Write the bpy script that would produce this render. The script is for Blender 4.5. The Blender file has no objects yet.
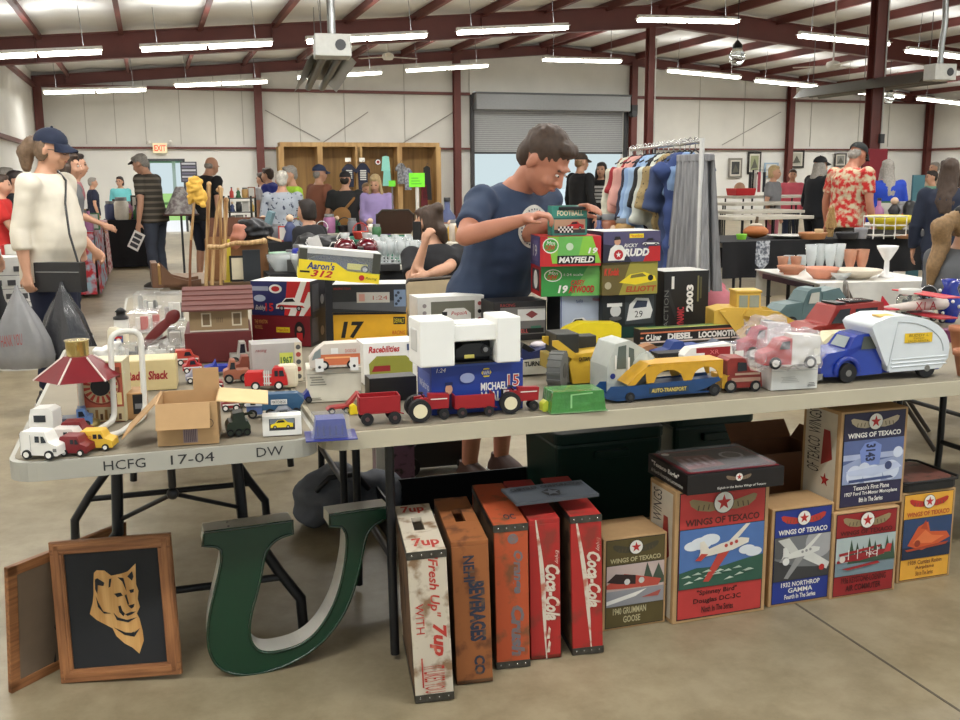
import bpy, bmesh, math, random
from mathutils import Vector, Matrix
random.seed(7)
S = bpy.context.scene
COL = S.collection
R = math.radians
# ------------------------------------------------------------ camera
FPX = 1000.0; PITCH = R(10.3); ROLL = R(0.4); CAMH = 1.42
F_ = Vector((0, math.cos(PITCH), -math.sin(PITCH)))
U0 = Vector((0, math.sin(PITCH), math.cos(PITCH))); R0 = Vector((1, 0, 0))
RV = R0*math.cos(ROLL) - U0*math.sin(ROLL); UV = R0*math.sin(ROLL) + U0*math.cos(ROLL)
cam = bpy.data.cameras.new('camera'); camo = bpy.data.objects.new('camera', cam); COL.objects.link(camo)
cam.sensor_width = 36; cam.lens = FPX/960*36; cam.clip_end = 400; cam.clip_start = .05
mw = Matrix((RV, UV, -F_)).transposed().to_4x4(); mw.translation = (0, 0, CAMH); camo.matrix_world = mw
S.camera = camo
# ------------------------------------------------------------ view, world, daylight
S.view_settings.view_transform = 'Standard'; S.view_settings.look = 'None'; S.view_settings.gamma = 1
S.view_settings.use_curve_mapping = False
S.view_settings.exposure = 0.03
W = bpy.data.worlds.new('world'); S.world = W; W.use_nodes = True
wn = W.node_tree; bg = wn.nodes['Background']
tc = wn.nodes.new('ShaderNodeTexCoord'); sp = wn.nodes.new('ShaderNodeSeparateXYZ'); cr = wn.nodes.new('ShaderNodeValToRGB')
wn.links.new(tc.outputs['Generated'], sp.inputs[0]); wn.links.new(sp.outputs['Z'], cr.inputs[0])
cr.color_ramp.elements[0].position = 0.0; cr.color_ramp.elements[0].color = (.78, .93, .97, 1)
cr.color_ramp.elements[1].position = .35; cr.color_ramp.elements[1].color = (.80, .86, .92, 1)
wn.links.new(cr.outputs[0], bg.inputs[0]); bg.inputs[1].default_value = 0.8
BA = R(18)                       # the hall is turned 18 degrees to the camera
bu = Vector((math.cos(BA), math.sin(BA), 0)); bv = Vector((-math.sin(BA), math.cos(BA), 0))
def BW(u, v, z=0.0): return bu*u + bv*v + Vector((0, 0, z))
UR, UL, UE, VB, VF = 11.75, -2.75, 26.25, 29.5, -4.0        # ridge, side walls, end wall, rear left open to let fill light in
ZE, ZR = 4.25, 5.5               # eave, ridge
def add_area(loc, sx, sy, power, rot=(0, 0, 0), parent=None, col=(1, .995, .98), name='lamp_light'):
    l = bpy.data.lights.new(name, 'AREA'); l.shape = 'RECTANGLE'; l.size = sx; l.size_y = sy; l.energy = power; l.color = col
    o = bpy.data.objects.new(name, l); COL.objects.link(o); o.location = loc; o.rotation_euler = rot
    if parent: o.parent = parent
    return o
sl = bpy.data.lights.new('sun', 'SUN'); sl.energy = 3.; sl.angle = .02; so_ = bpy.data.objects.new('sun', sl); COL.objects.link(so_); so_.rotation_euler = (R(-38), 0, BA+R(14))
LAMP_W = 62.0                    # watts of each fluorescent fixture
TUBE_E = 12.0
def ray(px, py):
    d = F_ + RV*((px-480)/FPX) + UV*((360-py)/FPX); return d
def atz(px, py, z=0.0):
    d = ray(px, py); t = (z-CAMH)/d.z; return Vector((d.x*t, d.y*t, z))
def atY(px, py, Y):
    d = ray(px, py); t = Y/d.y; return Vector((d.x*t, Y, CAMH+d.z*t))
def atv(px, py, v):
    d = ray(px, py); t = v/(d.dot(bv)); p = d*t; return Vector((p.x, p.y, CAMH+p.z))
def proj(p):
    q = Vector(p)-Vector((0, 0, CAMH)); z = q.dot(F_)
    return 480+FPX*q.dot(RV)/z, 360-FPX*q.dot(UV)/z, z
def uvz(p): return Vector((Vector(p).dot(bu), Vector(p).dot(bv), p[2]))
# ------------------------------------------------------------ materials
def lin(c):
    return tuple(((x/255)/12.92 if x/255 <= .04045 else ((x/255+.055)/1.055)**2.4) for x in c)
_m = {}
def mat(rgb, rough=.5, metal=0., var=.08, sc=20., bump=0., kind='', rgb2=None, alpha=1., trans=0., coat=0., emit=0.):
    key = (rgb, rough, metal, var, sc, bump, kind, rgb2, alpha, trans, coat, emit)
    if key in _m: return _m[key]
    m = bpy.data.materials.new('m_%s_%d' % (kind or 'paint', len(_m))); m.use_nodes = True
    nt = m.node_tree; b = nt.nodes['Principled BSDF']; N = nt.nodes.new; L = nt.links.new
    c1 = lin(rgb); b.inputs['Roughness'].default_value = rough; b.inputs['Metallic'].default_value = metal
    b.inputs['Coat Weight'].default_value = coat
    if trans: b.inputs['Transmission Weight'].default_value = trans; b.inputs['IOR'].default_value = 1.3
    if alpha < 1: b.inputs['Alpha'].default_value = alpha
    if emit:
        b.inputs['Emission Color'].default_value = (*c1, 1); b.inputs['Emission Strength'].default_value = emit
    co = N('ShaderNodeTexCoord'); nz = N('ShaderNodeTexNoise'); nz.inputs['Scale'].default_value = sc; nz.inputs['Detail'].default_value = 5
    L(co.outputs['Object'], nz.inputs['Vector']); src = nz.outputs['Fac']
    mx = N('ShaderNodeMix'); mx.data_type = 'RGBA'
    d = tuple(max(0, x*(1-var*2)) for x in c1); e = tuple(min(1, x*(1+var)) for x in c1)
    if rgb2: d = lin(rgb2); e = c1
    if kind in ('wood', 'woodx', 'woody'):
        mp = N('ShaderNodeMapping'); s_ = {'wood': (sc, sc, sc*.07), 'woodx': (sc*.07, sc, sc), 'woody': (sc, sc*.07, sc)}[kind]
        mp.inputs['Scale'].default_value = s_; nz.inputs['Scale'].default_value = 1.0; L(co.outputs['Object'], mp.inputs[0]); L(mp.outputs[0], nz.inputs['Vector'])
        rp = N('ShaderNodeValToRGB'); rp.color_ramp.elements[0].position = .35; rp.color_ramp.elements[1].position = .65; L(src, rp.inputs[0]); src = rp.outputs[0]
    if kind in ('worn', 'spots', 'mottle'):
        rp = N('ShaderNodeValToRGB'); a_ = {'worn': (.36, .48), 'spots': (.60, .63), 'mottle': (.42, .58)}[kind]
        rp.color_ramp.elements[0].position = a_[0]; rp.color_ramp.elements[1].position = a_[1]; L(src, rp.inputs[0]); src = rp.outputs[0]
    if kind == 'checks':
        vo = N('ShaderNodeTexChecker'); vo.inputs['Scale'].default_value = sc; L(co.outputs['Object'], vo.inputs['Vector']); src = vo.outputs['Fac']
    if kind in ('stripez', 'stripex'):
        se = N('ShaderNodeSeparateXYZ'); L(co.outputs['Object'], se.inputs[0]); mm = N('ShaderNodeMath'); mm.operation = 'MULTIPLY'; mm.inputs[1].default_value = sc
        L(se.outputs['Z' if kind == 'stripez' else 'X'], mm.inputs[0]); fr = N('ShaderNodeMath'); fr.operation = 'FRACT'; L(mm.outputs[0], fr.inputs[0])
        gt = N('ShaderNodeMath'); gt.operation = 'GREATER_THAN'; gt.inputs[1].default_value = .62; L(fr.outputs[0], gt.inputs[0]); iv = N('ShaderNodeMath'); iv.operation = 'SUBTRACT'; iv.inputs[0].default_value = 1; L(gt.outputs[0], iv.inputs[1]); src = iv.outputs[0]
    mx.inputs[6].default_value = (*d, 1); mx.inputs[7].default_value = (*e, 1)
    L(src, mx.inputs[0]); L(mx.outputs[2], b.inputs['Base Color'])
    if bump:
        bp = N('ShaderNodeBump'); bp.inputs['Strength'].default_value = bump; bp.inputs['Distance'].default_value = .01
        L(nz.outputs['Fac'], bp.inputs['Height']); L(bp.outputs[0], b.inputs['Normal'])
    _m[key] = m; return m
WHITE = mat((232, 230, 224)); BLACK = mat((22, 22, 24), .45); MAROON = mat((104, 52, 46), .5, var=.15, sc=3)
CARD = mat((186, 150, 106), .8, var=.06, sc=40); CARD2 = mat((222, 190, 140), .8, var=.05); CHROME = mat((190, 190, 190), .2, 1.)
RUB = mat((28, 28, 30), .8); GLASSD = mat((38, 44, 52), .12, coat=.5); CLEAR = mat((235, 240, 242), .06, alpha=.11, var=.02, coat=.5)
GLASS = mat((240, 246, 246), .05, trans=.92, var=.01); GLASS2 = mat((226, 232, 232), .08, alpha=.42, var=.1, coat=1.); SKIN = mat((201, 152, 124), .5, var=.08, sc=12); SKINR = mat((190, 128, 102), .5, var=.1, sc=12)  # second glass: white put into the colour for the sparkle of clear glass
GREY = mat((120, 120, 120)); RED = mat((176, 30, 34), .35); YEL = mat((236, 196, 40), .4); DGREY = mat((60, 61, 64), .5); BLUE = mat((32, 60, 150), .35)
# ------------------------------------------------------------ mesh builder
def txt_mesh(s, font_shear=0., off=0.):
    cu = bpy.data.curves.new('t', 'FONT'); cu.body = s; cu.resolution_u = 2; cu.shear = font_shear; cu.offset = off
    o = bpy.data.objects.new('t', cu); COL.objects.link(o)
    dg = bpy.context.evaluated_depsgraph_get(); me = bpy.data.meshes.new_from_object(o.evaluated_get(dg))
    bpy.data.objects.remove(o); bpy.data.curves.remove(cu); return me
class MB:
    def __init__(s): s.bm = bmesh.new(); s.m = []; s.T = Matrix.Identity(4)
    def mi(s, m):
        m = m or WHITE
        if m not in s.m: s.m.append(m)
        return s.m.index(m)
    def _add(s, vs, fs, m, smooth=False, M=None):
        k = s.mi(m); T = s.T @ M if M is not None else s.T
        bv_ = [s.bm.verts.new(T @ Vector(v)) for v in vs]
        for f in fs:
            try:
                fc = s.bm.faces.new([bv_[i] for i in f]); fc.material_index = k; fc.smooth = smooth
            except ValueError: pass
        return s
    def box(s, x0, y0, z0, x1, y1, z1, m=None, M=None, tp=0., tpx=None):
        tx = tp if tpx is None else tpx; a = (x1-x0)*tx/2; b = (y1-y0)*tp/2
        v = [(x0, y0, z0), (x1, y0, z0), (x1, y1, z0), (x0, y1, z0), (x0+a, y0+b, z1), (x1-a, y0+b, z1), (x1-a, y1-b, z1), (x0+a, y1-b, z1)]
        return s._add(v, [(3, 2, 1, 0), (4, 5, 6, 7), (0, 1, 5, 4), (1, 2, 6, 5), (2, 3, 7, 6), (3, 0, 4, 7)], m, M=M)
    def cbox(s, c, d, m=None, M=None, tp=0.):
        return s.box(c[0]-d[0]/2, c[1]-d[1]/2, c[2]-d[2]/2, c[0]+d[0]/2, c[1]+d[1]/2, c[2]+d[2]/2, m, M, tp)
    def cyl(s, p0, p1, r0, r1=None, m=None, n=12, cap=True, smooth=True):
        p0, p1 = Vector(p0), Vector(p1); r1 = r0 if r1 is None else r1
        d = (p1-p0); q = d.to_track_quat('Z', 'Y').to_matrix(); vs = []
        for p, r in ((p0, r0), (p1, r1)):
            for i in range(n):
                a = 2*math.pi*i/n; vs.append(p+q @ Vector((r*math.cos(a), r*math.sin(a), 0)))
        s._add(vs, [(i, (i+1) % n, n+(i+1) % n, n+i) for i in range(n)], m, smooth)
        if cap: s._add(vs, [tuple(range(n-1, -1, -1)), tuple(range(n, 2*n))], m)
        return s
    def tube(s, pts, r, m=None, n=8, closed=False):
        pts = [Vector(p) for p in pts]; k = len(pts); vs = []
        rr = r if isinstance(r, (list, tuple)) else [r]*k; up = None
        for i, p in enumerate(pts):
            a = pts[(i-1) % k] if (closed or i > 0) else p; b = pts[(i+1) % k] if (closed or i < k-1) else p
            d = (b-a); d = d.normalized() if d.length > 1e-9 else Vector((0, 0, 1))
            if up is None: up = d.orthogonal().normalized()
            up = (up-d*up.dot(d)); up = up.normalized() if up.length > 1e-6 else d.orthogonal().normalized()
            w = d.cross(up)
            for j in range(n):
                t = 2*math.pi*j/n; vs.append(p+(up*math.cos(t)+w*math.sin(t))*rr[i])
        fs = []
        for i in range(k if closed else k-1):
            for j in range(n):
                a = i*n+j; b = i*n+(j+1) % n; c = ((i+1) % k)*n+(j+1) % n; d_ = ((i+1) % k)*n+j; fs.append((a, b, c, d_))
        s._add(vs, fs, m, True)
        if not closed: s._add(vs[:n], [tuple(range(n-1, -1, -1))], m); s._add(vs[-n:], [tuple(range(n))], m)
        return s
    def ell(s, c, r, m=None, n=16, k=10, M=None, top=None):
        r = (r, r, r) if isinstance(r, (int, float)) else r; c = Vector(c); vs = []; fs = []
        for i in range(k+1):
            ph = -math.pi/2+math.pi*i/k
            if top is not None and ph < top: ph = top
            for j in range(n):
                t = 2*math.pi*j/n; v = Vector((r[0]*math.cos(ph)*math.cos(t), r[1]*math.cos(ph)*math.sin(t), r[2]*math.sin(ph)))
                vs.append(c+((M @ v) if M is not None else v))
        for i in range(k):
            for j in range(n): fs.append((i*n+j, i*n+(j+1) % n, (i+1)*n+(j+1) % n, (i+1)*n+j))
        return s._add(vs, fs, m, True)
    def lathe(s, prof, c=(0, 0, 0), m=None, n=20, smooth=True, a0=0.):
        vs = []; fs = []; k = len(prof)
        for (r, z) in prof:
            for j in range(n):
                t = 2*math.pi*j/n+a0; vs.append((c[0]+r*math.cos(t), c[1]+r*math.sin(t), c[2]+z))
        for i in range(k-1):
            for j in range(n): fs.append((i*n+j, i*n+(j+1) % n, (i+1)*n+(j+1) % n, (i+1)*n+j))
        s._add(vs, fs, m, smooth)
        if prof[0][0] > 1e-5: s._add(vs[:n], [tuple(range(n-1, -1, -1))], m)
        if prof[-1][0] > 1e-5: s._add(vs[-n:], [tuple(range(n))], m)
        return s
    def prism(s, prof, y0, y1, m=None, M=None, taper=None, smooth=False):
        # profile in x,z extruded from y0 (front) to y1; taper(z)->fraction narrowing of y
        yc = (y0+y1)/2; n = len(prof); vs = []
        ar = sum(prof[i][0]*prof[(i+1) % n][1]-prof[(i+1) % n][0]*prof[i][1] for i in range(n))
        if ar < 0: prof = prof[::-1]
        for y in (y0, y1):
            for (x, z) in prof:
                t = taper(z) if taper else 0; vs.append((x, yc+(y-yc)*(1-t), z))
        s._add(vs, [(i, n+i, n+(i+1) % n, (i+1) % n) for i in range(n)], m, smooth, M)
        s._add(vs, [tuple(range(n)), tuple(range(2*n-1, n-1, -1))], m, False, M); return s
    def loft(s, rings, m=None, n=16, smooth=True, cap=True):
        # rings: (center, rx, ry[, matrix])
        vs = []
        for rg in rings:
            c = Vector(rg[0]); Mx = rg[3] if len(rg) > 3 else None; e = rg[4] if len(rg) > 4 else 1.
            for j in range(n):
                t = 2*math.pi*j/n; ct, st = math.cos(t), math.sin(t)
                v = Vector((rg[1]*math.copysign(abs(ct)**e, ct), rg[2]*math.copysign(abs(st)**e, st), 0)); vs.append(c+((Mx @ v) if Mx is not None else v))
        k = len(rings)
        s._add(vs, [(i*n+j, i*n+(j+1) % n, (i+1)*n+(j+1) % n, (i+1)*n+j) for i in range(k-1) for j in range(n)], m, smooth)
        if cap: s._add(vs[:n], [tuple(range(n-1, -1, -1))], m); s._add(vs[-n:], [tuple(range(n))], m)
        return s
    def quad(s, a, b, c, d, m=None): return s._add([a, b, c, d], [(0, 1, 2, 3)], m)
    def sheet(s, f, nu, nv, m=None, th=0., smooth=True):
        vs = [f(i/nu, j/nv) for j in range(nv+1) for i in range(nu+1)]; w = nu+1
        return s._add(vs, [(j*w+i, j*w+i+1, (j+1)*w+i+1, (j+1)*w+i) for j in range(nv) for i in range(nu)], m, smooth)
    def wheel(s, x, y, z, r, w, m=None, hub=None, hr=.6, n=18):
        s.cyl((x, y-w/2, z), (x, y+w/2, z), r, r, m or RUB, n)
        s.cyl((x, y-w/2-.0012, z), (x, y+w/2+.0012, z), r*hr, r*hr, hub or CHROME, n); return s
# flat printing laid on a face: origin = lower left corner, ux/uy unit axes, sizes in metres
class Art:
    def __init__(s, mb, o, ux, uy, W_, H_, off=.0006):
        s.mb = mb; s.o = Vector(o); s.ux = Vector(ux).normalized(); s.uy = Vector(uy).normalized(); s.n = s.ux.cross(s.uy); s.W = W_; s.H = H_; s.k = 1; s.off = off
    def P(s, u, v, dz=0): return s.o+s.ux*(u*s.W)+s.uy*(v*s.H)+s.n*(s.off*s.k+dz)
    def poly(s, pts, m):
        if getattr(s, 'clip', False): pts = [(min(1, max(0, a)), min(1, max(0, b))) for a, b in pts]
        a = sum(pts[i][0]*pts[(i+1) % len(pts)][1]-pts[(i+1) % len(pts)][0]*pts[i][1] for i in range(len(pts)))
        if a < 0: pts = pts[::-1]
        s.mb._add([s.P(*p) for p in pts], [tuple(range(len(pts)))], m); s.k += .6; return s
    def rect(s, u0, v0, u1, v1, m): return s.poly([(u0, v0), (u1, v0), (u1, v1), (u0, v1)], m)
    def circ(s, u, v, ru, m, rv=None, n=20):
        rv = ru*s.W/s.H if rv is None else rv
        return s.poly([(u+ru*math.cos(2*math.pi*i/n), v+rv*math.sin(2*math.pi*i/n)) for i in range(n)], m)
    def star(s, u, v, ru, m, rot=0):
        rv = ru*s.W/s.H
        return s.poly([(u+(ru if i % 2 == 0 else ru*.4)*math.cos(math.pi/2+rot+math.pi*i/5), v+(rv if i % 2 == 0 else rv*.4)*math.sin(math.pi/2+rot+math.pi*i/5)) for i in range(10)], m)
    def text(s, t, u0, v0, u1, v1, m, rot=0, shear=0., bold=0.0, arc=0.):
        me = txt_mesh(t, shear, bold)
        if not me.vertices: return s
        xs = [v.co.x for v in me.vertices]; ys = [v.co.y for v in me.vertices]; x0, x1, y0, y1 = min(xs), max(xs), min(ys), max(ys)
        k = s.mb.mi(m); vs = []
        for v in me.vertices:
            a = (v.co.x-x0)/(x1-x0+1e-9); b = (v.co.y-y0)/(y1-y0+1e-9)
            b += arc*(1-(2*a-1)**2)
            if rot == 90: a, b = 1-b, a      # reads bottom to top
            if rot == -90: a, b = b, 1-a     # reads top to bottom
            vs.append(s.mb.bm.verts.new(s.mb.T @ s.P(u0+(u1-u0)*a, v0+(v1-v0)*b)))
        for f in me.polygons:
            try: fc = s.mb.bm.faces.new([vs[i] for i in f.vertices]); fc.material_index = k
            except ValueError: pass
        s.k += .6; bpy.data.meshes.remove(me); return s
def finish(mb, name, bevel=0., seg=2):
    me = bpy.data.meshes.new(name); mb.bm.normal_update(); mb.bm.to_mesh(me); mb.bm.free()
    for m in mb.m: me.materials.append(m)
    o = bpy.data.objects.new(name, me); COL.objects.link(o)
    if bevel:
        b = o.modifiers.new('b', 'BEVEL'); b.width = bevel; b.segments = seg; b.limit_method = 'ANGLE'; b.angle_limit = R(40)
    return o
def part(par, name, mb, bevel=0., label=None, seg=2):
    o = finish(mb, name, bevel, seg); o.parent = par
    if label: o['label'] = label
    return o
def thing(name, label, cat, loc=(0, 0, 0), rz=0., group=None, rot=None):
    o = bpy.data.objects.new(name, None); COL.objects.link(o); o.empty_display_size = .05
    o.location = loc; o.rotation_euler = rot or (0, 0, rz); o['label'] = label; o['category'] = cat
    if group: o['group'] = group
    return o
def single(name, label, cat, mb, loc=(0, 0, 0), rz=0., group=None, bevel=0., kind=None):
    o = finish(mb, name, bevel); o.location = loc; o.rotation_euler = (0, 0, rz); o['label'] = label; o['category'] = cat
    if group: o['group'] = group
    if kind: o['kind'] = kind
    return o
def struct(name, mb, bevel=0., hall=True):
    o = finish(mb, name, bevel); o['kind'] = 'structure'
    if hall: o.rotation_euler = (0, 0, BA)
    return o
def copy_tree(o, parent=None):
    c = o.copy(); COL.objects.link(c)
    if parent: c.parent = parent
    for ch in list(o.children): copy_tree(ch, c)
    return c
def front(xl, xr, yb, yt, z0=0., yaw=18.):
    """left-front-bottom corner on the surface z0, width, height, yaw(rad) of an upright face seen between xl..xr"""
    a = atz(xl, yb, z0); th = R(yaw); d = ray(xr, yb); e = Vector((math.cos(th), math.sin(th), 0))
    # a + w e  lies in the vertical plane through the camera and column xr (approx.)
    w = 0.1
    for _ in range(30):
        q = proj(a+e*w)[0]; q2 = proj(a+e*(w+.001))[0]; w += (xr-q)/((q2-q)/.001)
    h = atY(xl, yt, a.y).z - z0
    h2 = .1
    for _ in range(10):
        q = proj(a+Vector((0, 0, h2)))[1]; q2 = proj(a+Vector((0, 0, h2+.001)))[1]; h2 += (yt-q)/((q2-q)/.001)
    return a, w, h2, th
# ============================================================ THE HALL
WALLM = mat((228, 227, 222), .75, var=.06, sc=.8); WALLU = mat((220, 218, 211), .6, var=.1, sc=1.2, bump=.4)
ROOFM = mat((226, 226, 222), .65, var=.14, sc=.9, bump=.6)
def floor_mat():
    m = mat((164, 151, 124), .42, var=.2, sc=1.3, bump=.02); nt = m.node_tree; b = nt.nodes['Principled BSDF']
    n2 = nt.nodes.new('ShaderNodeTexNoise'); n2.inputs['Scale'].default_value = 5.5; n2.inputs['Detail'].default_value = 8; n2.inputs['Roughness'].default_value = .7
    co = nt.nodes.new('ShaderNodeTexCoord'); nt.links.new(co.outputs['Object'], n2.inputs['Vector'])
    rp = nt.nodes.new('ShaderNodeValToRGB'); rp.color_ramp.elements[0].position = .35; rp.color_ramp.elements[0].color = (.70, .68, .64, 1); rp.color_ramp.elements[1].position = .62; rp.color_ramp.elements[1].color = (1, 1, 1, 1)
    nt.links.new(n2.outputs['Fac'], rp.inputs[0]); mu = nt.nodes.new('ShaderNodeMix'); mu.data_type = 'RGBA'; mu.blend_type = 'MULTIPLY'; mu.inputs[0].default_value = 1
    old = b.inputs['Base Color'].links[0].from_socket; nt.links.new(old, mu.inputs[6]); nt.links.new(rp.outputs[0], mu.inputs[7]); nt.links.new(mu.outputs[2], b.inputs['Base Color'])
    return m
mb = MB(); mb.box(UL, VF, -.2, UE, VB+.1, 0, floor_mat()); struct('floor', mb)
mb = MB(); JM = mat((92, 84, 72), .9)
p = uvz(atz(790, 600)); mb.box(p.x-.004, 1.2, .0, p.x+.004, VB, .0012, JM)

struct('trim_1', mb)
# outside ground and a far tree line seen through the doors
mb = MB(); mb.box(-20, VB+.1, -.15, 45, VB+9, -.02, mat((205, 205, 205), .8)); mb.box(-20, VB+9, -.16, 5, 120, -.03, mat((130, 175, 80), .9, sc=.5)); mb.box(5, VB+9, -.16, 60, 120, -.03, mat((190, 205, 210), .9, sc=.5)); struct('floor_outside', mb)
# walls
zr = lambda u: ZE+(ZR-ZE)*(1-abs(u-UR)/(UR-UL))
uD0 = uvz(atv(150, 170, VB)).x; uD1 = uvz(atv(183, 170, VB)).x; zD = atv(183, 161, VB).z
uR0 = uvz(atv(474, 170, VB)).x; uR1 = uvz(atv(622, 170, VB)).x; zR1 = atv(548, 93, VB).z; zRc = atv(548, 152, VB).z
mb = MB(); t = .15
for a, b, z0, z1 in ((UL, uD0, 0, 2.35), (uD0, uD1, zD, 2.35), (uD1, uR0, 0, 2.35), (uR1, UE, 0, 2.35)): mb.box(a, VB, z0, b, VB+t, z1, WALLM)
for a, b in ((UL, uR0), (uR1, UE)):
    for k in range(12):
        u0 = a+(b-a)*k/12; u1 = a+(b-a)*(k+1)/12
        mb._add([(u0, VB, 2.35), (u1, VB, 2.35), (u1, VB, zr(u1)), (u0, VB, zr(u0)), (u0, VB+t, 2.35), (u1, VB+t, 2.35), (u1, VB+t, zr(u1)), (u0, VB+t, zr(u0))], [(0, 1, 2, 3), (7, 6, 5, 4), (1, 5, 6, 2), (0, 3, 7, 4)], WALLU)
mb._add([(uR0, VB, zR1), (uR1, VB, zR1), (uR1, VB, zr(uR1)), (UR, VB, ZR), (uR0, VB, zr(uR0))], [(0, 1, 2, 3, 4)], WALLU)
struct('wall_back', mb)
for nm, u in (('wall_left', UL), ('wall_right', UE)):
    mb = MB(); s = -1 if u == UL else 1; mb.box(min(u, u+s*t), VF, 0, max(u, u+s*t), VB, 2.35, WALLM); mb.box(min(u, u+s*t), VF, 2.35, max(u, u+s*t), VB, ZE, WALLU); struct(nm, mb)
mb = MB()
for s, ue in ((-1, UL), (1, UE)):
    n = 40
    def f(a, b, s=s, ue=ue):
        u = UR+(ue-UR)*a; v = VF+(VB-VF)*b; sag = .05*abs(math.sin(a*10*math.pi))
        return Vector((u, v, ZR+(ZE-ZR)*a-sag))
    mb.sheet(f, 80, 10, ROOFM)
    a_, b_ = ((ue, ZE+.25), (UR, ZR+.25))
    mb._add([(ue, VF, ZE+.12), (UR, VF, ZR+.12), (UR, VB, ZR+.12), (ue, VB, ZE+.12)], [(0, 1, 2, 3)], GREY)
struct('ceiling', mb)
# steel: frames, columns, purlins, girts
def frame_beam(v, depth0, depth1, w=.2):
    mb = MB()
    for s, ue in ((-1, UL), (1, UE)):
        for a, b in ((0, 1),):
            zt0, zt1 = ZR-.12, ZE-.12
            for (yy0, yy1, hh) in ((v-w/2, v+w/2, 'f'), (v-.012, v+.012, 'w')):
                pr = [(UR, zt0), (ue, zt1), (ue, zt1-depth1), (UR, zt0-depth0)]
                if hh == 'w': mb.prism([(x, z) for x, z in pr], yy0, yy1, MAROON)
                else:
                    mb.prism([(UR, zt0), (ue, zt1), (ue, zt1-.02), (UR, zt0-.02)], yy0, yy1, MAROON)
                    mb.prism([(UR, zt0-depth0), (ue, zt1-depth1), (ue, zt1-depth1+.02), (UR, zt0-depth0+.02)], yy0, yy1, MAROON)
    for k in range(-9, 10):
        u = UR+k*1.52; z = zr(u); mb.box(u-.006, v-w/2+.01, z-.12-depth0, u+.006, v+w/2-.01, z-.12, MAROON) if k % 3 == 0 else None
    return mb
struct('trim_2', frame_beam(VB-.15, .28, .28, .18)); 
for i, v in enumerate((21.9, 14.3, 6.7)): struct('trim_%d' % (3+i), frame_beam(v, .5, .52))
mb = MB()
for s, ue in ((-1, UL), (1, UE)):
    for k in range(1, 10):
        u = UR+(ue-UR)*k/9.6; z = zr(u); mb.box(u-.045, 0, z-.2, u+.045, VB-.05, z-.185, MAROON); mb.box(u-.045*0-.008, 0, z-.19, u+.008, VB-.05, z-.02, MAROON); mb.box(u-.045, 0, z-.03, u+.045, VB-.05, z-.01, MAROON)
mb.box(UR-.2, 0, ZR-.22, UR-.1, VB, ZR-.05, MAROON); mb.box(UR+.1, 0, ZR-.22, UR+.2, VB, ZR-.05, MAROON)
struct('trim_6', mb)
def icol(mb, u, v, z1, w=.2, d=.2, m=MAROON, z0=0.):
    mb.box(u-w/2, v-d/2, z0, u+w/2, v-d/2+.014, z1, m); mb.box(u-w/2, v+d/2-.014, z0, u+w/2, v+d/2, z1, m); mb.box(u-.007, v-d/2, z0, u+.007, v+d/2, z1, m)
    mb.box(u-w/2-.03, v-d/2-.03, z0, u+w/2+.03, v+d/2+.03, z0+.02, m)
mb = MB()
for k in range(6):
    u = UL+(UE-UL)*k/5; u = min(max(u, UL+.12), UE-.12)
    if k == 2: u += .0
    icol(mb, u, VB-.2, zr(u)-.3, .2, .2)
struct('trim_7', mb)
mb = MB(); uG = (UL, uR0-.15); uH = (uR1+.15, UE)
for a, b in (uG, uH):
    mb.box(a, VB-.12, 2.27, b, VB-.01, 2.33, MAROON) if a != UL else (mb.box(a, VB-.12, 2.27, uR0-.15, VB-.01, 2.33, MAROON))
    mb.box(a, VB-.14, 3.86, b, VB-.01, 3.94, MAROON)
for u, s in ((UL, 1), (UE, -1)):
    for z in (2.3, 3.88): mb.box(min(u, u+s*.12), 2, z-.04, max(u, u+s*.12), VB-.3, z+.04, MAROON)
struct('trim_8', mb)
# interior ridge columns with the red wrap on the nearer one
for i, (px, v) in enumerate(((648, 21.9), (871, 14.3))):
    p = uvz(atv(px, 150, v)); mb = MB(); icol(mb, p.x, v, zr(p.x)-.6, .15 if i == 0 else .2, .2); o = struct('trim_%d' % (10+i), mb)
    cd = MB(); cd.tube([(p.x+.09, v-.12, 0.3), (p.x+.09, v-.12, 4.6)], .013, mat((200, 200, 196))); cd.box(p.x+.05, v-.16, 1.95, p.x+.13, v-.1, 2.1, DGREY); part(o, 'conduit', cd)
    if i == 1:
        w = MB(); RW = mat((140, 28, 44), .6); w.box(p.x-.19, v-.2, .02, p.x+.19, v-.03, 1.86, RW); part(o, 'padding', w, .02)
mb = MB()   # thin diagonal rods on the end wall and wrinkle seams
def on_wall(px, py, dv=.06): return uvz(atv(px, py, VB-dv))
for (x0, y0, x1, y1) in ((318, 146, 368, 112), (265, 110, 320, 140), (403, 143, 457, 110), (722, 145, 781, 112), (0, 95, 45, 148)):
    mb.tube([on_wall(x0, y0), on_wall(x1, y1)], .012, mat((150, 146, 138))) if x0 > 10 else None
for px in (85, 115, 145, 180, 215, 243, 300, 345, 405, 470, 655, 700, 745, 812, 860, 890):
    u = on_wall(px, 120).x; mb.box(u-.01, VB-.02, 2.4, u+.01, VB+.001, zr(u)-.4, mat((178, 174, 166)))
struct('trim_12', mb)
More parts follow.
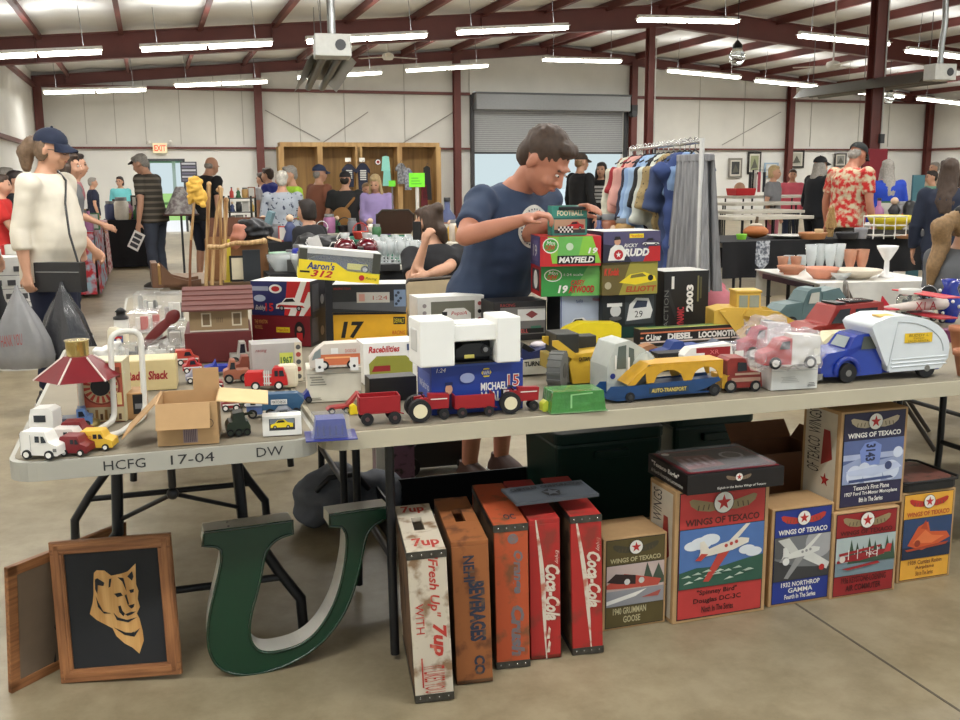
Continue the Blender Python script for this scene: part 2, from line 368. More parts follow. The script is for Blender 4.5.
# exit door, roll-up door
mb = MB(); DK = mat((70, 74, 78), .5)
mb.box(uD0-.06, VB-.03, 0, uD0, VB+.17, zD+.06, DK); mb.box(uD1, VB-.03, 0, uD1+.06, VB+.17, zD+.06, DK); mb.box(uD0-.06, VB-.03, zD, uD1+.06, VB+.17, zD+.06, DK)
d1 = struct('door_1', mb)
lf = MB(); lf.box(uD0-.04, VB+.17, .02, uD0+.01, VB+1.0, zD-.03, mat((190, 200, 205))); part(d1, 'door_leaf', lf)
mb = MB(); SH = mat((172, 174, 176), .5, .0)
n = 22; pr = []
for k in range(n):
    z = zRc+(zR1-.5-zRc)*k/n; hh = (zR1-.5-zRc)/n; mb.box(uR0+.02, VB-.02, z, uR1-.02, VB+.02, z+hh*.7, SH); mb.box(uR0+.02, VB-.005, z+hh*.7, uR1-.02, VB+.02, z+hh, mat((128, 130, 132)))
mb.box(uR0+.02, VB-.05, zRc-.06, uR1-.02, VB+.03, zRc, mat((60, 62, 64)))
d2 = struct('door_2', mb)
hd = MB(); hd.box(uR0-.05, VB-.45, zR1-.55, uR1+.05, VB-.06, zR1-.08, mat((140, 142, 144), .45, .3)); hd.box(uR0-.07, VB-.47, zR1-.1, uR1+.07, VB-.05, zR1-.04, mat((92, 94, 96))); part(d2, 'door_hood', hd, .02)
for u in (uR0-.12, uR1+.02):
    g = MB(); g.box(u, VB-.14, 0, u+.1, VB-.01, zR1-.1, mat((62, 60, 62))); part(d2, 'door_rail', g)
g = MB(); g.box(uR1+.06, VB-.5, zR1-.6, uR1+.26, VB-.3, zR1-.35, BLACK); g.cyl((uR1+.15, VB-.52, zR1-.62), (uR1+.15, VB-.3, zR1-.62), .1, None, DGREY); part(d2, 'door_motor', g)
# outdoor things seen through the doors
mb = MB(); c = BW(uD0-3.5, VB+40, 0); [mb.box(x-.1, -3, 0, x+.1, -2.8, 2.6, mat((225, 228, 232), .8)) for x in (-9, -2, 5, 12)]; mb.prism([(-9.5, 2.6), (12.5, 2.6), (12, 3.2), (-9, 3.2)], -3.4, 3.4, mat((150, 172, 196), .8)); single('far_canopy', 'low blue-grey canopy roof on posts outside the open exit door', 'canopy', mb, c, BA)
# exit sign and notice
p = on_wall(160, 148, .12); mb = MB(); s_ = thing('exit_sign', 'small lit EXIT sign on the girt above the open exit door', 'sign', BW(p.x, VB-.16, p.z-.14), BA)
mb.box(-.19, -.04, 0, .19, .04, .27, mat((226, 214, 176), .6, emit=.4)); part(s_, 'housing', mb, .01)
mb = MB(); Art(mb, (-.19, -.041, 0), (1, 0, 0), (0, 0, 1), .38, .27).text('EXIT', .1, .2, .9, .8, mat((240, 60, 40), .5, emit=2.), bold=.03); part(s_, 'lettering', mb)
for k in (-1, 1):
    mb = MB(); mb.ell((k*.28, -.05, .3), (.05, .04, .05), WHITE); mb.cyl((k*.19, 0, .24), (k*.28, -.04, .3), .015, None, WHITE); part(s_, 'emergency_lamp', mb)
p = on_wall(189, 172, .12); mb = MB(); mb.box(-.22, -.01, -.28, .22, .01, .28, mat((70, 70, 80)));
for k in range(6): Art(mb, (-.22, -.011, -.28), (1, 0, 0), (0, 0, 1), .44, .56).rect(.08, .06+k*.16, .92, .15+k*.16, mat((196, 196, 205)) if k % 2 else mat((110, 108, 130)))
single('door_notice', 'small grey and white notice on the wall right of the exit door', 'notice', mb, BW(p.x, VB-.03, p.z), BA)
# wooden display cubicles along the end wall
p0 = on_wall(278, 143); p1 = on_wall(432, 143); wd = mat((150, 116, 66), .6, kind='wood', sc=9, rgb2=(120, 90, 50)); wd2 = mat((186, 152, 100), .6, kind='wood', sc=9, rgb2=(160, 124, 78))
L_ = p1.x-p0.x; s_ = thing('display_cubicles', 'brown plywood cubicles with pale posts standing along the end wall', 'shelf unit', BW(p0.x, VB-.75, 0), BA)
mb = MB(); mb.box(0, .5, 0, L_, .54, p0.z, wd); part(s_, 'back_panel', mb)
mb = MB(); mb.box(-.03, -.02, p0.z-.12, L_+.03, .56, p0.z, wd2); part(s_, 'cornice', mb)
for px in (278, 316, 353, 355, 394, 432):
    u = on_wall(px, 150).x-p0.x; mb = MB(); mb.box(u-.07, -.02, 0, u+.07, .54, p0.z-.12, wd2); part(s_, 'post', mb)
# ---------------- light fixtures
def fixture(px0, py0, px1, py1, v, lab):
    a = uvz(atv(px0, py0, v)); b = uvz(atv(px1, py1, v)); return fixt(a, b, lab)
def fixt(a, b, lab, vis=True):
    d = b-a; L = d.length; ang = math.atan2(b.z-a.z, b.x-a.x); c = (a+b)/2
    o = thing('fluorescent_light', lab, 'ceiling light', BW(*c), 0, 'fluorescent lights under the roof'); o.rotation_euler = (Matrix.Rotation(BA, 4, 'Z') @ Matrix.Rotation(-ang, 4, 'Y')).to_euler()
    mb = MB(); mb.prism([(-L/2, .04), (L/2, .04), (L/2, .1), (-L/2, .1)], -.05, .05, WHITE); mb.prism([(-L/2, .035), (L/2, .035), (L/2, .045), (-L/2, .045)], -.14, .14, WHITE); part(o, 'housing', mb)
    for s in (0, 1):
        for y in (-.07, .07):
            mb = MB(); x0 = -L/2+.03 if s == 0 else .03; x1 = -.03 if s == 0 else L/2-.03; mb.cyl((x0, y, .0), (x1, y, .0), .03, None, mat((255, 252, 240), .5, emit=TUBE_E), 8); part(o, 'tube', mb)
    for x in (-L/2+.3, L/2-.3):
        z = zr(c.x+x)-c.z; mb = MB(); mb.cyl((x, 0, .1), (x, 0, max(.15, z-.05)), .006, None, GREY, 5); part(o, 'hanging_wire', mb)
    add_area((0, 0, -.05), L*.96, .22, LAMP_W, (0, 0, 0), o); add_area((0, 0, .12), L*.96, .22, LAMP_W*.33, (math.pi, 0, 0), o); return o  # second area light faces up, added to brighten the ceiling
RA = ((-30, 58, 103, 52), (140, 50, 273, 44), (306, 42, 427, 36), (457, 33, 568, 28), (638, 20, 738, 22), (799, 36, 888, 45), (907, 51, 1000, 62))
RB = ((43, 93, 147, 90), (174, 86, 268, 82), (297, 78, 382, 73), (406, 71, 488, 66), (543, 60, 621, 62), (668, 71, 740, 78), (756, 81, 816, 87), (839, 91, 903, 97), (918, 99, 980, 106))
wh = ('leftmost', 'second from left', 'third from left', 'fourth from left', 'fifth from left', 'sixth from left', 'seventh from left', 'eighth from left', 'ninth from left')
for i, q in enumerate(RA): fixture(*q, 19.1, 'long white fluorescent light of the nearer row, %s' % wh[i])
for i, q in enumerate(RB): fixture(*q, 26., 'long white fluorescent light of the farther row by the end wall, %s' % wh[i])
for v, rn in ((9.3, 'third'), (5.5, 'second'), (1.0, 'first')):  # unseen fixture rows added to light the near part of the hall
    for u, cn in ((-1., 'beside the left wall'), (2.6, 'over the left aisle'), (6.8, 'left of the ridge'), (11., 'under the ridge'), (15.5, 'right of the ridge'), (20., 'over the right aisle')):
        z = zr(u)-.9; fixt(Vector((u-1.2, v, z)), Vector((u+1.2, v, z)), 'white fluorescent light overhead %s in the %s row from the open side' % (cn, rn))
# radiant tube heaters, fans, globe lamps
def heater(p0, p1, lab, flip=1):
    p0, p1 = Vector(p0), Vector(p1); d = p1-p0; L = d.length
    o = thing('tube_heater', lab, 'heater', p0, 0); o.rotation_euler = (0, -math.atan2(d.z, math.hypot(d.x, d.y)), math.atan2(d.y, d.x))
    mb = MB(); mb.prism([(0, .0), (L, .0), (L, .02), (0, .02)], -.1, .1, mat((120, 122, 120), .3, .8))
    for s in (-1, 1): mb._add([(0, s*.1, .02), (L, s*.1, .02), (L, s*.28, -.16), (0, s*.28, -.16)], [(0, 1, 2, 3)], mat((120, 122, 120), .3, .8))
    part(o, 'reflector', mb)
    for y in (-.09, .09): mb = MB(); mb.cyl((0, y, -.1), (L, y, -.1), .045, None, mat((90, 88, 84), .4, .6)); part(o, 'radiant_tube', mb)
    mb = MB(); mb.box(-.25, -.2, -.14, 0, .2, .10, mat((205, 205, 200))); mb.cyl((-.26, -.08, -.02), (-.25, -.08, -.02), .06, None, DGREY); part(o, 'burner_box', mb, .01)
    mb = MB(); mb.tube([(-.12, 0, .08), (-.12, 0, .4), (-.16, 0, .7), (-.12, 0, 1.3)], .045, mat((170, 172, 172), .35, .8)); part(o, 'flue_pipe', mb)
    for x in (.1, L*.5, L-.2): mb = MB(); mb.cyl((x, 0, .02), (x, 0, .9), .006, None, GREY, 5); part(o, 'hanging_chain', mb)
    return o
a = atv(331, 47, 11.6); b = atv(315, 80, 13.9); heater(a, b, 'silver radiant tube heater hanging at upper left below the roof beam')
a = atv(934, 72, 13.); b = a+bv*3.2; heater(a, Vector((b.x, b.y, a.z)), 'long silver radiant tube heater hanging at upper right beyond the tall column')
def fan(px, py, v, lab):
    c = atv(px, py, v); o = thing('ceiling_fan', lab, 'ceiling fan', c, BA)
    mb = MB(); mb.lathe([(.03, .1), (.12, .07), (.14, 0), (.1, -.06), (.02, -.07)], m=WHITE); mb.cyl((0, 0, .1), (0, 0, zr(uvz(c).x)-c.z-.1), .015, None, WHITE); part(o, 'motor', mb)
    for k in range(3):
        A = Matrix.Rotation(2*math.pi*k/3+.3, 4, 'Z'); mb = MB(); mb.T = A; mb.box(.1, -.06, .0, .75, .06, .01, WHITE); part(o, 'blade', mb)
fan(388, 57, 23., 'white three-blade ceiling fan hanging left of the roll-up door'); fan(833, 66, 17., 'white three-blade ceiling fan hanging near the tall right column')
for px, py, v in ((737, 57, 17.), (889, 98, 24)):
    c = atv(px, py, v); o = thing('pendant_lamp', 'glass globe pendant lamp %s' % ('hanging right of the ridge column' if px < 800 else 'hanging far right by the end wall'), 'lamp', c)
    mb = MB(); mb.lathe([(.02, .3), (.09, .22), (.1, .16)], m=BLACK); mb.cyl((0, 0, .3), (0, 0, zr(uvz(c).x)-c.z-.05), .008, None, BLACK, 6); part(o, 'cap_and_cord', mb)
    mb = MB(); mb.ell((0, 0, 0), (.15, .15, .17), GLASS); part(o, 'globe', mb)
# ============================================================ PEOPLE
from mathutils import noise
def blob(name, items, m, par, voxel=.014, smooth=3, fold=0., strands=0., label=None, fs=9.):
    mb = MB()
    for it in items:
        k = it[0]
        if k == 'cap': mb.ell(it[1], it[2], m, 12, 8); mb.ell(it[3], it[4], m, 12, 8); mb.cyl(it[1], it[3], it[2], it[4], m, 12, smooth=True)
        elif k == 'cone': mb.cyl(it[1], it[3], it[2], it[4], m, 16)
        elif k == 'ell': mb.ell(it[1], it[2], m, 14, 10, M=it[3] if len(it) > 3 else None)
        elif k == 'loft': mb.loft(it[1], m, 20)
    bmesh.ops.recalc_face_normals(mb.bm, faces=mb.bm.faces)
    o = finish(mb, 'tmp_blob')
    r = o.modifiers.new('r', 'REMESH'); r.mode = 'VOXEL'; r.voxel_size = voxel
    if smooth: s_ = o.modifiers.new('s', 'SMOOTH'); s_.factor = .5; s_.iterations = smooth
    dg = bpy.context.evaluated_depsgraph_get(); me = bpy.data.meshes.new_from_object(o.evaluated_get(dg)); bpy.data.objects.remove(o)
    me.materials.clear(); me.materials.append(m)
    if fold or strands:
        for v in me.vertices:
            p = v.co
            if fold: v.co = p+v.normal*(noise.noise(Vector((p.x*fs, p.y*fs, p.z*fs*2.2)))*fold + noise.noise(Vector((p.x*fs*2, p.y*fs*2, p.z*fs*.8+5)))*fold*.6)
            if strands: v.co = p+v.normal*(noise.noise(Vector((p.x*70, p.y*70, p.z*9)))*strands)
    for f in me.polygons: f.use_smooth = True
    me.name = name; ob = bpy.data.objects.new(name, me); COL.objects.link(ob); ob.parent = par
    if label: ob['label'] = label
    return ob
def hand_items(w, d, n, side, curl=.35, k=1., thumb=True, spread=.12):
    """w wrist, d direction along the hand, n back-of-hand normal, side=+1 thumb toward n x d"""
    d = d.normalized(); n = (n-d*n.dot(d)).normalized(); t = n.cross(d)*side; it = []
    Mx = Matrix((t, d, n)).transposed(); it.append(('ell', w+d*.045*k, (.038*k, .052*k, .016*k), Mx)); it.append(('cap', w, .024*k, w+d*.03*k, .025*k))
    for i, (off, ln) in enumerate(((.028, .072), (.0095, .08), (-.0095, .074), (-.028, .058))):
        p = w+d*.085*k+t*off*k; a = curl*.6; dd = (d*math.cos(a)-n*math.sin(a)+t*off*spread*20*.3).normalized(); q = p+dd*ln*.45*k
        a2 = curl*1.8; de = d*math.cos(a2)-n*math.sin(a2); q2 = q+de*ln*.3*k; a3 = curl*2.8; df = d*math.cos(a3)-n*math.sin(a3); q3 = q2+df*ln*.28*k
        it += [('cap', p-dd*.02*k, .010*k, q, .0092*k), ('cap', q, .0092*k, q2, .0085*k), ('cap', q2, .0085*k, q3, .0075*k)]
    if thumb:
        p = w+d*.025*k+t*.022*k; q = p+(d*.6+t*.75-n*.25).normalized()*.042*k; q2 = q+(d*.9+t*.25-n*.4).normalized()*.034*k
        it += [('cap', p, .014*k, q, .0115*k), ('cap', q, .0112*k, q2, .009*k)]
    return it
HAIRC = {'brown': (72, 54, 42), 'dark': (42, 32, 28), 'blond': (196, 170, 124), 'grey': (160, 154, 146), 'white': (214, 208, 196), 'sandy': (150, 118, 80), 'ash': (124, 100, 78), 'black': (26, 22, 22)}
def person(label, x, Y, H, yaw, lean=0., hp=0., hy=0., RH=None, LH=None, shirt=(80, 80, 80), sleeve=1, hem=.84, pants=(40, 48, 70), leg=1., shoes=(30, 30, 32), hair='short', hc='brown',
           cap=None, girth=1., near=0, sit=None, belly=0., smat=None, skin=SKIN, cap_back=False, curl=(.35, .35), step=.0, elbow=None, beard=None, glasses=False, z0=0., body_sleeve=None, handn=None, pmat=None, tail=None, hk=1.):
    k = H/1.75; th = R(yaw)
    root = thing('person', label, 'person', (x, Y, z0), th)
    vox = (.018, .012, .0075)[near]; sv = (.023, .015, .011)[near]
    V3 = lambda a, b, c: Vector((a*k, b*k, c*k)); hipz = .93 if sit is None else sit/k+.06
    RX = Matrix.Rotation(-R(lean), 3, 'X'); hip = V3(0, 0, hipz)
    def up(a, b, c):     # torso point given in standing height
        v = V3(a, b, c-.93); return hip+RX @ v
    g = girth; it = []
    tz = [(.86, .155*g, .105*g, 0), (.93, .168*g, .118*g, 0), (1.02, .155*g+belly*.3, .115*g+belly*.5, belly*.5), (1.12, .148*g+belly*.3, .112*g+belly*.5, belly*.6), (1.25, .165*g, .12*g+belly*.15, belly*.25), (1.35, .175*g, .115*g, 0), (1.42, .155*g, .085*g, -.005), (1.465, .085, .06, -.01), (1.50, .055, .052, -.005)]
    it.append(('loft', [(up(0, yo, z), a*k, b*k, RX) for z, a, b, yo in tz]))
    Cn = up(0, .0, 1.47); HM = RX @ Matrix.Rotation(R(lean), 3, 'X') @ Matrix.Rotation(R(hy), 3, 'Z') @ Matrix.Rotation(-R(hp), 3, 'X')
    HC = Cn+HM @ V3(0, .02, .14*hk)+Vector((0, 0, 0)); hd = lambda a, b, c: HC+HM @ V3(a*hk, b*hk, c*hk); er = lambda a, b, c: (a*k*hk, b*k*hk, c*k*hk)
    it.append(('cap', up(0, -.01, 1.42), .062*k, hd(0, -.02, -.06), .054*k))
    it += [('ell', hd(0, -.012, .035), er(.076, .096, .088), HM), ('ell', hd(0, .022, -.02), er(.064, .078, .092), HM), ('ell', hd(0, .052, -.08), er(.038, .036, .032), HM),
           ('cap', hd(0, .092, .012), .010*k, hd(0, .112, -.024), .0135*k), ('ell', hd(0, .086, .034), er(.046, .014, .010), HM), ('ell', hd(0, .088, -.052), er(.026, .016, .014), HM)]
    for s in (-1, 1):
        it += [('ell', hd(s*.078, -.008, -.006), er(.011, .019, .032), HM), ('ell', hd(s*.036, .072, -.03), er(.024, .02, .024), HM), ('ell', hd(s*.016, .098, -.026), er(.010, .012, .009), HM)]
    # arms
    ends = {}
    for s, tgt, ci in ((1, RH, 0), (-1, LH, 1)):
        sh = up(s*.18*g, 0, 1.395)
        t = V3(*tgt) if tgt else V3(s*.27*g, .06, hipz-.13) if sit is None else V3(s*.16, .3, hipz+.08)
        a_, b_ = .285*k, .255*k; dv = t-sh; L = dv.length
        if L > (a_+b_)*.985: t = sh+dv.normalized()*(a_+b_)*.985; dv = t-sh; L = dv.length
        hint = Vector((s*.5, -.7, -.5)) if not elbow or not elbow.get(s) else Vector(elbow[s]); u = dv.normalized(); hh = (hint-u*hint.dot(u)).normalized()
        ca = (a_*a_+L*L-b_*b_)/(2*a_*L); el = sh+u*a_*ca+hh*a_*math.sqrt(max(0, 1-ca*ca)); fd = (t-el).normalized()
        it += [('cap', sh, .058*g*k, el, .040*k), ('cap', el, .041*k, el+(t-el)*.4, .041*k), ('cap', el+(t-el)*.4, .041*k, t, .026*k)]
        n = Vector(handn[s]) if handn and s in handn else Vector((s, 0, 0.2))
        it += hand_items(t, fd, n, -s*1, curl[ci], k*(1. if near else 1.06)); ends[s] = (sh, el, t, fd)
    # legs
    legs = []
    for s in (1, -1):
        hj = hip+V3(s*.088*g, 0, -.02)
        if sit is None: kn = V3(s*.10, .02+step*s*.5, .49); an = V3(s*.105, -.02+step*s, .085)
        else: kn = V3(s*.12, .44, hipz-.02); an = V3(s*.12, .42, .085)
        ft = an+V3(0, .13, -.05); legs.append((hj, kn, an, ft))
        it += [('cap', hj, .088*g*k, kn, .056*k), ('cap', kn, .056*k, kn+(an-kn)*.35, .055*k), ('cap', kn+(an-kn)*.35, .055*k, an, .038*k), ('cap', an-V3(0, .02, .045), .032*k, ft, .026*k)]
    blob('body', it, skin, root, vox, 3)
    # trousers
    pm = pmat or mat(pants, .85, var=.12, sc=14)
    it = [('loft', [(up(0, 0, z), a*k+.006, b*k+.006, RX) for z, a, b in ((.82, .14*g, .10*g), (.90, .162*g, .112*g), (.97, .15*g, .105*g))])]
    for hj, kn, an, ft in legs:
        it += [('cap', hj, .098*g*k, kn, .07*k)]
        if leg > .6: e = kn+(an-kn)*(.92 if leg == 1 else leg); it += [('cone', kn-(an-kn)*.02, .071*k, e, .062*k), ('ell', kn, .07*k)]
    blob('trousers', it, pm, root, sv, 3, fold=.008 if near else 0)
    for hj, kn, an, ft in legs:
        d = (ft-an); mb = MB(); b0 = an-V3(0, .045, 0); c = Vector((an.x, an.y, 0))
        mb.loft([(c+Vector((0, .045*k, .012)), .046*k, .135*k, None, .8), (c+Vector((0, .045*k, .045*k)), .046*k, .13*k, None, .8), (c+Vector((0, .03*k, .075*k)), .04*k, .10*k), (c+Vector((0, -.01*k, .105*k)), .036*k, .05*k)], mat(shoes, .6), 14)
        mb.loft([(c+Vector((0, .045*k, 0)), .05*k, .142*k, None, .8), (c+Vector((0, .045*k, .02)), .05*k, .142*k, None, .8)], mat((200, 200, 198)) if near or shoes == (30, 30, 32) else mat(shoes, .6), 14)
        part(root, 'shoe', mb)
    # shirt
    sm = smat or mat(shirt, .85, var=.08, sc=14); o = .014 if near else .018
    it = [('loft', [(up(0, yo, z), a*k+o+(.01 if z < 1.0 else 0), b*k+o+(.012 if z < 1.0 else 0), RX) for z, a, b, yo in [(hem, .165*g, .118*g, 0)]+[q for q in tz[1:7] if q[0] > hem+.03]]+[(up(0, -.005, 1.465), .092*k, .072*k, RX)])]
    for s in (1, -1):
        sh, el, t, fd = ends[s]; it.append(('ell', sh, .062*g*k+o*.6))
        if sleeve == 1: e = sh+(el-sh)*.72; it += [('cone', sh, .060*g*k+o*.4, e, .050*k+o)]
        elif sleeve == 2: it += [('cap', sh, .056*g*k+o*.6, el, .042*k+o*.8), ('cone', el, .046*k+o, t-fd*.01, .034*k+o)]
        elif sleeve == 1.5: it += [('cap', sh, .056*g*k+o*.6, el, .042*k+o*.8), ('cone', el, .046*k+o, el+(t-el)*.45, .042*k+o)]
    so = blob('shirt', it, sm, root, sv, 2, fold=.009 if near == 2 else .005)
    # hair, cap
    hm = mat(HAIRC[hc], .6, var=.3, sc=60); it = []
    if hair != 'bald':
        it += [('ell', hd(0, -.022, .052 if not cap else .02), er(.083, .098, .084) if not cap else er(.076, .088, .06), HM), ('ell', hd(0, -.06, 0 if not cap else -.015), er(.07, .055, .075) if not cap else er(.068, .046, .055), HM)]
        if hair == 'short' and not cap: it += [('ell', hd(0, .045, .098), er(.06, .045, .028), HM)]
        if hair in ('long', 'pony', 'bun', 'bob'): it += [('ell', hd(s*.06, -.03, .0), er(.03, .05, .075), HM) for s in (-1, 1)]+([('ell', hd(0, .03, .095), er(.066, .055, .03), HM)] if not cap else [])
        if hair == 'long': it += [('loft', [(hd(0, -.05, .02), .08*k, .06*k, HM), (hd(0, -.07, -.1), .085*k, .05*k, HM), (up(0, -.11, 1.33), .10*k, .04*k), (up(0, -.13, 1.22), .06*k, .025*k)])]+[('cap', hd(s*.07, .01, .0), .026*k, up(s*.09, .02, 1.38), .03*k) for s in (-1, 1)]
        if hair == 'bob': it += [('loft', [(hd(0, -.045, .02), .085*k, .07*k, HM), (hd(0, -.05, -.09), .08*k, .06*k, HM)])]
        if hair == 'bun': it += [('ell', hd(0, -.09, .10), er(.05, .045, .045), HM)]
        if hair == 'pony': it += [('cap', hd(0, -.10, .03), .032*k, hd(0, -.16, -.02), .04*k), ('cap', hd(0, -.16, -.02), .04*k, hd(0, -.16, -.12), .022*k)]
        if tail: it += [('cap', hd(*a), ra*k, hd(*b), rb*k) for a, ra, b, rb in tail]
    elif not cap: pass
    if it: blob('hair', it, hm, root, sv*.8, 2, strands=(.006, .009, .005)[near])
    if hair == 'bald' and hc: it = [('ell', hd(0, -.05, -.01), er(.077, .055, .05), HM)]; blob('hair', it, hm, root, sv*.8, 1)
    if beard: blob('beard', [('ell', hd(0, .06, -.085), er(.05, .045, .05), HM), ('cap', hd(0, .07, -.1), .04*k, hd(0, .06, -.19), .02*k)], mat(HAIRC[beard], .8, var=.2, sc=50), root, sv*.7, 2, strands=.008)
    if cap:
        cm = mat(cap, .8); mb = MB(); b = -1 if cap_back else 1
        mb.ell(hd(0, -.012, .055), er(.086, .106, .084), cm, 20, 12, M=HM, top=-.12)
        n = 12; pts = []
        for j in range(3):
            for i in range(n+1):
                a = math.pi*(i/n); r = (.085, .135, .175)[j]; pts.append(hd(math.cos(a)*(.078-.006*j), b*(.055+math.sin(a)*(r-.055)*.95), .052-.012*j-(.012*(abs(math.cos(a)))*j)))
        fs = [(j*(n+1)+i, j*(n+1)+i+1, (j+1)*(n+1)+i+1, (j+1)*(n+1)+i) for j in range(2) for i in range(n)]
        mb._add(pts, fs, cm, True); mb._add([p-HM @ Vector((0, 0, .006*k)) for p in pts], [f[::-1] for f in fs], cm, True)
        mb.ell(hd(0, -.012, .14), .009*k, cm, 8, 6); part(root, 'cap', mb)
    for s in (-1, 1):
        mb = MB(); ee = er(.0125, .007, .0075 if hp < 25 else .004); mb.ell(hd(s*.033, .0905, .010), ee, mat((226, 218, 210), .3) if near else mat((50, 36, 32)), 10, 6, M=HM)
        if near: mb.ell(hd(s*.033, .0955, .010), er(.006, .004, .006 if hp < 25 else .0035), mat((50, 38, 32), .2), 8, 6, M=HM)
        mb2 = mb; mb2.ell(hd(s*.035, .088, .030), er(.018, .006, .0035), hm if hair != 'bald' else mat((90, 70, 56)), 8, 6, M=HM); part(root, 'eye', mb2)
    mb = MB(); mb.ell(hd(0, .1005, -.054), er(.021, .005, .0045), mat((150, 84, 78), .5), 10, 6, M=HM); part(root, 'lips', mb)
    if glasses:
        mb = MB(); gm = mat((40, 36, 34), .3)
        for s in (-1, 1):
            mb.tube([hd(s*(.033+.024*math.cos(t)), .104, .008+.018*math.sin(t)) for t in [2*math.pi*i/14 for i in range(14)]], .0022*k, gm, 5, True); mb.tube([hd(s*.057, .104, .012), hd(s*.082, .02, .008)], .0022*k, gm, 5)
        mb.tube([hd(-.01, .108, .01), hd(.01, .108, .01)], .0022*k, gm, 5); part(root, 'glasses', mb)
    return dict(root=root, k=k, hd=hd, up=up, ends=ends, HM=HM, RX=RX, shirt=so, HC=HC)
def Xat(px, Y, py=250): return atY(px, py, Y).x
def Ztop(px, py, Y): return atY(px, py, Y).z
def drape(mb, ob, n, off=.003):
    """press a flat print onto a curved cloth surface (all in the object's own space)"""
    n = Vector(n).normalized(); bmesh.ops.subdivide_edges(mb.bm, edges=[e for e in mb.bm.edges if e.calc_length() > .03], cuts=2, use_grid_fill=True)
    bmesh.ops.triangulate(mb.bm, faces=mb.bm.faces)
    from mathutils.bvhtree import BVHTree
    t = BVHTree.FromPolygons([v.co for v in ob.data.vertices], [list(p.vertices) for p in ob.data.polygons])
    for v in mb.bm.verts:
        lay = v.co.dot(n); h = t.ray_cast(v.co+n*.3, -n, .8)
        if h[0]: v.co = h[0]+n*(off+max(0, min(.004, (lay-mb.lay0)*1.0)))
def wl(pr, x, Y, yaw, k, p):
    q = Matrix.Rotation(-R(yaw), 3, 'Z') @ (Vector(p)-Vector((x, Y, 0))); return (q.x/k, q.y/k, q.z/k)
# ---- the man in the blue shirt behind the tables
MX, MY, MH, MYAW = Xat(487, 4.62), 4.62, 1.70, -138
k = MH/1.75
rh = wl(0, MX, MY, MYAW, k, atY(522, 220, 4.06)); lh = wl(0, MX, MY, MYAW, k, atY(572, 214, 4.24))
man = person('man in a slate blue t-shirt behind the tables looking down at his hands', MX, MY, MH, MYAW, lean=24, hp=42, hy=16, hk=1.18, RH=rh, LH=lh, shirt=(52, 66, 92), sleeve=1, hem=.78,
    pants=(44, 50, 62), leg=.5, shoes=(66, 40, 30), hair='short', hc='brown', girth=1.14, near=2, belly=.05, skin=SKINR, curl=(.75, .5), elbow={1: (.9, -.5, -.5), -1: (.6, -.5, -.6)}, handn={1: (.3, -.2, .9), -1: (-.3, -.2, .9)})
up, kk = man['up'], man['k']
c = up(-.012, .14, 1.338); uz = man['RX'] @ Vector((0, 0, 1)); n_ = man['RX'] @ Vector((0, 1, 0)); ux = -Vector((1, 0, 0))
r_ = .088; mb = MB(); a = Art(mb, c-ux*r_-uz*r_+n_*.1, ux, uz, 2*r_, 2*r_, .001); mb.lay0 = a.o.dot(n_)
CR = mat((214, 214, 206), .8); NV = mat((44, 60, 92), .85)
def disc(r0, r1, m, k, nr=4, n=36):
    a.k = k
    for j in range(nr):
        q0, q1 = r0+(r1-r0)*j/nr, r0+(r1-r0)*(j+1)/nr
        for i in range(n):
            t0, t1 = 2*math.pi*i/n, 2*math.pi*(i+1)/n; a.k = k
            a.poly([(.5+q1*math.cos(t0), .5+q1*math.sin(t0)), (.5+q1*math.cos(t1), .5+q1*math.sin(t1)), (.5+q0*math.cos(t1), .5+q0*math.sin(t1)), (.5+q0*math.cos(t0), .5+q0*math.sin(t0))], m)
disc(.33, .5, CR, 1, 3); disc(.02, .33, mat((56, 76, 110), .85), 1, 5)
import itertools
for i, ch in enumerate('NATIONAL SECURITY AGENCY USA'):
    t = math.pi*1.5-2*math.pi*i/28
    if ch != ' ':
        x_, y_ = .5+.42*math.cos(t), .5+.42*math.sin(t); a.k = 4; a.circ(x_, y_, .022, NV, n=6)
a.k = 5; a.poly([(.5, .72), (.62, .62), (.78, .66), (.62, .5), (.6, .34), (.5, .24), (.4, .34), (.38, .5), (.22, .66), (.38, .62)], mat((120, 100, 92), .8)); a.k = 6; a.circ(.5, .62, .06, CR, n=12); a.rect(.44, .36, .56, .5, mat((150, 60, 50), .8))
drape(mb, man['shirt'], n_, .004); part(man['root'], 'shirt_emblem', mb, label='round cream emblem with an eagle on the chest of the shirt')
# black phone in his raised hand
p = atY(568, 207, 4.16); mb = MB(); mb.box(-.04, -.008, -.012, .075, .05, .002, BLACK); single('notebook', 'thin black pad held open in the hands of the man in the blue t-shirt', 'notebook', mb, p, R(10), bevel=.003)
# ---- woman in the cream shirt at left
wx, wy, wyaw = Xat(49, 6.35), 6.35, -97
wo = person('woman in a cream long-sleeved shirt and navy cap carrying plastic bags at the left', wx, wy, 1.755, wyaw, lean=3, hp=10, RH=(.28, .0, .80), LH=(-.25, .16, .98), shirt=(222, 214, 198), sleeve=1.5, hem=.80, pants=(28, 34, 58),
    shoes=(24, 24, 28), hair='pony', hc='ash', cap=(24, 34, 58), girth=1.16, near=1, belly=.07, skin=SKIN, glasses=True, curl=(1.0, .5), handn={1: (.9, 0, .3)}, tail=[((0, -.13, .03), .045, (0, -.17, -.04), .055), ((0, -.17, -.04), .055, (0, -.15, -.13), .03)])
sh, el, hand, fd = wo['ends'][1]; wr = wo['root']
mb = MB(); k = wo['k']; Pu = wo['up']; LB = mat((30, 30, 33), .55, coat=.2)
mb.box(.17, .03, .75*k, .24, .33, .93*k, LB); mb.box(.241, .04, .87*k, .244, .32, .876*k, mat((130, 130, 130)))
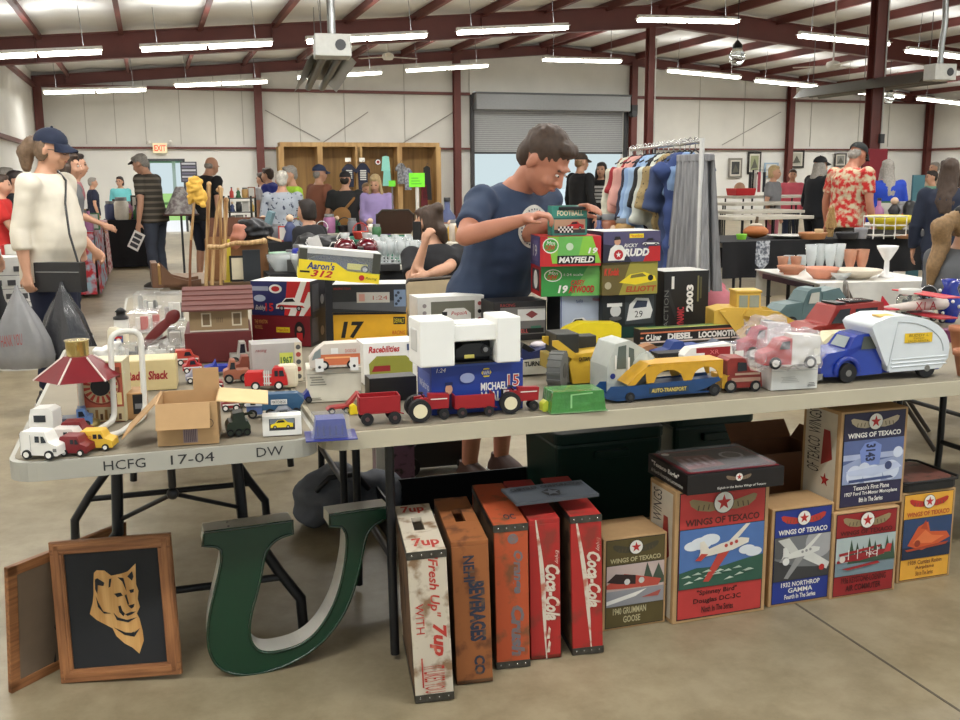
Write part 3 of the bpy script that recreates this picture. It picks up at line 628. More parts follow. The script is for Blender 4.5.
M_ = Matrix.Rotation(0, 4, 'Z'); o_ = single('shoulder_bag', 'black leather shoulder bag on the hip of the woman in the cream shirt', 'bag', mb, (wx, wy, 0), R(wyaw), bevel=.015)
st = MB(); st.tube([(.2, .3, .92*k), (.17, .24, 1.1*k), (.10, .19, 1.28*k), (-.02, .14, 1.42*k), (-.12, .02, 1.5*k), (-.1, -.1, 1.44*k), (.06, -.175, 1.28*k), (.22, -.1, 1.05*k), (.2, .04, .92*k)], .007, LB, 6); part(o_, 'strap', st)
def plastic_bag(label, top, w, h, yaw, c, alpha, seed=0, red=False):
    mb = MB(); random.seed(seed); rings = []; n = 26
    for j, (f, r, q) in enumerate(((0, .02, .02), (.05, .035, .03), (.2, .13, .09), (.4, .26, .15), (.65, .40, .2), (.85, .46, .22), (.95, .43, .2), (1.0, .34, .15))):
        rings.append((Vector((0, 0, -h*f)), w*r, w*q))
    vs = []
    for (cc, a, b) in rings:
        for i in range(n):
            t = 2*math.pi*i/n; f = 1+.10*math.sin(t*7+seed)+.06*math.sin(t*11+cc.z*20); vs.append(cc+Vector((a*f*math.cos(t), b*f*math.sin(t), 0)))
    m = mat(c, .22, alpha=alpha, bump=.3, sc=22, coat=.3)
    mb._add(vs, [(i+j*n, (i+1) % n+j*n, (i+1) % n+(j+1)*n, i+(j+1)*n) for j in range(7) for i in range(n)], m, True); mb._add(vs[-n:], [tuple(range(n))], m)
    o = single('plastic_bag', label, 'bag', mb, top, yaw)
    if red:
        mb = MB(); a = Art(mb, (-w*.25, -w*.235, -h*.72), (1, 0, .1), (0, 0, 1), w*.35, h*.14); a.text('THANK YOU', 0, 0, 1, 1, mat((150, 60, 60), .6)); part(o, 'printing', mb)
    return o
hw = wr.matrix_basis if False else Matrix.Translation((wx, wy, 0)) @ Matrix.Rotation(R(wyaw), 4, 'Z')
hp_ = hw @ (hand+fd*.06)
plastic_bag('translucent grey plastic bag in the hand of the woman in the cream shirt', hp_+Vector((-.02, -.12, .0)), .40, .50, R(5), (150, 150, 152), .75, 1, True)
plastic_bag('charcoal plastic bag beside the grey one held by the woman in cream', hp_+Vector((.2, .0, .01)), .42, .52, R(-8), (58, 58, 62), .93, 4)
# ---- striped shirt man
sx = Xat(157, 13.4)
sm_ = person('man in a dark striped polo shirt with grey hair walking by the left tables', sx, 13.4, 1.80, 78, lean=9, hp=22, hc='grey', smat=mat((66, 60, 52), .85, kind='stripez', sc=13, rgb2=(112, 104, 92)), pants=(66, 72, 86), girth=1.12, near=1, belly=.05, RH=(.24, .2, .83), shoes=(70, 66, 62))
mb = MB(); n0 = 10
pts = [sm_['hd'](math.cos(math.pi*i/n0)*.075, .05+math.sin(math.pi*i/n0)*(.04+.07*j), .07-.01*j) for j in (0, 1) for i in range(n0+1)]
mb._add(pts, [(i, i+1, n0+2+i, n0+1+i) for i in range(n0)], mat((52, 40, 38), .7)); mb._add([p+Vector((0, 0, .006)) for p in pts], [(i, i+1, n0+2+i, n0+1+i) for i in range(n0)], mat((52, 40, 38), .7)); part(sm_['root'], 'visor', mb)
p = atY(139, 232, 13.1); mb = MB(); mb.box(-.06, -.004, -.24, .09, .004, .0, WHITE)
for i in range(3): Art(mb, (-.06, -.0045, -.24), (1, 0, 0), (0, 0, 1), .15, .24).rect(.15, .12+i*.28, .85, .32+i*.28, DGREY)
o_ = single('paper_card', 'white printed card held by the man in the striped polo shirt', 'card', mb, p, 0); o_.rotation_euler = (0, R(28), 0)
# ---- everyone else: (label, px, Y, head top y or H, yaw, dict)
def pp(label, px, Y, top, yaw, **kw):
    H = Ztop(px, top, Y); capo = .0
    if kw.get('sit') is not None: H = kw.pop('H', 1.66)
    elif 'H' in kw: H = kw.pop('H')
    lean = kw.get('lean', 0)
    return person(label, Xat(px, Y, 210), Y, H, yaw, **kw)
pp('woman in a grey top with long brown hair behind the woman in cream', 62, 9.0, 163, -85, shirt=(112, 112, 114), sleeve=2, pants=(38, 44, 62), hair='long', hc='brown', girth=1.1, lean=8, H=1.68, near=1)
pp('person in a dusty pink shirt with dark hair bending to the table at left', 56, 10.2, 163, -75, shirt=(168, 104, 110), hair='short', hc='dark', lean=22, RH=(.3, .45, 1.0), pants=(66, 84, 110), H=1.75, girth=1.1)
pp('child in a red t-shirt at the left edge', 2, 10.0, 176, -80, shirt=(196, 44, 40), hc='brown', pants=(34, 38, 54), RH=(.15, .32, .98), H=1.5)
pp('woman with short greying hair at the left edge behind the child in red', 8, 12.2, 167, -70, shirt=(40, 40, 44), hc='grey', H=1.6)
pp('person with dark brown hair in black at the left edge behind the child in red', 17, 11.1, 172, -80, shirt=(30, 30, 34), hc='dark', H=1.55)
pp('woman in a navy top standing behind the far left table', 94, 20.5, 177, -60, shirt=(36, 40, 62), hc='grey', H=1.5)
pp('woman in an aqua top with glasses standing behind the far left table', 122, 20.5, 175, 175, shirt=(112, 196, 200), sleeve=2, hair='bob', hc='dark', glasses=True, H=1.52, RH=(.12, .25, 1.1))
pp('bald man in a black t-shirt seen from behind near the exit door', 202, 13.9, 163, -38, shirt=(28, 28, 30), hair='bald', hc='grey', pants=(44, 50, 66), leg=.5, lean=14, hp=20, H=1.78, girth=1.15, near=1)
pp('woman with glasses bending over the far display in a white top', 270, 17.5, 178, 60, shirt=(200, 200, 204), hc='brown', lean=18, H=1.58)
pp('person in a royal blue shirt bending over the far display', 286, 16.5, 176, 70, shirt=(38, 48, 130), hc='brown', lean=35, H=1.72, RH=(.3, .4, .95))
pp('woman with short white hair in a grey dotted shirt seen from behind', 283, 11.6, 170, 8, smat=mat((52, 56, 78), .85, kind='spots', sc=26, rgb2=(168, 174, 184)), sleeve=1.5, hc='white', pants=(30, 36, 66), H=1.53, near=1, girth=1.08)
pp('woman in a lime green shirt facing the woman in the grey dotted shirt', 293, 12.6, 165, 125, shirt=(170, 214, 62), sleeve=1.5, hair='short', hc='grey', H=1.6, near=1, hp=5)
pp('man in a rust brown shirt and navy cap with a black shoulder strap', 320, 13.6, 164, -50, shirt=(146, 92, 72), sleeve=1, cap=(50, 60, 88), hc='grey', H=1.62, girth=1.15)
q = pp('man in a black t-shirt with a tan sling bag seen from behind', 346, 13.2, 172, -8, shirt=(40, 40, 42), hc='dark', cap=(40, 38, 40), H=1.53, girth=1.15)
mb = MB(); k = q['k']; mb.tube([(.14, .05, 1.42*k), (.13, -.13, 1.32*k), (-.02, -.18, 1.12*k), (-.18, -.1, .98*k)], .018, mat((150, 106, 56), .7)); mb.ell((-.02, -.2, 1.05*k), (.13, .06, .16), mat((150, 106, 56), .7), M=Matrix.Rotation(R(35), 3, 'Y')); single('sling_bag', 'tan sling bag across the back of the man in the black t-shirt', 'bag', mb, q['root'].location, q['root'].rotation_euler.z)
q = pp('woman with long blonde hair in a lavender cardigan looking down behind the green table', 377, 12.6, 176, 172, shirt=(164, 146, 196), sleeve=2, hair='long', hc='blond', H=1.5, hp=22, RH=(.08, .25, 1.05), LH=(-.1, .25, 1.0))
pp('small person in a pink top behind the lavender cardigan woman', 367, 14.2, 186, -160, shirt=(214, 140, 150), hc='sandy', H=1.38)
pp('seated woman with dark brown hair and a black jacket behind the glassware table', 318, 9.6, 200, 60, shirt=(26, 26, 30), sleeve=2, hair='bob', hc='dark', sit=.46, H=1.6, lean=15)
# woman with the phone
cx, cY = Xat(443, 6.3, 260), 6.3; ck = 1.60/1.75
ph = person('seated woman in a black shirt with a hair bun holding a phone to her ear', cx, cY, 1.60, 38, lean=12, hp=8, hy=22, sit=.47, shirt=(24, 24, 28), sleeve=1, hair='bun', hc='brown', pants=(34, 34, 40), near=1, girth=1.1,
    LH=wl(0, cx, cY, 38, ck, atY(424, 246, 6.02)), RH=wl(0, cx, cY, 38, ck, atY(421, 279, 5.95)), elbow={-1: (-.2, .3, -1)}, handn={-1: (-1, -.2, .2)}, curl=(.8, .8), tail=[((0, -.1, -.05), .045, (.02, -.1, -.12), .03)])
mb = MB(); hd = ph['hd']; a_ = hd(-.09, .0, 0); mb.box(-.006, -.03, -.06, .006, .03, .055, BLACK); o_ = single('phone', 'black phone at the ear of the seated woman with the bun', 'phone', mb, (0, 0, 0), bevel=.004)
o_.matrix_world = Matrix.Translation((cx, cY, 0)) @ Matrix.Rotation(R(38), 4, 'Z') @ Matrix.Translation(hd(-.105, .03, -.03)) @ Matrix.Rotation(R(20), 4, 'Z')
# behind: loading door group
pp('man in a black hoodie and brown cap seen from behind by the roll-up door', 580, 14.6, 154, -60, shirt=(24, 24, 26), sleeve=2, cap=(70, 58, 50), hc='sandy', H=1.77, girth=1.15, pants=(34, 38, 54), near=1)
q = pp('woman with long dark hair in a black sweatshirt with white print by the roll-up door', 601, 15.4, 163, 160, shirt=(24, 24, 26), sleeve=2, hair='long', hc='dark', H=1.66)
mb = MB(); a = Art(mb, Vector((.13, .35, 1.02)), (-1, 0, 0), (0, 0, 1), .26, .3, .002); mb.lay0 = .35
for i, (u0, u1) in enumerate(((.15, .9), (.05, .95), (.1, .8), (.0, 1.), (.2, .9))): a.rect(u0, .08+i*.18, u1, .2+i*.18, mat((200, 200, 198), .8))
drape(mb, q['shirt'], (0, 1, 0)); part(q['root'], 'shirt_print', mb)
pp('bald man in a black jacket leaning in by the roll-up door', 642, 14.8, 163, 70, shirt=(26, 26, 30), sleeve=2, hair='bald', hc='grey', lean=22, hp=25, H=1.78, skin=SKINR)
# right side
pp('woman with blonde bobbed hair in a grey t-shirt by the stacked tables', 772, 16.2, 168, -125, shirt=(128, 128, 132), hair='bob', hc='blond', H=1.6, pants=(190, 110, 124), girth=1.05)
pp('woman in a pink cardigan and rose top by the end wall', 791, 18.9, 170, 165, shirt=(214, 96, 112), hair='short', hc='brown', H=1.56, sleeve=2)
pp('bearded man in a black shirt and black cap walking right of the stacked tables', 815, 14.4, 159, -75, shirt=(22, 24, 30), cap=(18, 18, 20), hair='long', hc='grey', beard='grey', H=1.70, pants=(26, 28, 34), girth=1.2, sleeve=1.5, lean=4)
ha = pp('man in a red and cream flower-print shirt and black cap beside the red padded column', 846, 10.9, 143, -62, smat=mat((202, 190, 158), .8, kind='mottle', sc=17, rgb2=(196, 40, 38), var=.2), cap=(34, 38, 38), hc='grey', H=1.80, near=1, girth=1.2, belly=.05, hp=26, lean=5, pants=(60, 56, 52), skin=SKINR)
pp('woman with long ash-blonde hair in a royal blue jacket seen from behind', 885, 12.95, 159, 2, shirt=(32, 66, 176), sleeve=2, hair='long', hc='grey', H=1.63, pants=(34, 36, 50), girth=1.1)
pp('woman with long brown hair in a navy jacket seen from behind at the right edge', 947, 8.6, 160, -32, shirt=(34, 42, 62), sleeve=2, hair='long', hc='brown', H=1.57, girth=1.1, near=1)
pp('grey-haired person far behind the right tables', 932, 21., 162, 100, shirt=(190, 170, 150), hc='grey', H=1.7)
pp('dark-haired person far behind the right tables', 941, 22., 161, 140, shirt=(180, 150, 140), hc='dark', H=1.75)
pp('person with short dark hair in a green top behind the far right display', 930, 16., 170, 90, shirt=(120, 170, 150), hc='dark', H=1.5)
gy = 5.7
person('seated woman in a grey t-shirt and black cap with a long blonde ponytail', Xat(950, gy, 240), gy, 1.66, -78, sit=.44, lean=10, hp=5, shirt=(92, 94, 98), hair='pony', hc='sandy', cap=(20, 20, 22), near=1, girth=1.2,
    tail=[((0, -.10, .04), .05, (0, -.19, -.02), .06), ((0, -.19, -.02), .06, (0, -.17, -.12), .05), ((0, -.17, -.12), .05, (0, -.20, -.26), .045), ((0, -.20, -.26), .045, (0, -.21, -.38), .02)], pants=(50, 54, 66))
person('crouching person in a rose pink top behind the clothes rack', Xat(726, 7.6, 260), 7.6, 1.6, 60, sit=.34, lean=48, shirt=(206, 124, 136), sleeve=2, pants=(50, 46, 56), hc='brown', near=1, girth=1.15)
person('person in black trousers and black sneakers walking out of the left edge', Xat(-14, 7.6, 330), 7.6, 1.75, -80, step=.22, shirt=(40, 42, 48), pants=(24, 24, 28), hc='dark', near=1)
# ============================================================ FOLDING TABLES AND WHAT STANDS ON THEM
TZ = .742
def slab(mb, x0, y0, x1, y1, z0, z1, r, m, n=5):
    pts = []
    for cx_, cy_, a0 in ((x1-r, y1-r, 0), (x0+r, y1-r, 90), (x0+r, y0+r, 180), (x1-r, y0+r, 270)):
        for i in range(n+1): t = R(a0+90*i/n); pts.append((cx_+r*math.cos(t), cy_+r*math.sin(t)))
    k = len(pts); vs = [(x, y, z0) for x, y in pts]+[(x, y, z1) for x, y in pts]
    mb._add(vs, [(i, (i+1) % k, k+(i+1) % k, k+i) for i in range(k)]+[tuple(range(k-1, -1, -1)), tuple(range(k, 2*k))], m); return pts
LEGM = mat((36, 37, 40), .4, .3)
def folding_table(u0, u1, v0, v1, label, col=(186, 182, 168), along='u', z=.74, group=None, rot=0., mark=False, legs=3, r=.07):
    base = BW(u0, v0) if not rot else Vector((u0, v0, 0)); L, D = u1-u0, v1-v0
    if rot: L, D = u1, v1
    t = thing('folding_table', label, 'table', base, BA+R(rot), group)
    TM = mat(col, .5, var=.06, sc=6, bump=.05); mb = MB(); slab(mb, 0, 0, L, D, z-.05, z-.0015, r, TM); slab(mb, .012, .012, L-.012, D-.012, z-.0014, z, r, mat((146, 137, 119), .8, var=.14, sc=5))
    o = part(t, 'table_top', mb, .008)
    if mark:
        INK = mat((44, 44, 46), .7)
        for s_, a_, b_ in (('HCFG', .29, .42), ('17-04', .5, .64), ('DW', .78, .87)):
            mb = MB(); Art(mb, (a_*L, 0, z-.05), (1, 0, 0), (0, 0, 1), (b_-a_)*L, .05, .001).text(s_, 0, .25, 1, .75, INK); part(o, 'handwriting', mb)
    if legs:
        ends = ((.24, 1), (1-.24, -1))
        for f, s in ends:
            if (s > 0 and not legs & 1) or (s < 0 and not legs & 2): continue
            mb = MB()
            if along == 'u':
                x = .21 if s > 0 else L-.21; ps = [[(x, y, z-.05), (x, y, .3), (x, y+(yy)*.3, .02)] for y, yy in ((.12, -.05), (D-.12, .05))]
                for p in ps: mb.tube(p, .014, LEGM, 8)
                mb.tube([(x, .12, .32), (x, D-.12, .32)], .011, LEGM, 8); mb.tube([(x, .12, z-.08), (x, D-.12, z-.08)], .011, LEGM, 8)
                mb.tube([(x, D/2, z-.08), (x+s*.32, D/2, z-.05)], .008, LEGM, 6); part(t, 'leg_frame', mb)
            else:
                y = .40 if s > 0 else D-.40
                for q_ in (-1, 1): mb.tube([(L/2+q_*.165+.02, y, z-.05), (L/2+q_*.18+.02, y, .40), (L/2+q_*.30, y, .22), (L/2+q_*.365, y, .12), (L/2+q_*.37, y, .02)], .017, LEGM, 8)
                mb.tube([(L/2-.30, y, .2), (L/2+.30, y, .2)], .012, LEGM, 8)
                mb.tube([(L/2, y-s*.28, z-.05), (L/2, y-s*.25, z-.14)], .011, LEGM, 6); mb.ell((L/2, y-s*.25, z-.16), .017, LEGM, 8, 6)
                for q in (L/2-.15, L/2+.19): mb.tube([(L/2, y+s*(-.25), z-.16), (q, y, z-.30)], .007, LEGM, 6)
                part(t, 'leg_frame', mb)
    return t
folding_table(-.375, .395, 2.6, 4.43, 'grey folding table at left with its marked short end facing the viewer', along='v', mark=True, col=(172, 170, 160))
folding_table(-.17, .60, 4.45, 6.28, 'grey folding table behind the marked one, carrying the plastic-wrapped trays', along='v', col=(172, 170, 160))
folding_table(.405, 3.3, 2.63, 3.39, 'long beige folding table across the front with the tractors and trucks on its edge', col=(192, 184, 162))
folding_table(.405, 3.3, 3.405, 4.165, 'long beige folding table right behind the front one, carrying the car boxes', col=(180, 172, 152))
folding_table(3.315, 5.2, 2.64, 3.40, 'beige folding table at the right edge beyond the camper truck', col=(192, 184, 162), legs=2)
folding_table(3.315, 5.2, 3.405, 4.165, 'beige folding table at the right edge under the glass jars', col=(180, 172, 152))
# ---------------- helpers for the goods
def carton(label, cat, name, xl, xr, yb, yt, depth, body, z0=TZ, yaw=18., side=None, top=None, group=None, bev=.0015, open_=False):
    a, w, h, th = front(xl, xr, yb, yt, z0, yaw); a = Vector((a.x, a.y, z0+.0005))
    t = thing(name, label, cat, a, th, group); mb = MB(); b = body
    mb.box(0, 0, 0, w, depth, h, b)
    part(t, 'box_body', mb, bev)
    mb = MB(); t['w'], t['h'], t['d'] = w, h, depth
    F = Art(mb, (0, 0, 0), (1, 0, 0), (0, 0, 1), w, h); L = Art(mb, (0, depth, 0), (0, -1, 0), (0, 0, 1), depth, h); Rr = Art(mb, (w, 0, 0), (0, 1, 0), (0, 0, 1), depth, h); T = Art(mb, (0, 0, h), (1, 0, 0), (0, 1, 0), w, depth)
    if side: Rr.rect(0, 0, 1, 1, side); L.rect(0, 0, 1, 1, side)
    if top: T.rect(0, 0, 1, 1, top)
    return t, mb, F, L, Rr, T
def done(t, mb, name='printing'):
    for k in ('w', 'h', 'd'):
        if k in t: del t[k]
    return part(t, name, mb)
def c(*a): return mat(tuple(a), .45)
W_, K_, R_, Y_, B_ = c(236, 234, 228), c(18, 18, 20), c(190, 34, 36), c(240, 214, 40), c(30, 50, 130)
def racecar(A, u, v, s, m, m2=None, glass=K_):
    """little printed race car, s = width fraction"""
    q = s*A.W/A.H; P = lambda a, b: (u+a*s, v+b*q)
    A.poly([P(0, .06), P(.02, .2), P(.2, .26), P(.33, .4), P(.62, .42), P(.76, .29), P(1, .24), P(1, .06)], m)
    A.poly([P(.25, .27), P(.36, .38), P(.58, .39), P(.66, .29)], glass)
    if m2: A.poly([P(.02, .1), P(.98, .1), P(.9, .17), P(.1, .19)], m2)
    for x in (.2, .78): A.circ(P(x, 0)[0], P(0, .08)[1], .085*s, K_, n=12); A.circ(P(x, 0)[0], P(0, .08)[1], .045*s, c(170, 170, 170), n=10)
def blurb(A, u0, v0, u1, v1, n, m):
    for i in range(n):
        b = v0+(v1-v0)*(i+.2)/n; A.rect(u0+(u1-u0)*.05*((i*7) % 3), b, u1-(u1-u0)*.08*((i*5) % 4), b+(v1-v0)*.5/n, m)
# ---- NASCAR style boxes left of the middle
t, mb, F, L, Q, T = carton('red box printed NASCAR WINSTON CUP with number 28, under the number 15 box', 'box', 'toy_box', 253, 311, 345, 315, .17, c(120, 24, 34), yaw=-13., side=c(44, 44, 50))
F.text('THE WINSTON\nNO BULL', .05, .55, .27, .85, c(220, 170, 90)); F.rect(.42, .45, .65, .62, Y_); F.text('Havoline', .44, .48, .63, .6, R_); F.rect(.35, .03, .62, .24, B_); F.text('TEXACO 28', .36, .06, .6, .22, W_); F.text('28', .63, .04, .75, .24, Y_); F.circ(.82, .5, .09, K_, .32); F.circ(.82, .58, .04, c(190, 150, 130)); F.rect(.77, .2, .87, .45, R_)
Q.rect(.1, .1, .5, .9, c(90, 90, 96)); Q.circ(.75, .4, .12, c(150, 140, 130)); h1 = t['h']; done(t, mb)
t, mb, F, L, Q, T = carton('blue, red and white race car box with number 15 on the red box', 'box', 'toy_box', 252, 311, 315, 281, .17, c(36, 42, 96), z0=TZ+h1+.001, yaw=-12., side=c(44, 44, 50), top=W_)
F.poly([(.55, 0), (.62, 1), (1, 1), (1, 0)], R_); F.poly([(.62, 0), (.85, 1), (.95, 1), (.74, 0)], W_); F.poly([(.8, 0), (.97, .7), (1, .7), (1, .3), (.88, 0)], W_); F.circ(.42, .78, .11, W_, .13); F.circ(.42, .78, .07, R_, .08); F.rect(.02, .72, .3, .85, c(150, 156, 176)); F.circ(.15, .5, .1, c(170, 180, 200), .1)
F.text('15', .24, .12, .38, .36, R_, bold=.03); F.text('Bobby', .07, .12, .25, .3, W_, shear=.4); racecar(F, .42, .15, .5, W_, R_); Q.rect(.1, .1, .55, .9, c(90, 90, 96)); Q.circ(.75, .4, .12, c(180, 180, 180)); h2 = t['h']; done(t, mb)
zt = TZ+h1+h2
# behind: DeWalt 17 with a grey box on top
t, mb, F, L, Q, T = carton('yellow DeWalt race car box with a black number 17', 'box', 'toy_box', 334, 407, 345, 313, .17, c(234, 176, 36), yaw=3., side=c(190, 140, 40))
F.text('17', .1, .2, .42, .72, K_, shear=.2, bold=.04); F.rect(.82, .62, .98, .85, K_); F.text('DEWALT', .83, .66, .97, .8, Y_); F.text('RACING', .8, .3, .98, .42, R_, shear=.2); F.rect(.55, .3, .8, .5, c(234, 176, 36)); F.rect(.0, .94, 1, 1, K_); h3 = t['h']; done(t, mb)
t, mb, F, L, Q, T = carton('black and silver race car box on top of the yellow 17 box', 'box', 'toy_box', 333, 406, 313, 285, .17, c(44, 46, 52), z0=TZ+h3+.001, yaw=3., top=c(214, 212, 208))
F.poly([(0, .15), (1, .0), (1, .42), (0, .38)], c(96, 98, 104)); F.rect(.33, .35, .78, .72, c(206, 202, 196)); F.rect(.36, .4, .44, .66, c(214, 160, 150)); F.text('RACING TEAM', .02, .82, .25, .9, R_); F.rect(.84, .2, 1, .8, c(130, 150, 180)); F.text('1:24', .55, .45, .75, .6, c(180, 90, 80))
for i in range(5): F.circ(.87+.03*(i % 3), .3+.1*i, .02, c(50, 60, 80))
h4 = t['h']; done(t, mb)
# Aaron's 312
A0, w, h, th = front(299, 377, 287, 256, zt+.003, 22); t = thing('toy_box', 'yellow Aaron\'s 312 race car box with clear window, topmost of the left stack', 'box', (A0.x, A0.y-.02, zt+.04), rot=(0, R(6), R(12))); dp = .13
mb = MB(); mb.box(0, 0, 0, w, dp, h*.32, c(226, 214, 52)); mb.box(0, 0, h*.32, .03, dp, h*.98, c(66, 66, 56)); mb.box(w-.03, 0, h*.32, w, dp, h*.98, c(66, 66, 56)); mb.box(0, dp-.004, h*.32, w, dp, h*.98, c(110, 116, 128)); mb.box(0, 0, h*.96, w, dp, h, c(206, 206, 204)); mb.box(.03, 0, h*.82, w-.03, .003, h*.97, c(206, 206, 204)); part(t, 'box_body', mb, .001)
mb = MB(); F = Art(mb, (0, 0, 0), (1, 0, 0), (0, 0, 1), w, h); F.poly([(0, 0), (1, 0), (1, .26), (.6, .34), (.45, .58), (0, .62)], Y_); F.text("Aaron's", .1, .32, .44, .56, B_, shear=.2, bold=.03); F.text('312', .15, .08, .42, .30, R_, shear=.3, bold=.03); F.rect(.02, .2, .14, .26, K_); F.circ(.78, .16, .035, R_); F.text('Racing', .83, .1, .97, .2, K_, shear=.2); part(t, 'printing', mb)
mb = MB(); mb.prism([(.04, h*.4), (w-.05, h*.36), (w-.04, h*.56), (w*.75, h*.64), (w*.62, h*.82), (w*.3, h*.82), (w*.16, h*.66), (.04, h*.62)], .03, .10, c(60, 70, 110)); mb.box(w*.6, .028, h*.38, w-.045, .102, h*.58, c(222, 214, 110)); mb.wheel(w*.82, .06, h*.42, h*.13, .08, K_, CHROME); part(t, 'model_car', mb, .002)
mb = MB(); mb.box(.03, .001, h*.34, w-.03, .002, h*.95, CLEAR); part(t, 'clear_window', mb)
# ---- centre: NAPA box with foam block
t, mb, F, L, Q, T = carton('blue NAPA race car box printed MICHAEL WALTRIP 15, holding the white foam block', 'box', 'toy_box', 432, 523, 416, 365, .16, c(36, 62, 150), top=c(36, 62, 150))
F.rect(0, .93, 1, .97, c(60, 90, 180)); F.text('MICHAEL', .53, .42, .82, .58, W_, bold=.03); F.text('WALTRIP', .53, .2, .95, .4, W_, bold=.03); F.text('15', .82, .46, .96, .72, W_, bold=.05); F.text('15', .83, .48, .95, .70, c(200, 70, 60), bold=.01); F.circ(.59, .78, .055, Y_, .1, 6); F.rect(.55, .72, .63, .84, B_); F.text('NAPA', .555, .74, .625, .82, W_)
F.text('1:24', .05, .84, .15, .92, W_, shear=.2); F.circ(.38, .7, .08, c(150, 160, 200), .1); F.circ(.18, .5, .04, SKIN, .1); F.poly([(.1, .1), (.13, .4), (.23, .4), (.28, .1)], c(40, 44, 80)); F.rect(.14, .58, .22, .64, c(30, 40, 90)); L.rect(.1, .3, .9, .8, c(80, 100, 180)); L.text('Waltrip', .15, .4, .85, .6, W_); hn = t['h']; done(t, mb)
A0, w, h, th = front(420, 521, 369, 322, TZ+hn+.001, 18); wl_ = w; t = thing('foam_block', 'white foam packing block with a dark model car in its opening, on the NAPA box', 'packing foam', (A0.x, A0.y+.01, TZ+hn+.001), th); d = .13
FO = mat((236, 236, 232), .8, var=.02); mb = MB(); mb.box(0, 0, 0, w*.34, d, h, FO); mb.box(w*.76, 0, 0, w, d, h, FO); mb.box(w*.3, .012, h*.5, w*.8, d, h*.86, FO); mb.box(w*.3, d*.6, 0, w*.8, d, h*.5, FO); mb.box(w*.36, .02, h*.84, w*.72, d*.6, h*.9, FO); mb.box(-.002, .03, h*.3, .01, d-.03, h*.8, mat((206, 206, 202), .8)); part(t, 'foam_body', mb, .008)
mb = MB(); mb.box(w*.345, d*.5, .002, w*.755, d*.58, h*.48, mat((24, 24, 26), .5)); mb.box(w*.345, .02, .0, w*.755, d*.5, .004, mat((24, 24, 26), .5)); part(t, 'dark_sheet', mb); mb = MB(); mb.prism([(w*.37, .02), (w*.73, .02), (w*.73, h*.3), (w*.62, h*.44), (w*.46, h*.44), (w*.37, h*.32)], .02, .06, K_); mb.wheel(w*.66, .04, h*.3, h*.09, .05, K_, GREY); mb.box(w*.45, .018, h*.12, w*.55, .02, h*.2, c(190, 180, 90)); part(t, 'model_car', mb, .002)  # black sheets behind and under the model car make the opening dark
# camper box behind the foam
t, mb, F, L, Q, T = carton('white window box with a small white and blue camper van model, behind the foam block', 'box', 'toy_box', 418, 484, 338, 298, .14, W_, z0=TZ, side=W_)
F.rect(.2, .12, .86, .88, c(120, 118, 104)); F.rect(.22, .14, .84, .42, c(60, 70, 110)); F.poly([(.33, .38), (.36, .6), (.42, .7), (.7, .7), (.8, .56), (.8, .38)], W_); F.rect(.33, .2, .8, .38, B_); F.rect(.36, .52, .44, .62, K_); F.text('PepsiA', .5, .5, .74, .62, R_, shear=.2)
for i in range(4): F.circ(.93, .2+.2*i, .03, c(160, 80, 80) if i % 2 else K_); F.circ(.1, .25+.18*i, .03, c(160, 150, 150))
done(t, mb, 'window_printing')
# black 1:24 box at right of foam
t, mb, F, L, Q, T = carton('black 1:24 race car box with a silver window, right of the foam block', 'box', 'toy_box', 494, 546, 342, 303, .17, c(32, 30, 32), side=c(26, 24, 26))
F.rect(.12, .15, .98, .86, c(110, 106, 104)); F.rect(.45, .5, .98, .8, c(206, 204, 200)); F.poly([(.6, .66), (.72, .76), (.84, .66), (.72, .56)], c(130, 60, 60)); F.rect(.12, .18, .95, .3, K_); F.text('REVELL', .35, .19, .65, .29, c(190, 90, 90), bold=.02); F.rect(.7, .3, .9, .36, c(60, 110, 90)); F.text('RACING', .12, .88, .4, .96, c(170, 60, 60)); Q.text('1:24', .35, .22, .8, .36, W_, bold=.03); Q.text('SCALE STOCK', .2, .1, .9, .19, W_)
for i in range(6): Q.circ(.2+.14*(i % 5), .45+.12*(i % 3), .07, c(70, 68, 66))
done(t, mb)
# brown base under it is the table edge; ---- tall stack: football, Mayfield, Atwood, car box
t, mb, F, L, Q, T = carton('pale blue box with a white stock car drawing, bottom of the stack beside the man', 'box', 'toy_box', 560, 600, 340, 296, .15, c(180, 190, 208), side=K_)
racecar(F, .08, .15, .8, W_, B_); racecar(F, .12, .1, .7, c(200, 206, 216), c(60, 80, 150)); F.text('NAPA', .38, .82, .55, .9, B_); F.text('Winston', .78, .85, .97, .93, R_); F.rect(0, 0, .02, 1, B_); hb = t['h']; done(t, mb)
t, mb, F, L, Q, T = carton('green and red soda race car box printed 19 CASEY ATWOOD, second in the stack', 'box', 'toy_box', 541, 600, 297, 266, .2, c(60, 150, 70), yaw=9., z0=TZ+hb+.001)
F.poly([(.5, 0), (1, 0), (1, 1), (.8, 1)], c(110, 180, 90)); F.circ(.2, .68, .15, W_, .2); F.circ(.2, .68, .135, c(70, 160, 60), .17); F.text('Mtn', .12, .68, .28, .82, W_, shear=.3); F.text('DEW', .1, .54, .28, .7, R_, shear=.3, bold=.03); F.text('19', .28, .1, .45, .36, W_, shear=.2, bold=.04); F.text('CASEY', .5, .36, .74, .52, R_, shear=.2, bold=.03); F.text('ATWOOD', .46, .1, .9, .34, R_, shear=.2, bold=.04); F.text('1:24 scale', .38, .66, .7, .74, W_)
L.rect(0, 0, 1, 1, R_); L.rect(.15, .15, .85, .85, c(60, 60, 66)); L.circ(.5, .5, .2, W_); hc_ = t['h']; done(t, mb)
t, mb, F, L, Q, T = carton('green and red soda race car box printed 19 MAYFIELD, third in the stack', 'box', 'toy_box', 540, 601, 267, 237, .2, c(200, 40, 44), yaw=8., z0=TZ+hb+hc_+.002, top=c(210, 50, 50))
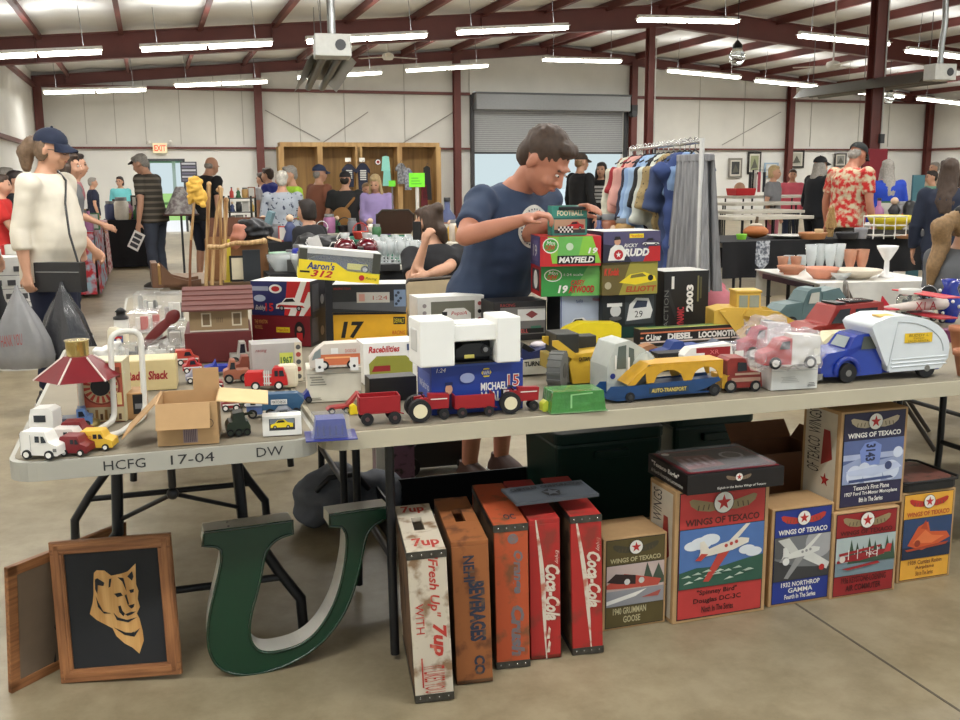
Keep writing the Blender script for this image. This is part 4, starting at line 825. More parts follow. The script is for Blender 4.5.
F.poly([(.12, 1), (.2, .1), (1, .1), (.85, 1)], c(140, 200, 70)); F.poly([(.3, 1), (.28, .1), (.6, .1), (.7, 1)], c(110, 185, 90)); F.circ(.17, .7, .13, W_, .26); F.circ(.17, .7, .115, c(70, 160, 60), .22); F.text('Mtn', .1, .7, .24, .86, W_, shear=.3); F.text('DEW', .08, .54, .25, .72, R_, shear=.3, bold=.03); F.rect(.28, .08, .9, .36, K_); F.text('MAYFIELD', .3, .12, .88, .32, W_, shear=.2, bold=.04); F.text('19', .78, .42, .94, .62, W_, shear=.2, bold=.03); F.circ(.48, .66, .06, c(200, 220, 190))
L.rect(0, 0, 1, 1, c(70, 60, 110)); L.rect(.2, .15, .8, .85, c(90, 80, 130)); L.text('19', .3, .3, .7, .7, W_); hd_ = t['h']; done(t, mb)
zt = TZ+hb+hc_+hd_+.003
t, mb, F, L, Q, T = carton('small green box printed FOOTBALL with a checkered race car picture, on top of the stack', 'box', 'game_box', 552, 587, 236, 206, .05, c(60, 140, 124), z0=zt, top=c(50, 90, 84))
F.text('FOOTBALL', .14, .66, .88, .84, c(236, 226, 190), bold=.03); F.rect(.04, .56, .96, .6, c(40, 90, 84)); F.rect(.06, .08, .94, .54, c(190, 150, 120)); F.rect(.06, .08, .94, .2, c(60, 60, 60)); racecar(F, .4, .2, .5, R_)
for i in range(8):
    for j in range(3): F.rect(.16+i*.05, .1+j*.07, .21+i*.05, .17+j*.07, W_ if (i+j) % 2 else K_)
done(t, mb)
# right stack of three
t, mb, F, L, Q, T = carton('black race car box with a white car photo, under the olive box', 'box', 'toy_box', 602, 655, 339, 295, .2, c(32, 36, 36))
F.rect(.42, .3, .96, .95, c(60, 66, 68)); F.poly([(.45, .38), (.5, .75), (.62, .9), (.86, .88), (.94, .6), (.9, .42)], c(226, 226, 222)); F.poly([(.56, .66), (.64, .84), (.84, .82), (.82, .68)], c(50, 60, 80)); F.text('29', .6, .45, .75, .6, K_); F.circ(.24, .62, .1, c(210, 210, 206)); F.rect(.08, .72, .36, .8, W_); F.circ(.24, .45, .12, c(90, 90, 90), .05); F.rect(0, 0, 1, .25, c(26, 60, 52)); ha_ = t['h']; done(t, mb)
t, mb, F, L, Q, T = carton('olive race car box with a yellow car, in the middle of its stack', 'box', 'toy_box', 602, 657, 296, 263, .2, c(104, 90, 44), z0=TZ+ha_+.001)
F.poly([(.3, .0), (1, .0), (1, 1), (.5, 1)], c(160, 150, 60)); F.poly([(.3, .38), (.5, .62), (.75, .68), (.95, .55), (.98, .4), (.6, .3)], Y_); F.poly([(.52, .6), (.72, .65), (.8, .55), (.5, .5)], c(120, 110, 50)); F.circ(.87, .5, .05, K_); F.text('K Kodak', .03, .6, .3, .82, c(206, 60, 40), shear=.2, bold=.04); F.text('ELLIOTT', .42, .08, .98, .26, c(180, 80, 40), shear=.2, bold=.04); F.circ(.1, .3, .06, c(180, 170, 140)); hb_ = t['h']; done(t, mb)
t, mb, F, L, Q, T = carton('purple and red race car box printed RICKY RUDD, top of its stack', 'box', 'toy_box', 603, 660, 263, 232, .2, c(84, 78, 112), z0=TZ+ha_+hb_+.002, top=W_, side=c(60, 50, 80))
F.poly([(0, 0), (.5, 0), (.35, .5), (0, .6)], c(44, 42, 60)); F.poly([(.7, 0), (1, 0), (1, .5), (.8, .5)], R_); F.rect(.45, .78, .7, .92, Y_); F.text('Havoline', .47, .8, .68, .9, R_); F.text('RICKY', .36, .48, .6, .6, W_, shear=.2, bold=.02); F.text('RUDD', .36, .18, .8, .44, W_, shear=.2, bold=.05)
F.poly([(.08, .06), (.12, .45), (.2, .58), (.32, .55), (.4, .35), (.36, .06)], W_); F.circ(.24, .68, .055, SKIN, .12); F.poly([(.18, .72), (.2, .84), (.28, .84), (.3, .74)], c(40, 30, 30)); F.circ(.26, .25, .08, R_); F.star(.26, .25, .05, W_); racecar(F, .66, .5, .32, c(70, 60, 90), W_); done(t, mb)
# 2003 box
t, mb, F, L, Q, T = carton('tall black box standing on end with white 2003, right of the race car stacks', 'box', 'toy_box', 663, 707, 334, 272, .17, c(26, 26, 28), top=c(206, 204, 198), side=c(22, 22, 24))
F.text('2003', .5, .34, .66, .78, W_, rot=90, bold=.05); F.text('DYNAMIC', .3, .06, .46, .42, c(190, 60, 70), rot=90, bold=.03); F.rect(.16, .72, .22, .92, W_); F.rect(.74, .5, .78, .92, c(120, 116, 80)); F.rect(.8, .55, .84, .9, c(90, 86, 60)); F.poly([(.02, .7), (.1, .74), (.3, .3), (.25, .25)], c(44, 44, 46)); F.text('ACTION', -.0, .1, .1, .7, c(120, 120, 116), rot=90); done(t, mb)
# diesel locomotive box
t, mb, F, L, Q, T = carton('long flat box printed DIESEL LOCOMOTIVE with orange and green lid', 'box', 'toy_box', 640, 742, 347, 330, .06, c(40, 34, 30), top=c(150, 150, 60))
for v in (.18, .46, .74): F.rect(0, v, 1, v+.09, c(210, 120, 80) if v > .3 else c(220, 200, 190))
F.rect(.03, .3, .98, .72, K_); F.text('C-Liner', .05, .32, .2, .7, W_, bold=.04); F.text('DIESEL', .26, .32, .5, .7, W_, bold=.05); F.text('LOCOMOTIVE', .56, .32, .97, .7, W_, bold=.05); T.rect(0, 0, 1, .35, c(190, 190, 90)); T.rect(.1, .3, .9, .9, c(90, 130, 50)); T.rect(.3, .5, .6, .8, c(40, 60, 40)); done(t, mb)
# long yellow boat-shaped train body in front of the stacks
def toy(label, cat, name, xl, xr, yb, yt, wid, prof, col, wins=(), wheels=(), hub=None, yaw=18., z0=TZ, wc=None, tap=None, bev=.003, tire=RUB, winm=None, hr=.6, group=None, stripes=(), flip=False):
    a, w, h, th = front(xl, xr, yb, yt, z0, yaw); fx = (lambda x: 1-x) if flip else (lambda x: x)
    t = thing(name, label, cat, (a.x, a.y, z0+.0006), th, group)
    mb = MB(); segs = prof if isinstance(prof[0][0], (tuple, list)) else [prof]
    cols = col if isinstance(col, list) else [col]*len(segs)
    for i, pr in enumerate(segs):
        zz = [z for _, z in pr]; zc = min(zz)+(max(zz)-min(zz))*.55
        tf = (lambda z, zc=zc, h=h: (tap or 0)*max(0, (z/h-zc)/(1-zc+1e-6)))
        mb.prism([(fx(x)*w, z*h) for x, z in pr], 0, wid, cols[i], taper=tf)
    part(t, 'body', mb, bev)
    for p_ in wins:
        for side in (0, 1):
            mb = MB(); A_ = Art(mb, (0, 0, 0), (1, 0, 0), (0, 0, 1), w, h, .0012) if side == 0 else Art(mb, (w, wid, 0), (-1, 0, 0), (0, 0, 1), w, h, .0012)
            zz = [z for pr in segs for _, z in pr]; g = (lambda x: x) if side == 0 else (lambda x: 1-x)
            A_.poly([(g(fx(x)), z) for x, z in p_], winm or GLASSD)
            if side == 0: mb_front = mb
            part(t, 'window', mb)
    for (x, r) in wheels:
        for y in (wid*.1, wid*.9):
            m2 = MB(); m2.wheel(fx(x)*w, y+(-.004 if y < wid/2 else .004), r*h, r*h, wid*.22, tire, hub or CHROME, hr); part(t, 'wheel', m2)
    t['w'], t['h'] = w, h
    return t, w, h
def decal(t, w, h, fn, y=0., name='printing', off=.0015):
    mb = MB(); F = Art(mb, (0, y, 0), (1, 0, 0), (0, 0, 1), w, h, off); fn(F); return part(t, name, mb)
def fin(t):
    for k in ('w', 'h', 'd'):
        if k in t: del t[k]
VAN = [(0, .14), (0, .9), (.04, 1), (.66, 1), (.76, .62), (.98, .5), (1, .14)]
PICK = [(0, .16), (0, .55), (.5, .55), (.52, .98), (.72, 1), (.8, .6), (.98, .52), (1, .16)]
CAR = [(0, .18), (.0, .5), (.2, .6), (.32, .95), (.62, 1), (.76, .62), (.98, .52), (1, .18)]
YT = c(228, 190, 50)
t, w, h = toy('yellow streamlined toy train car behind the graders, in front of the pale blue box', 'toy train', 'toy_train', 563, 621, 352, 324, .07, [(0, .1), (0, .5), (.1, .8), (.35, 1), (.95, .92), (1, .8), (1, .1)], c(236, 212, 30), [], [(.2, .16), (.8, .16)], wheels and None if False else None) if False else toy('yellow streamlined toy train car in front of the pale blue race car box', 'toy train', 'toy_train', 563, 621, 352, 324, .07, [(0, .1), (0, .5), (.1, .8), (.35, 1), (.95, .92), (1, .8), (1, .1)], c(236, 212, 30), [], [(.2, .16), (.8, .16)])
decal(t, w, h, lambda F: (F.rect(.02, .18, .98, .24, K_), F.text('3 RAIL', .6, .3, .8, .45, R_))); fin(t)
# ---- vehicles on the marked table, left corner
def van(label, cat, xl, xr, yb, yt, col, **kw):
    return toy(label, cat, 'toy_van', xl, xr, yb, yt, kw.pop('wid', .05), VAN, col, [[(.58, .6), (.58, .85), (.66, .85), (.73, .62)], [(.42, .62), (.42, .85), (.54, .85), (.54, .62)]], [(.18, .17), (.78, .17)], hub=W_, tap=.12, **kw)
t, w, h = van('white toy delivery van at the front left corner of the marked table', 'toy van', 21, 58, 459, 432, W_, yaw=-8); decal(t, w, h, lambda F: (F.rect(.02, .3, .03, .9, GREY), F.rect(.3, .3, .31, .9, GREY), F.rect(.9, .3, 1, .42, GREY))); fin(t)
t, w, h = van('dark red toy pickup truck between the white and yellow vans', 'toy truck', 60, 87, 456, 437, c(120, 28, 34), yaw=-4); fin(t)
t, w, h = van('yellow toy delivery van at the right of the little row', 'toy van', 80, 113, 451, 432, c(228, 184, 60), yaw=2); decal(t, w, h, lambda F: F.text('Frito', .06, .62, .38, .84, R_)); fin(t)
t, w, h = van('white toy box truck lying behind the dark red pickup', 'toy truck', 50, 84, 446, 430, c(214, 206, 200), yaw=-2); fin(t)
t, w, h = van('dark red toy van behind the dark red pickup and below the clock tin', 'toy van', 62, 90, 441, 423, c(126, 34, 36), yaw=6); fin(t)
t, w, h = toy('white toy camper shell with one dark window behind the white delivery van', 'toy camper', 'toy_camper', 30, 54, 437, 409, .06, [(0, 0), (.02, .7), (.1, .97), (.8, 1), (1, .9), (1, 0)], W_, [[(.22, .52), (.22, .76), (.72, .76), (.72, .52)]], yaw=0, tap=.1); fin(t)
t, w, h = toy('small blue and white toy tow truck in front of the clock tin', 'toy truck', 'toy_truck', 62, 93, 430, 409, .05, [[(0, .16), (0, .5), (.55, .5), (.55, .16)], [(.5, .16), (.5, .9), (.75, .95), (.82, .55), (1, .5), (1, .16)]], [c(60, 70, 90), c(90, 120, 170)], [[(.56, .55), (.56, .8), (.7, .8), (.77, .55)]], [(.2, .18), (.8, .18)], tap=.1)
fin(t)
# lantern with red pyramid shade, clock tin, white pipe handle
p = atz(75, 430, TZ); t = thing('table_lamp', 'lantern with a dark red pyramid shade and brass neck on the marked table', 'lamp', (p.x, p.y+.06, TZ), R(8))
def zof(py, P): 
    q = Vector(P); lo = proj(q)[1]; return (lo-py)/((proj(q)[1]-proj(q+Vector((0, 0, .01)))[1])/.01)
B0 = Vector((p.x, p.y+.06, TZ)); z1, z2, z3 = zof(377, B0), zof(357, B0), zof(341, B0)
mb = MB(); SHD = mat((122, 22, 34), .35); mb.lathe([(.118, z1), (.04, z2), (.038, z2+.002)], m=SHD, n=6, smooth=False, a0=.3); part(t, 'lamp_shade', mb, .001)
mb = MB()
for i in range(6):
    a = .3+i*math.pi/3; mb.tube([(.12*math.cos(a), .12*math.sin(a), z1), (.041*math.cos(a), .041*math.sin(a), z2)], .0028, mat((226, 214, 206)), 5)
part(t, 'shade_rib', mb)
mb = MB(); mb.lathe([(.03, z2-.005), (.031, z3-.004), (.034, z3), (.028, z3), (.0, z3-.002)], m=mat((196, 178, 120), .2, .9)); part(t, 'brass_neck', mb)
mb = MB(); mb.cyl((0, 0, .01), (0, 0, z2), .008, None, mat((200, 198, 190), .3, .6)); mb.lathe([(.045, 0), (.045, .01), (.02, .02)], m=mat((196, 178, 120), .3, .8)); mb.ell((0, 0, z1+.01), (.018, .018, .03), W_); part(t, 'stem', mb)
A0, w, h, th = front(77, 124, 425, 366, TZ, 8); t = thing('toy_tin', 'red and cream tin toy with a round dial, under the red lantern shade', 'tin toy', (A0.x, A0.y+.02, TZ), th); h /= 1.12
mb = MB(); mb.box(0, 0, 0, w, .09, h*1.15, mat((188, 92, 66), .35)); mb.box(w*.97, -.002, 0, w*1.01, .092, h*1.15, mat((206, 196, 160), .4)); mb.box(-.002, -.002, h*1.13, w*1.01, .092, h*1.17, mat((206, 196, 160), .4)); part(t, 'tin_case', mb, .003)
mb = MB(); F = Art(mb, (0, 0, 0), (1, 0, 0), (0, 0, 1), w, h*1.15); F.rect(.02, .02, .96, .98, c(196, 100, 74)); F.circ(.5, .6, .42, c(150, 62, 46)); F.circ(.5, .6, .38, c(214, 196, 150)); 
for i in range(16):
    t_ = 2*math.pi*i/16; F.k = 4; F.poly([(.5+.37*math.cos(t_+.06), .6+.37*w/(h*1.15)*math.sin(t_+.06)), (.5+.37*math.cos(t_+.26), .6+.37*w/(h*1.15)*math.sin(t_+.26)), (.5+.22*math.cos(t_+.26), .6+.22*w/(h*1.15)*math.sin(t_+.26)), (.5+.22*math.cos(t_+.06), .6+.22*w/(h*1.15)*math.sin(t_+.06))], c(190, 70, 50))
F.k = 6; F.circ(.5, .6, .21, K_); F.rect(.02, .02, .98, .26, c(206, 190, 150))
for i in range(9): F.rect(.06+.1*i, .05, .12+.1*i, .15+.07*(i % 2), c(150, 110, 60) if i % 2 else c(90, 60, 40)); 
for x in (.1, .9): F.rect(x-.05, .3, x+.05, .5, c(236, 214, 150)); F.rect(x-.05, .75, x+.05, .92, c(120, 60, 40))
part(t, 'dial_printing', mb)
p0 = atz(88, 441, TZ); q0 = atz(121, 436, TZ); zz = zof(343, p0+Vector((0, .06, 0))); t = thing('pipe_stand', 'bent white tubular stand around the clock tin toy', 'stand', (p0.x, p0.y, TZ), 0)
d = (q0-p0); mb = MB(); r_ = .0085; PW = mat((222, 220, 212), .35)
def arc(pts, r=.03, n=5):
    pts = [Vector(p) for p in pts]; out = [pts[0]]
    for i in range(1, len(pts)-1):
        a = (pts[i-1]-pts[i]).normalized()*r; b = (pts[i+1]-pts[i]).normalized()*r
        for j in range(n+1): s = j/n; out.append((pts[i]+a)*(1-s)**2+pts[i]*2*s*(1-s)+(pts[i]+b)*s*s)
    return out+[pts[-1]]
mb.tube(arc([(.0, -.02, .01), (d.x, d.y-.02, .01), (d.x, d.y+.2, .01), (d.x, d.y+.21, zz), (0, .21, zz), (0, .20, .01), (0, -.02, .01)], .035), r_, PW); part(t, 'pipe', mb)
# Radio Shack box
t, mb, F, L, Q, T = carton('beige Radio Shack box with dark red lettering behind the open cardboard box', 'box', 'radio_box', 127, 177, 392, 362, .13, mat((206, 188, 138), .6), yaw=14)
F.text('Radio Shack', .02, .36, .84, .66, c(150, 34, 40), shear=.15, bold=.04); T.rect(.05, .1, .95, .9, c(214, 196, 146)); done(t, mb)
t, mb, F, L, Q, T = carton('black and tan box under the Radio Shack box edge, left of the open cardboard box', 'box', 'small_box', 126, 146, 420, 394, .1, mat((170, 130, 84), .7), yaw=14); F.rect(.4, .2, 1, .95, K_); F.rect(.5, .4, .95, .6, c(120, 120, 120)); done(t, mb)
# open cardboard box
A0, w, h, th = front(158, 219, 447, 405, TZ, 12); t = thing('cardboard_box', 'open brown cardboard box with raised flaps at the front of the marked table', 'box', (A0.x, A0.y, TZ+.001), th); dp = .17
mb = MB(); e = .003
mb.box(0, 0, 0, w, dp, e, CARD); mb.box(0, 0, e, w, e, h, CARD); mb.box(0, dp-e, e, w, dp, h, CARD); mb.box(0, e, e, e, dp-e, h, CARD); mb.box(w-e, e, e, w, dp-e, h, CARD); part(t, 'box_body', mb)
def flap(p, q, d, nm='flap', m=CARD):
    p, q, d = Vector(p), Vector(q), Vector(d); n = (q-p).cross(d).normalized()*.003; mb = MB(); vs = [p, q, q+d, p+d, p+n, q+n, q+d+n, p+d+n]
    mb._add(vs, [(3, 2, 1, 0), (4, 5, 6, 7), (0, 1, 5, 4), (1, 2, 6, 5), (2, 3, 7, 6), (3, 0, 4, 7)], m); part(t, nm, mb)
flap((0, -.002, h), (w*.88, -.002, h), (0, -.028, -.062)); flap((0, 0, h), (0, dp, h), (-.085, -.01, -.085)); flap((w, dp, h), (w, 0, h), (.13, 0, -.015), m=CARD2); flap((w*.55, dp, h), (w, dp, h), (0.0, -.0, .06))
mb = MB(); F = Art(mb, (0, 0, 0), (1, 0, 0), (0, 0, 1), w, h); F.rect(.42, .05, .66, .5, c(150, 130, 130)); [F.rect(.44+i*.03, .07, .45+i*.03, .46, c(90, 70, 80)) for i in range(7)]; F.circ(.85, .5, .08, c(60, 50, 50)); F.circ(.85, .5, .07, CARD); part(t, 'label_print', mb)
# army tank
t, w, h = toy('small dark green army toy truck beside the open cardboard box', 'toy tank', 'toy_tank', 227, 251, 437, 414, .06, [[(0, .12), (0, .45), (.12, .6), (.9, .6), (1, .4), (1, .12)], [(.25, .58), (.3, .95), (.75, 1), (.82, .58)]], c(48, 62, 40), wheels=[(.15, .15), (.5, .15), (.85, .15)], hub=c(40, 50, 36), tap=.2); mb = MB(); mb.cyl((w*.7, .03, h*.8), (w*1.15, .03, h*.86), .004, None, c(40, 52, 34)); part(t, 'gun_barrel', mb); fin(t)
# white card box with yellow car picture
t, mb, F, L, Q, T = carton('white window box with a small yellow model car on the marked table', 'box', 'toy_box', 263, 302, 437, 417, .045, W_, yaw=12); F.rect(.17, .28, .83, .86, c(44, 46, 54)); F.rect(.19, .6, .81, .84, c(120, 130, 140)); racecar(F, .2, .36, .58, Y_); done(t, mb)
# blue clamshell
t, mb, F, L, Q, T = carton('clear clamshell pack with a blue toy inside, over the gap between the front tables', 'toy pack', 'toy_pack', 306, 358, 441, 419, .10, mat((120, 124, 170), .3), yaw=10); done(t, mb) if False else None
bpy.data.objects.remove(t.children[0]); bpy.data.objects.remove(t); mb.bm.free()
A0, w, h, th = front(306, 358, 443, 420, TZ, 12); t = thing('toy_pack', 'clear clamshell pack with a blue toy inside, over the gap between the front tables', 'toy pack', (A0.x, A0.y, TZ+.001), th)
mb = MB(); mb.box(0, 0, 0, w, .11, .003, mat((56, 62, 140), .3)); part(t, 'backing_card', mb)
mb = MB(); mb.box(w*.16, .02, .004, w*.82, .09, h*.85, mat((26, 44, 140), .3), tp=.15); [mb.box(w*(.22+.12*i), .018, .01, w*(.25+.12*i), .02, h*.6, mat((28, 42, 120), .3)) for i in range(5)]; part(t, 'blue_toy', mb, .004)
mb = MB(); mb.box(w*.1, .008, .0045, w*.9, .1, h, CLEAR, tp=.12); part(t, 'clear_cover', mb, .003)
# red fire truck
FIRE = c(196, 34, 36)
t, w, h = toy('bright red toy fire truck with white wheels above the blue tanker', 'toy fire truck', 'toy_fire_truck', 245, 288, 391, 369, .05, [[(0, .2), (0, .72), (.05, .82), (.42, .82), (.42, .2)], [(.4, .2), (.4, .6), (.64, .6), (.64, .2)], [(.64, .2), (.64, .9), (.68, 1), (.9, 1), (.97, .62), (1, .2)]], FIRE, [[(.7, .62), (.7, .88), (.78, .88), (.78, .62)], [(.81, .62), (.81, .88), (.9, .88), (.93, .62)]], [(.25, .2), (.79, .2)], hub=W_, yaw=6, tap=.1)
decal(t, w, h, lambda F: ([F.rect(.45+i*.05, .22, .48+i*.05, .9, c(220, 220, 216)) for i in range(3)], F.rect(.44, .3, .62, .36, c(220, 220, 216)), F.rect(.44, .6, .62, .66, c(220, 220, 216))), name='ladder_rails'); fin(t)
# blue tanker
t, w, h = toy('blue and white toy tanker truck in front of the red fire truck', 'toy truck', 'toy_tanker_truck', 247, 305, 419, 394, .05, [[(0, .15), (0, .5), (.06, .55), (.06, .8), (.25, .85), (.27, .15)], [(.26, .3), (.26, .8), (.32, .92), (.88, .92), (1, .65), (.9, .3)]], [c(90, 110, 160), c(44, 84, 118)], [[(.07, .55), (.07, .75), (.16, .78), (.16, .55)]], [(.1, .18), (.4, .18), (.85, .18)], yaw=10, tap=.25)
decal(t, w, h, lambda F: (F.rect(.42, .52, .7, .72, W_), F.text('MATCHBOX', .44, .56, .68, .68, K_), F.rect(0, .5, .27, .8, c(200, 206, 214)), F.rect(.07, .55, .16, .75, K_))); fin(t)
t, w, h = toy('little dark blue toy motorcycle beside the tanker nose', 'toy motorcycle', 'toy_motorcycle', 296, 312, 404, 391, .03, [(0, .3), (.2, .8), (.5, .6), (.8, 1), (.9, .6), (1, .3)], c(34, 50, 130), wheels=[(.2, .25), (.8, .25)], hub=c(60, 60, 60)); fin(t)
t, w, h = toy('grey and chrome toy racing car in front of the tanker, behind the white window box', 'toy car', 'toy_car', 268, 300, 423, 410, .05, CAR, c(120, 124, 132), [[(.33, .6), (.38, .88), (.6, .9), (.7, .62)]], [(.18, .2), (.8, .2)], yaw=10); fin(t)
t, w, h = toy('dark red toy ladder truck above the bright red fire truck', 'toy truck', 'toy_ladder_truck', 236, 281, 378, 355, .05, [[(0, .2), (0, .55), (.1, .6), (.15, .9), (.3, .9), (.32, .2)], [(.3, .2), (.3, .7), (1, .8), (1, .2)], [(.4, .75), (.95, .9), (.95, .98), (.4, .83)]], [c(150, 84, 66), c(120, 30, 34), c(120, 30, 34)], wheels=[(.15, .2), (.8, .2)]); fin(t)
t, w, h = toy('tan and red toy pickup truck right of the pale flap', 'toy truck', 'toy_pickup_truck', 224, 250, 384, 361, .05, PICK[:], c(168, 104, 78), [[(.54, .6), (.55, .9), (.7, .9), (.76, .6)]], [(.2, .2), (.8, .2)], flip=True, tap=.1); fin(t)
t, w, h = toy('grey toy tow truck near the barn base', 'toy truck', 'toy_tow_truck', 231, 252, 367, 343, .05, [[(0, .15), (0, .5), (1, .5), (1, .15)], [(.35, .5), (.45, 1), (.75, 1), (.8, .5)]], c(176, 172, 164), [[(.45, .55), (.5, .92), (.7, .92), (.73, .55)]], [(.2, .2), (.8, .2)]); fin(t)
t, w, h = toy('royal blue toy convertible at the foot of the barn', 'toy car', 'toy_car', 205, 234, 376, 360, .05, [(0, .2), (0, .5), (.3, .6), (.4, .9), (.45, .55), (.7, .55), (1, .5), (1, .2)], c(34, 56, 160), wheels=[(.2, .22), (.8, .22)]); fin(t)
for i, (xl, xr, yb, yt, cc, lab) in enumerate(((176, 200, 366, 351, (190, 70, 56), 'red and cream toy bus behind the Radio Shack box'), (183, 203, 374, 360, (176, 34, 34), 'small red toy car behind the open cardboard box'), (186, 208, 384, 370, (150, 150, 170), 'silver toy car just behind the open cardboard box'), (200, 224, 392, 376, (150, 40, 40), 'dark red toy car under the pale cardboard flap'), (222, 240, 412, 396, (140, 30, 32), 'red and white toy fire car right of the open box'), (236, 248, 408, 396, (60, 80, 60), 'small green toy jeep between the open box and the tanker'))):
    t, w, h = toy(lab, 'toy car', 'toy_car', xl, xr, yb, yt, .045, CAR if i != 0 else VAN, c(*cc), [[(.36, .62), (.4, .88), (.6, .9), (.68, .62)]], [(.2, .2), (.8, .2)], hub=W_); decal(t, w, h, lambda F: F.rect(.05, .36, .95, .46, W_)); fin(t)
# ---- barn
A0, w, h, th = front(186, 253, 364, 334, TZ, 14); t = thing('toy_barn', 'maroon-roofed toy barn with tan walls standing on a dark red base', 'toy barn', (A0.x, A0.y, TZ+.001), th); BR_ = mat((110, 62, 54), .7, kind='woodx', sc=40, rgb2=(96, 52, 46)); hw_ = zof(308, Vector((A0.x, A0.y+.04, TZ))); hr_ = zof(288, Vector((A0.x, A0.y+.16, TZ)))
mb = MB(); mb.box(0, 0, 0, w, .34, h, mat((98, 32, 32), .6)); part(t, 'base', mb, .002)
mb = MB(); mb.box(.02, .03, h, w-.01, .31, hw_, mat((150, 126, 92), .7)); mb._add([(.02, .03, hw_), (.02, .31, hw_), (.02, .17, hr_), (w-.01, .03, hw_), (w-.01, .31, hw_), (w-.01, .17, hr_)], [(0, 2, 1), (3, 4, 5)], mat((150, 126, 92), .7)); part(t, 'walls', mb)
mb = MB()
for i in range(5):
    f0, f1 = i/5, (i+1)/5; y0 = -.01+.18*f0; y1 = -.01+.18*f1; z0_ = hw_-.01+(hr_-hw_+.01)*f0; z1_ = hw_-.01+(hr_-hw_+.01)*f1; mb._add([(-.005, y0, z0_+.004), (w+.012, y0, z0_+.004), (w+.012, y1, z1_), (-.005, y1, z1_)], [(0, 1, 2, 3)], BR_); mb._add([(-.005, y0, z0_-.002), (w+.012, y0, z0_-.002), (w+.012, y0, z0_+.004), (-.005, y0, z0_+.004)], [(0, 1, 2, 3)], BR_)
mb._add([(-.005, .17, hr_), (w+.012, .17, hr_), (w+.012, .35, hw_-.01), (-.005, .35, hw_-.01)], [(0, 1, 2, 3)], BR_); part(t, 'roof', mb)
mb = MB(); F = Art(mb, (.02, .03, h), (1, 0, 0), (0, 0, 1), w-.03, hw_-h)
for u in (.2, .72): F.rect(u, .2, u+.17, .75, c(216, 206, 180)); F.k = 1.8; F.rect(u+.025, .26, u+.145, .7, c(120, 98, 70)); F.k = 1
F.rect(0, 0, 1, .06, c(206, 200, 184)); [F.rect(.46+.03*i, .35, .475+.03*i, .55, c(120, 98, 70)) for i in range(4)]; part(t, 'painted_windows', mb)
p = atz(160, 352, TZ); t = thing('toy_propeller', 'dark red paddle-shaped toy propeller left of the barn', 'toy propeller', (p.x, p.y, TZ+.003), 0); mb = MB(); mb.tube([(-.07, 0, .005), (-.02, .01, .035), (.03, 0, .06)], .006, mat((70, 30, 26), .5)); part(t, 'shaft', mb)
mb = MB(); mb.T = Matrix.Translation((0, 0, .085)) @ Matrix.Rotation(R(-42), 4, 'Y'); mb.ell((-.0, 0, 0), (.10, .006, .02), mat((116, 36, 36), .45)); mb.ell((.08, 0, 0), (.035, .01, .026), mat((116, 36, 36), .45)); part(t, 'blade', mb)
# white lidded box with camper box on top
t, mb, F, L, Q, T = carton('cream white shoebox-size carton with tabs, under the orange camper model', 'box', 'white_box', 308, 362, 403, 370, .12, mat((220, 214, 196), .6), yaw=12, top=mat((226, 220, 204), .6))
F.rect(0, .84, 1, .86, c(170, 164, 148)); blurb(F, .05, .5, .35, .8, 4, c(150, 146, 132)); blurb(F, .05, .06, .25, .16, 2, c(140, 136, 120)); F.rect(.92, .1, .98, .3, c(150, 146, 132)); hh = t['h']
done(t, mb)
A0, w, h, th = front(309, 360, 372, 346, TZ+hh+.001, 12); t = thing('model_camper', 'orange and white model camper between white card tabs on the cream carton', 'model camper', (A0.x, A0.y+.02, TZ+hh+.001), th)
mb = MB(); mb.prism([(.0, h*.1), (.0, h*.45), (w*.12, h*.75), (w*.3, h*1.0), (w*.95, h*1.02), (w, h*.9), (w, h*.1)], 0, .06, mat((214, 204, 192), .4)); part(t, 'body', mb, .004)
mb = MB(); F = Art(mb, (0, 0, 0), (1, 0, 0), (0, 0, 1), w, h, .001); F.rect(.12, .18, .99, .6, c(204, 112, 72)); F.rect(.3, .44, .8, .5, c(240, 180, 120)); F.rect(.42, .62, .56, .84, W_); F.k = 1.8; F.rect(.44, .66, .54, .8, K_); F.text('DODGE', .7, .66, .92, .78, c(200, 80, 60)); F.poly([(.04, .4), (.1, .7), (.22, .85), (.22, .5)], c(130, 140, 140)); part(t, 'side_paint', mb)
for x in (.28, .82):
    for y in (.004, .056): mb = MB(); mb.wheel(w*x, y, h*.18, h*.18, .012, RUB, W_); part(t, 'wheel', mb)
for x in (.1, .78): mb = MB(); mb.box(w*x, -.025, 0, w*(x+.16), -.022, h*.5, W_); Art(mb, (w*x, -.025, 0), (1, 0, 0), (0, 0, 1), w*.16, h*.5).circ(.5, .35, .18, K_); part(t, 'card_tab', mb)
# silver printed box behind the red trucks
t, mb, F, L, Q, T = carton('silver grey box with green number print and a film-strip edge, behind the red toy trucks', 'box', 'toy_box', 253, 303, 384, 345, .10, mat((176, 172, 168), .5))
F.rect(.55, .35, .82, .75, c(200, 206, 90)); F.text('1967', .57, .45, .8, .65, c(70, 110, 60), bold=.03); F.text('NSCP', .57, .18, .8, .34, c(60, 60, 60), bold=.03); F.text('racing', .08, .78, .3, .88, c(150, 50, 60), shear=.2); F.rect(.85, 0, 1, 1, c(214, 204, 180)); [F.circ(.925, .12+.19*i, .05, c(170, 70, 60) if i % 2 else c(80, 80, 80)) for i in range(5)]; done(t, mb)
t, mb, F, L, Q, T = carton('cream rounded toy case beside the film-strip box', 'toy case', 'toy_case', 279, 299, 389, 366, .05, c(222, 214, 190), bev=.012); done(t, mb)
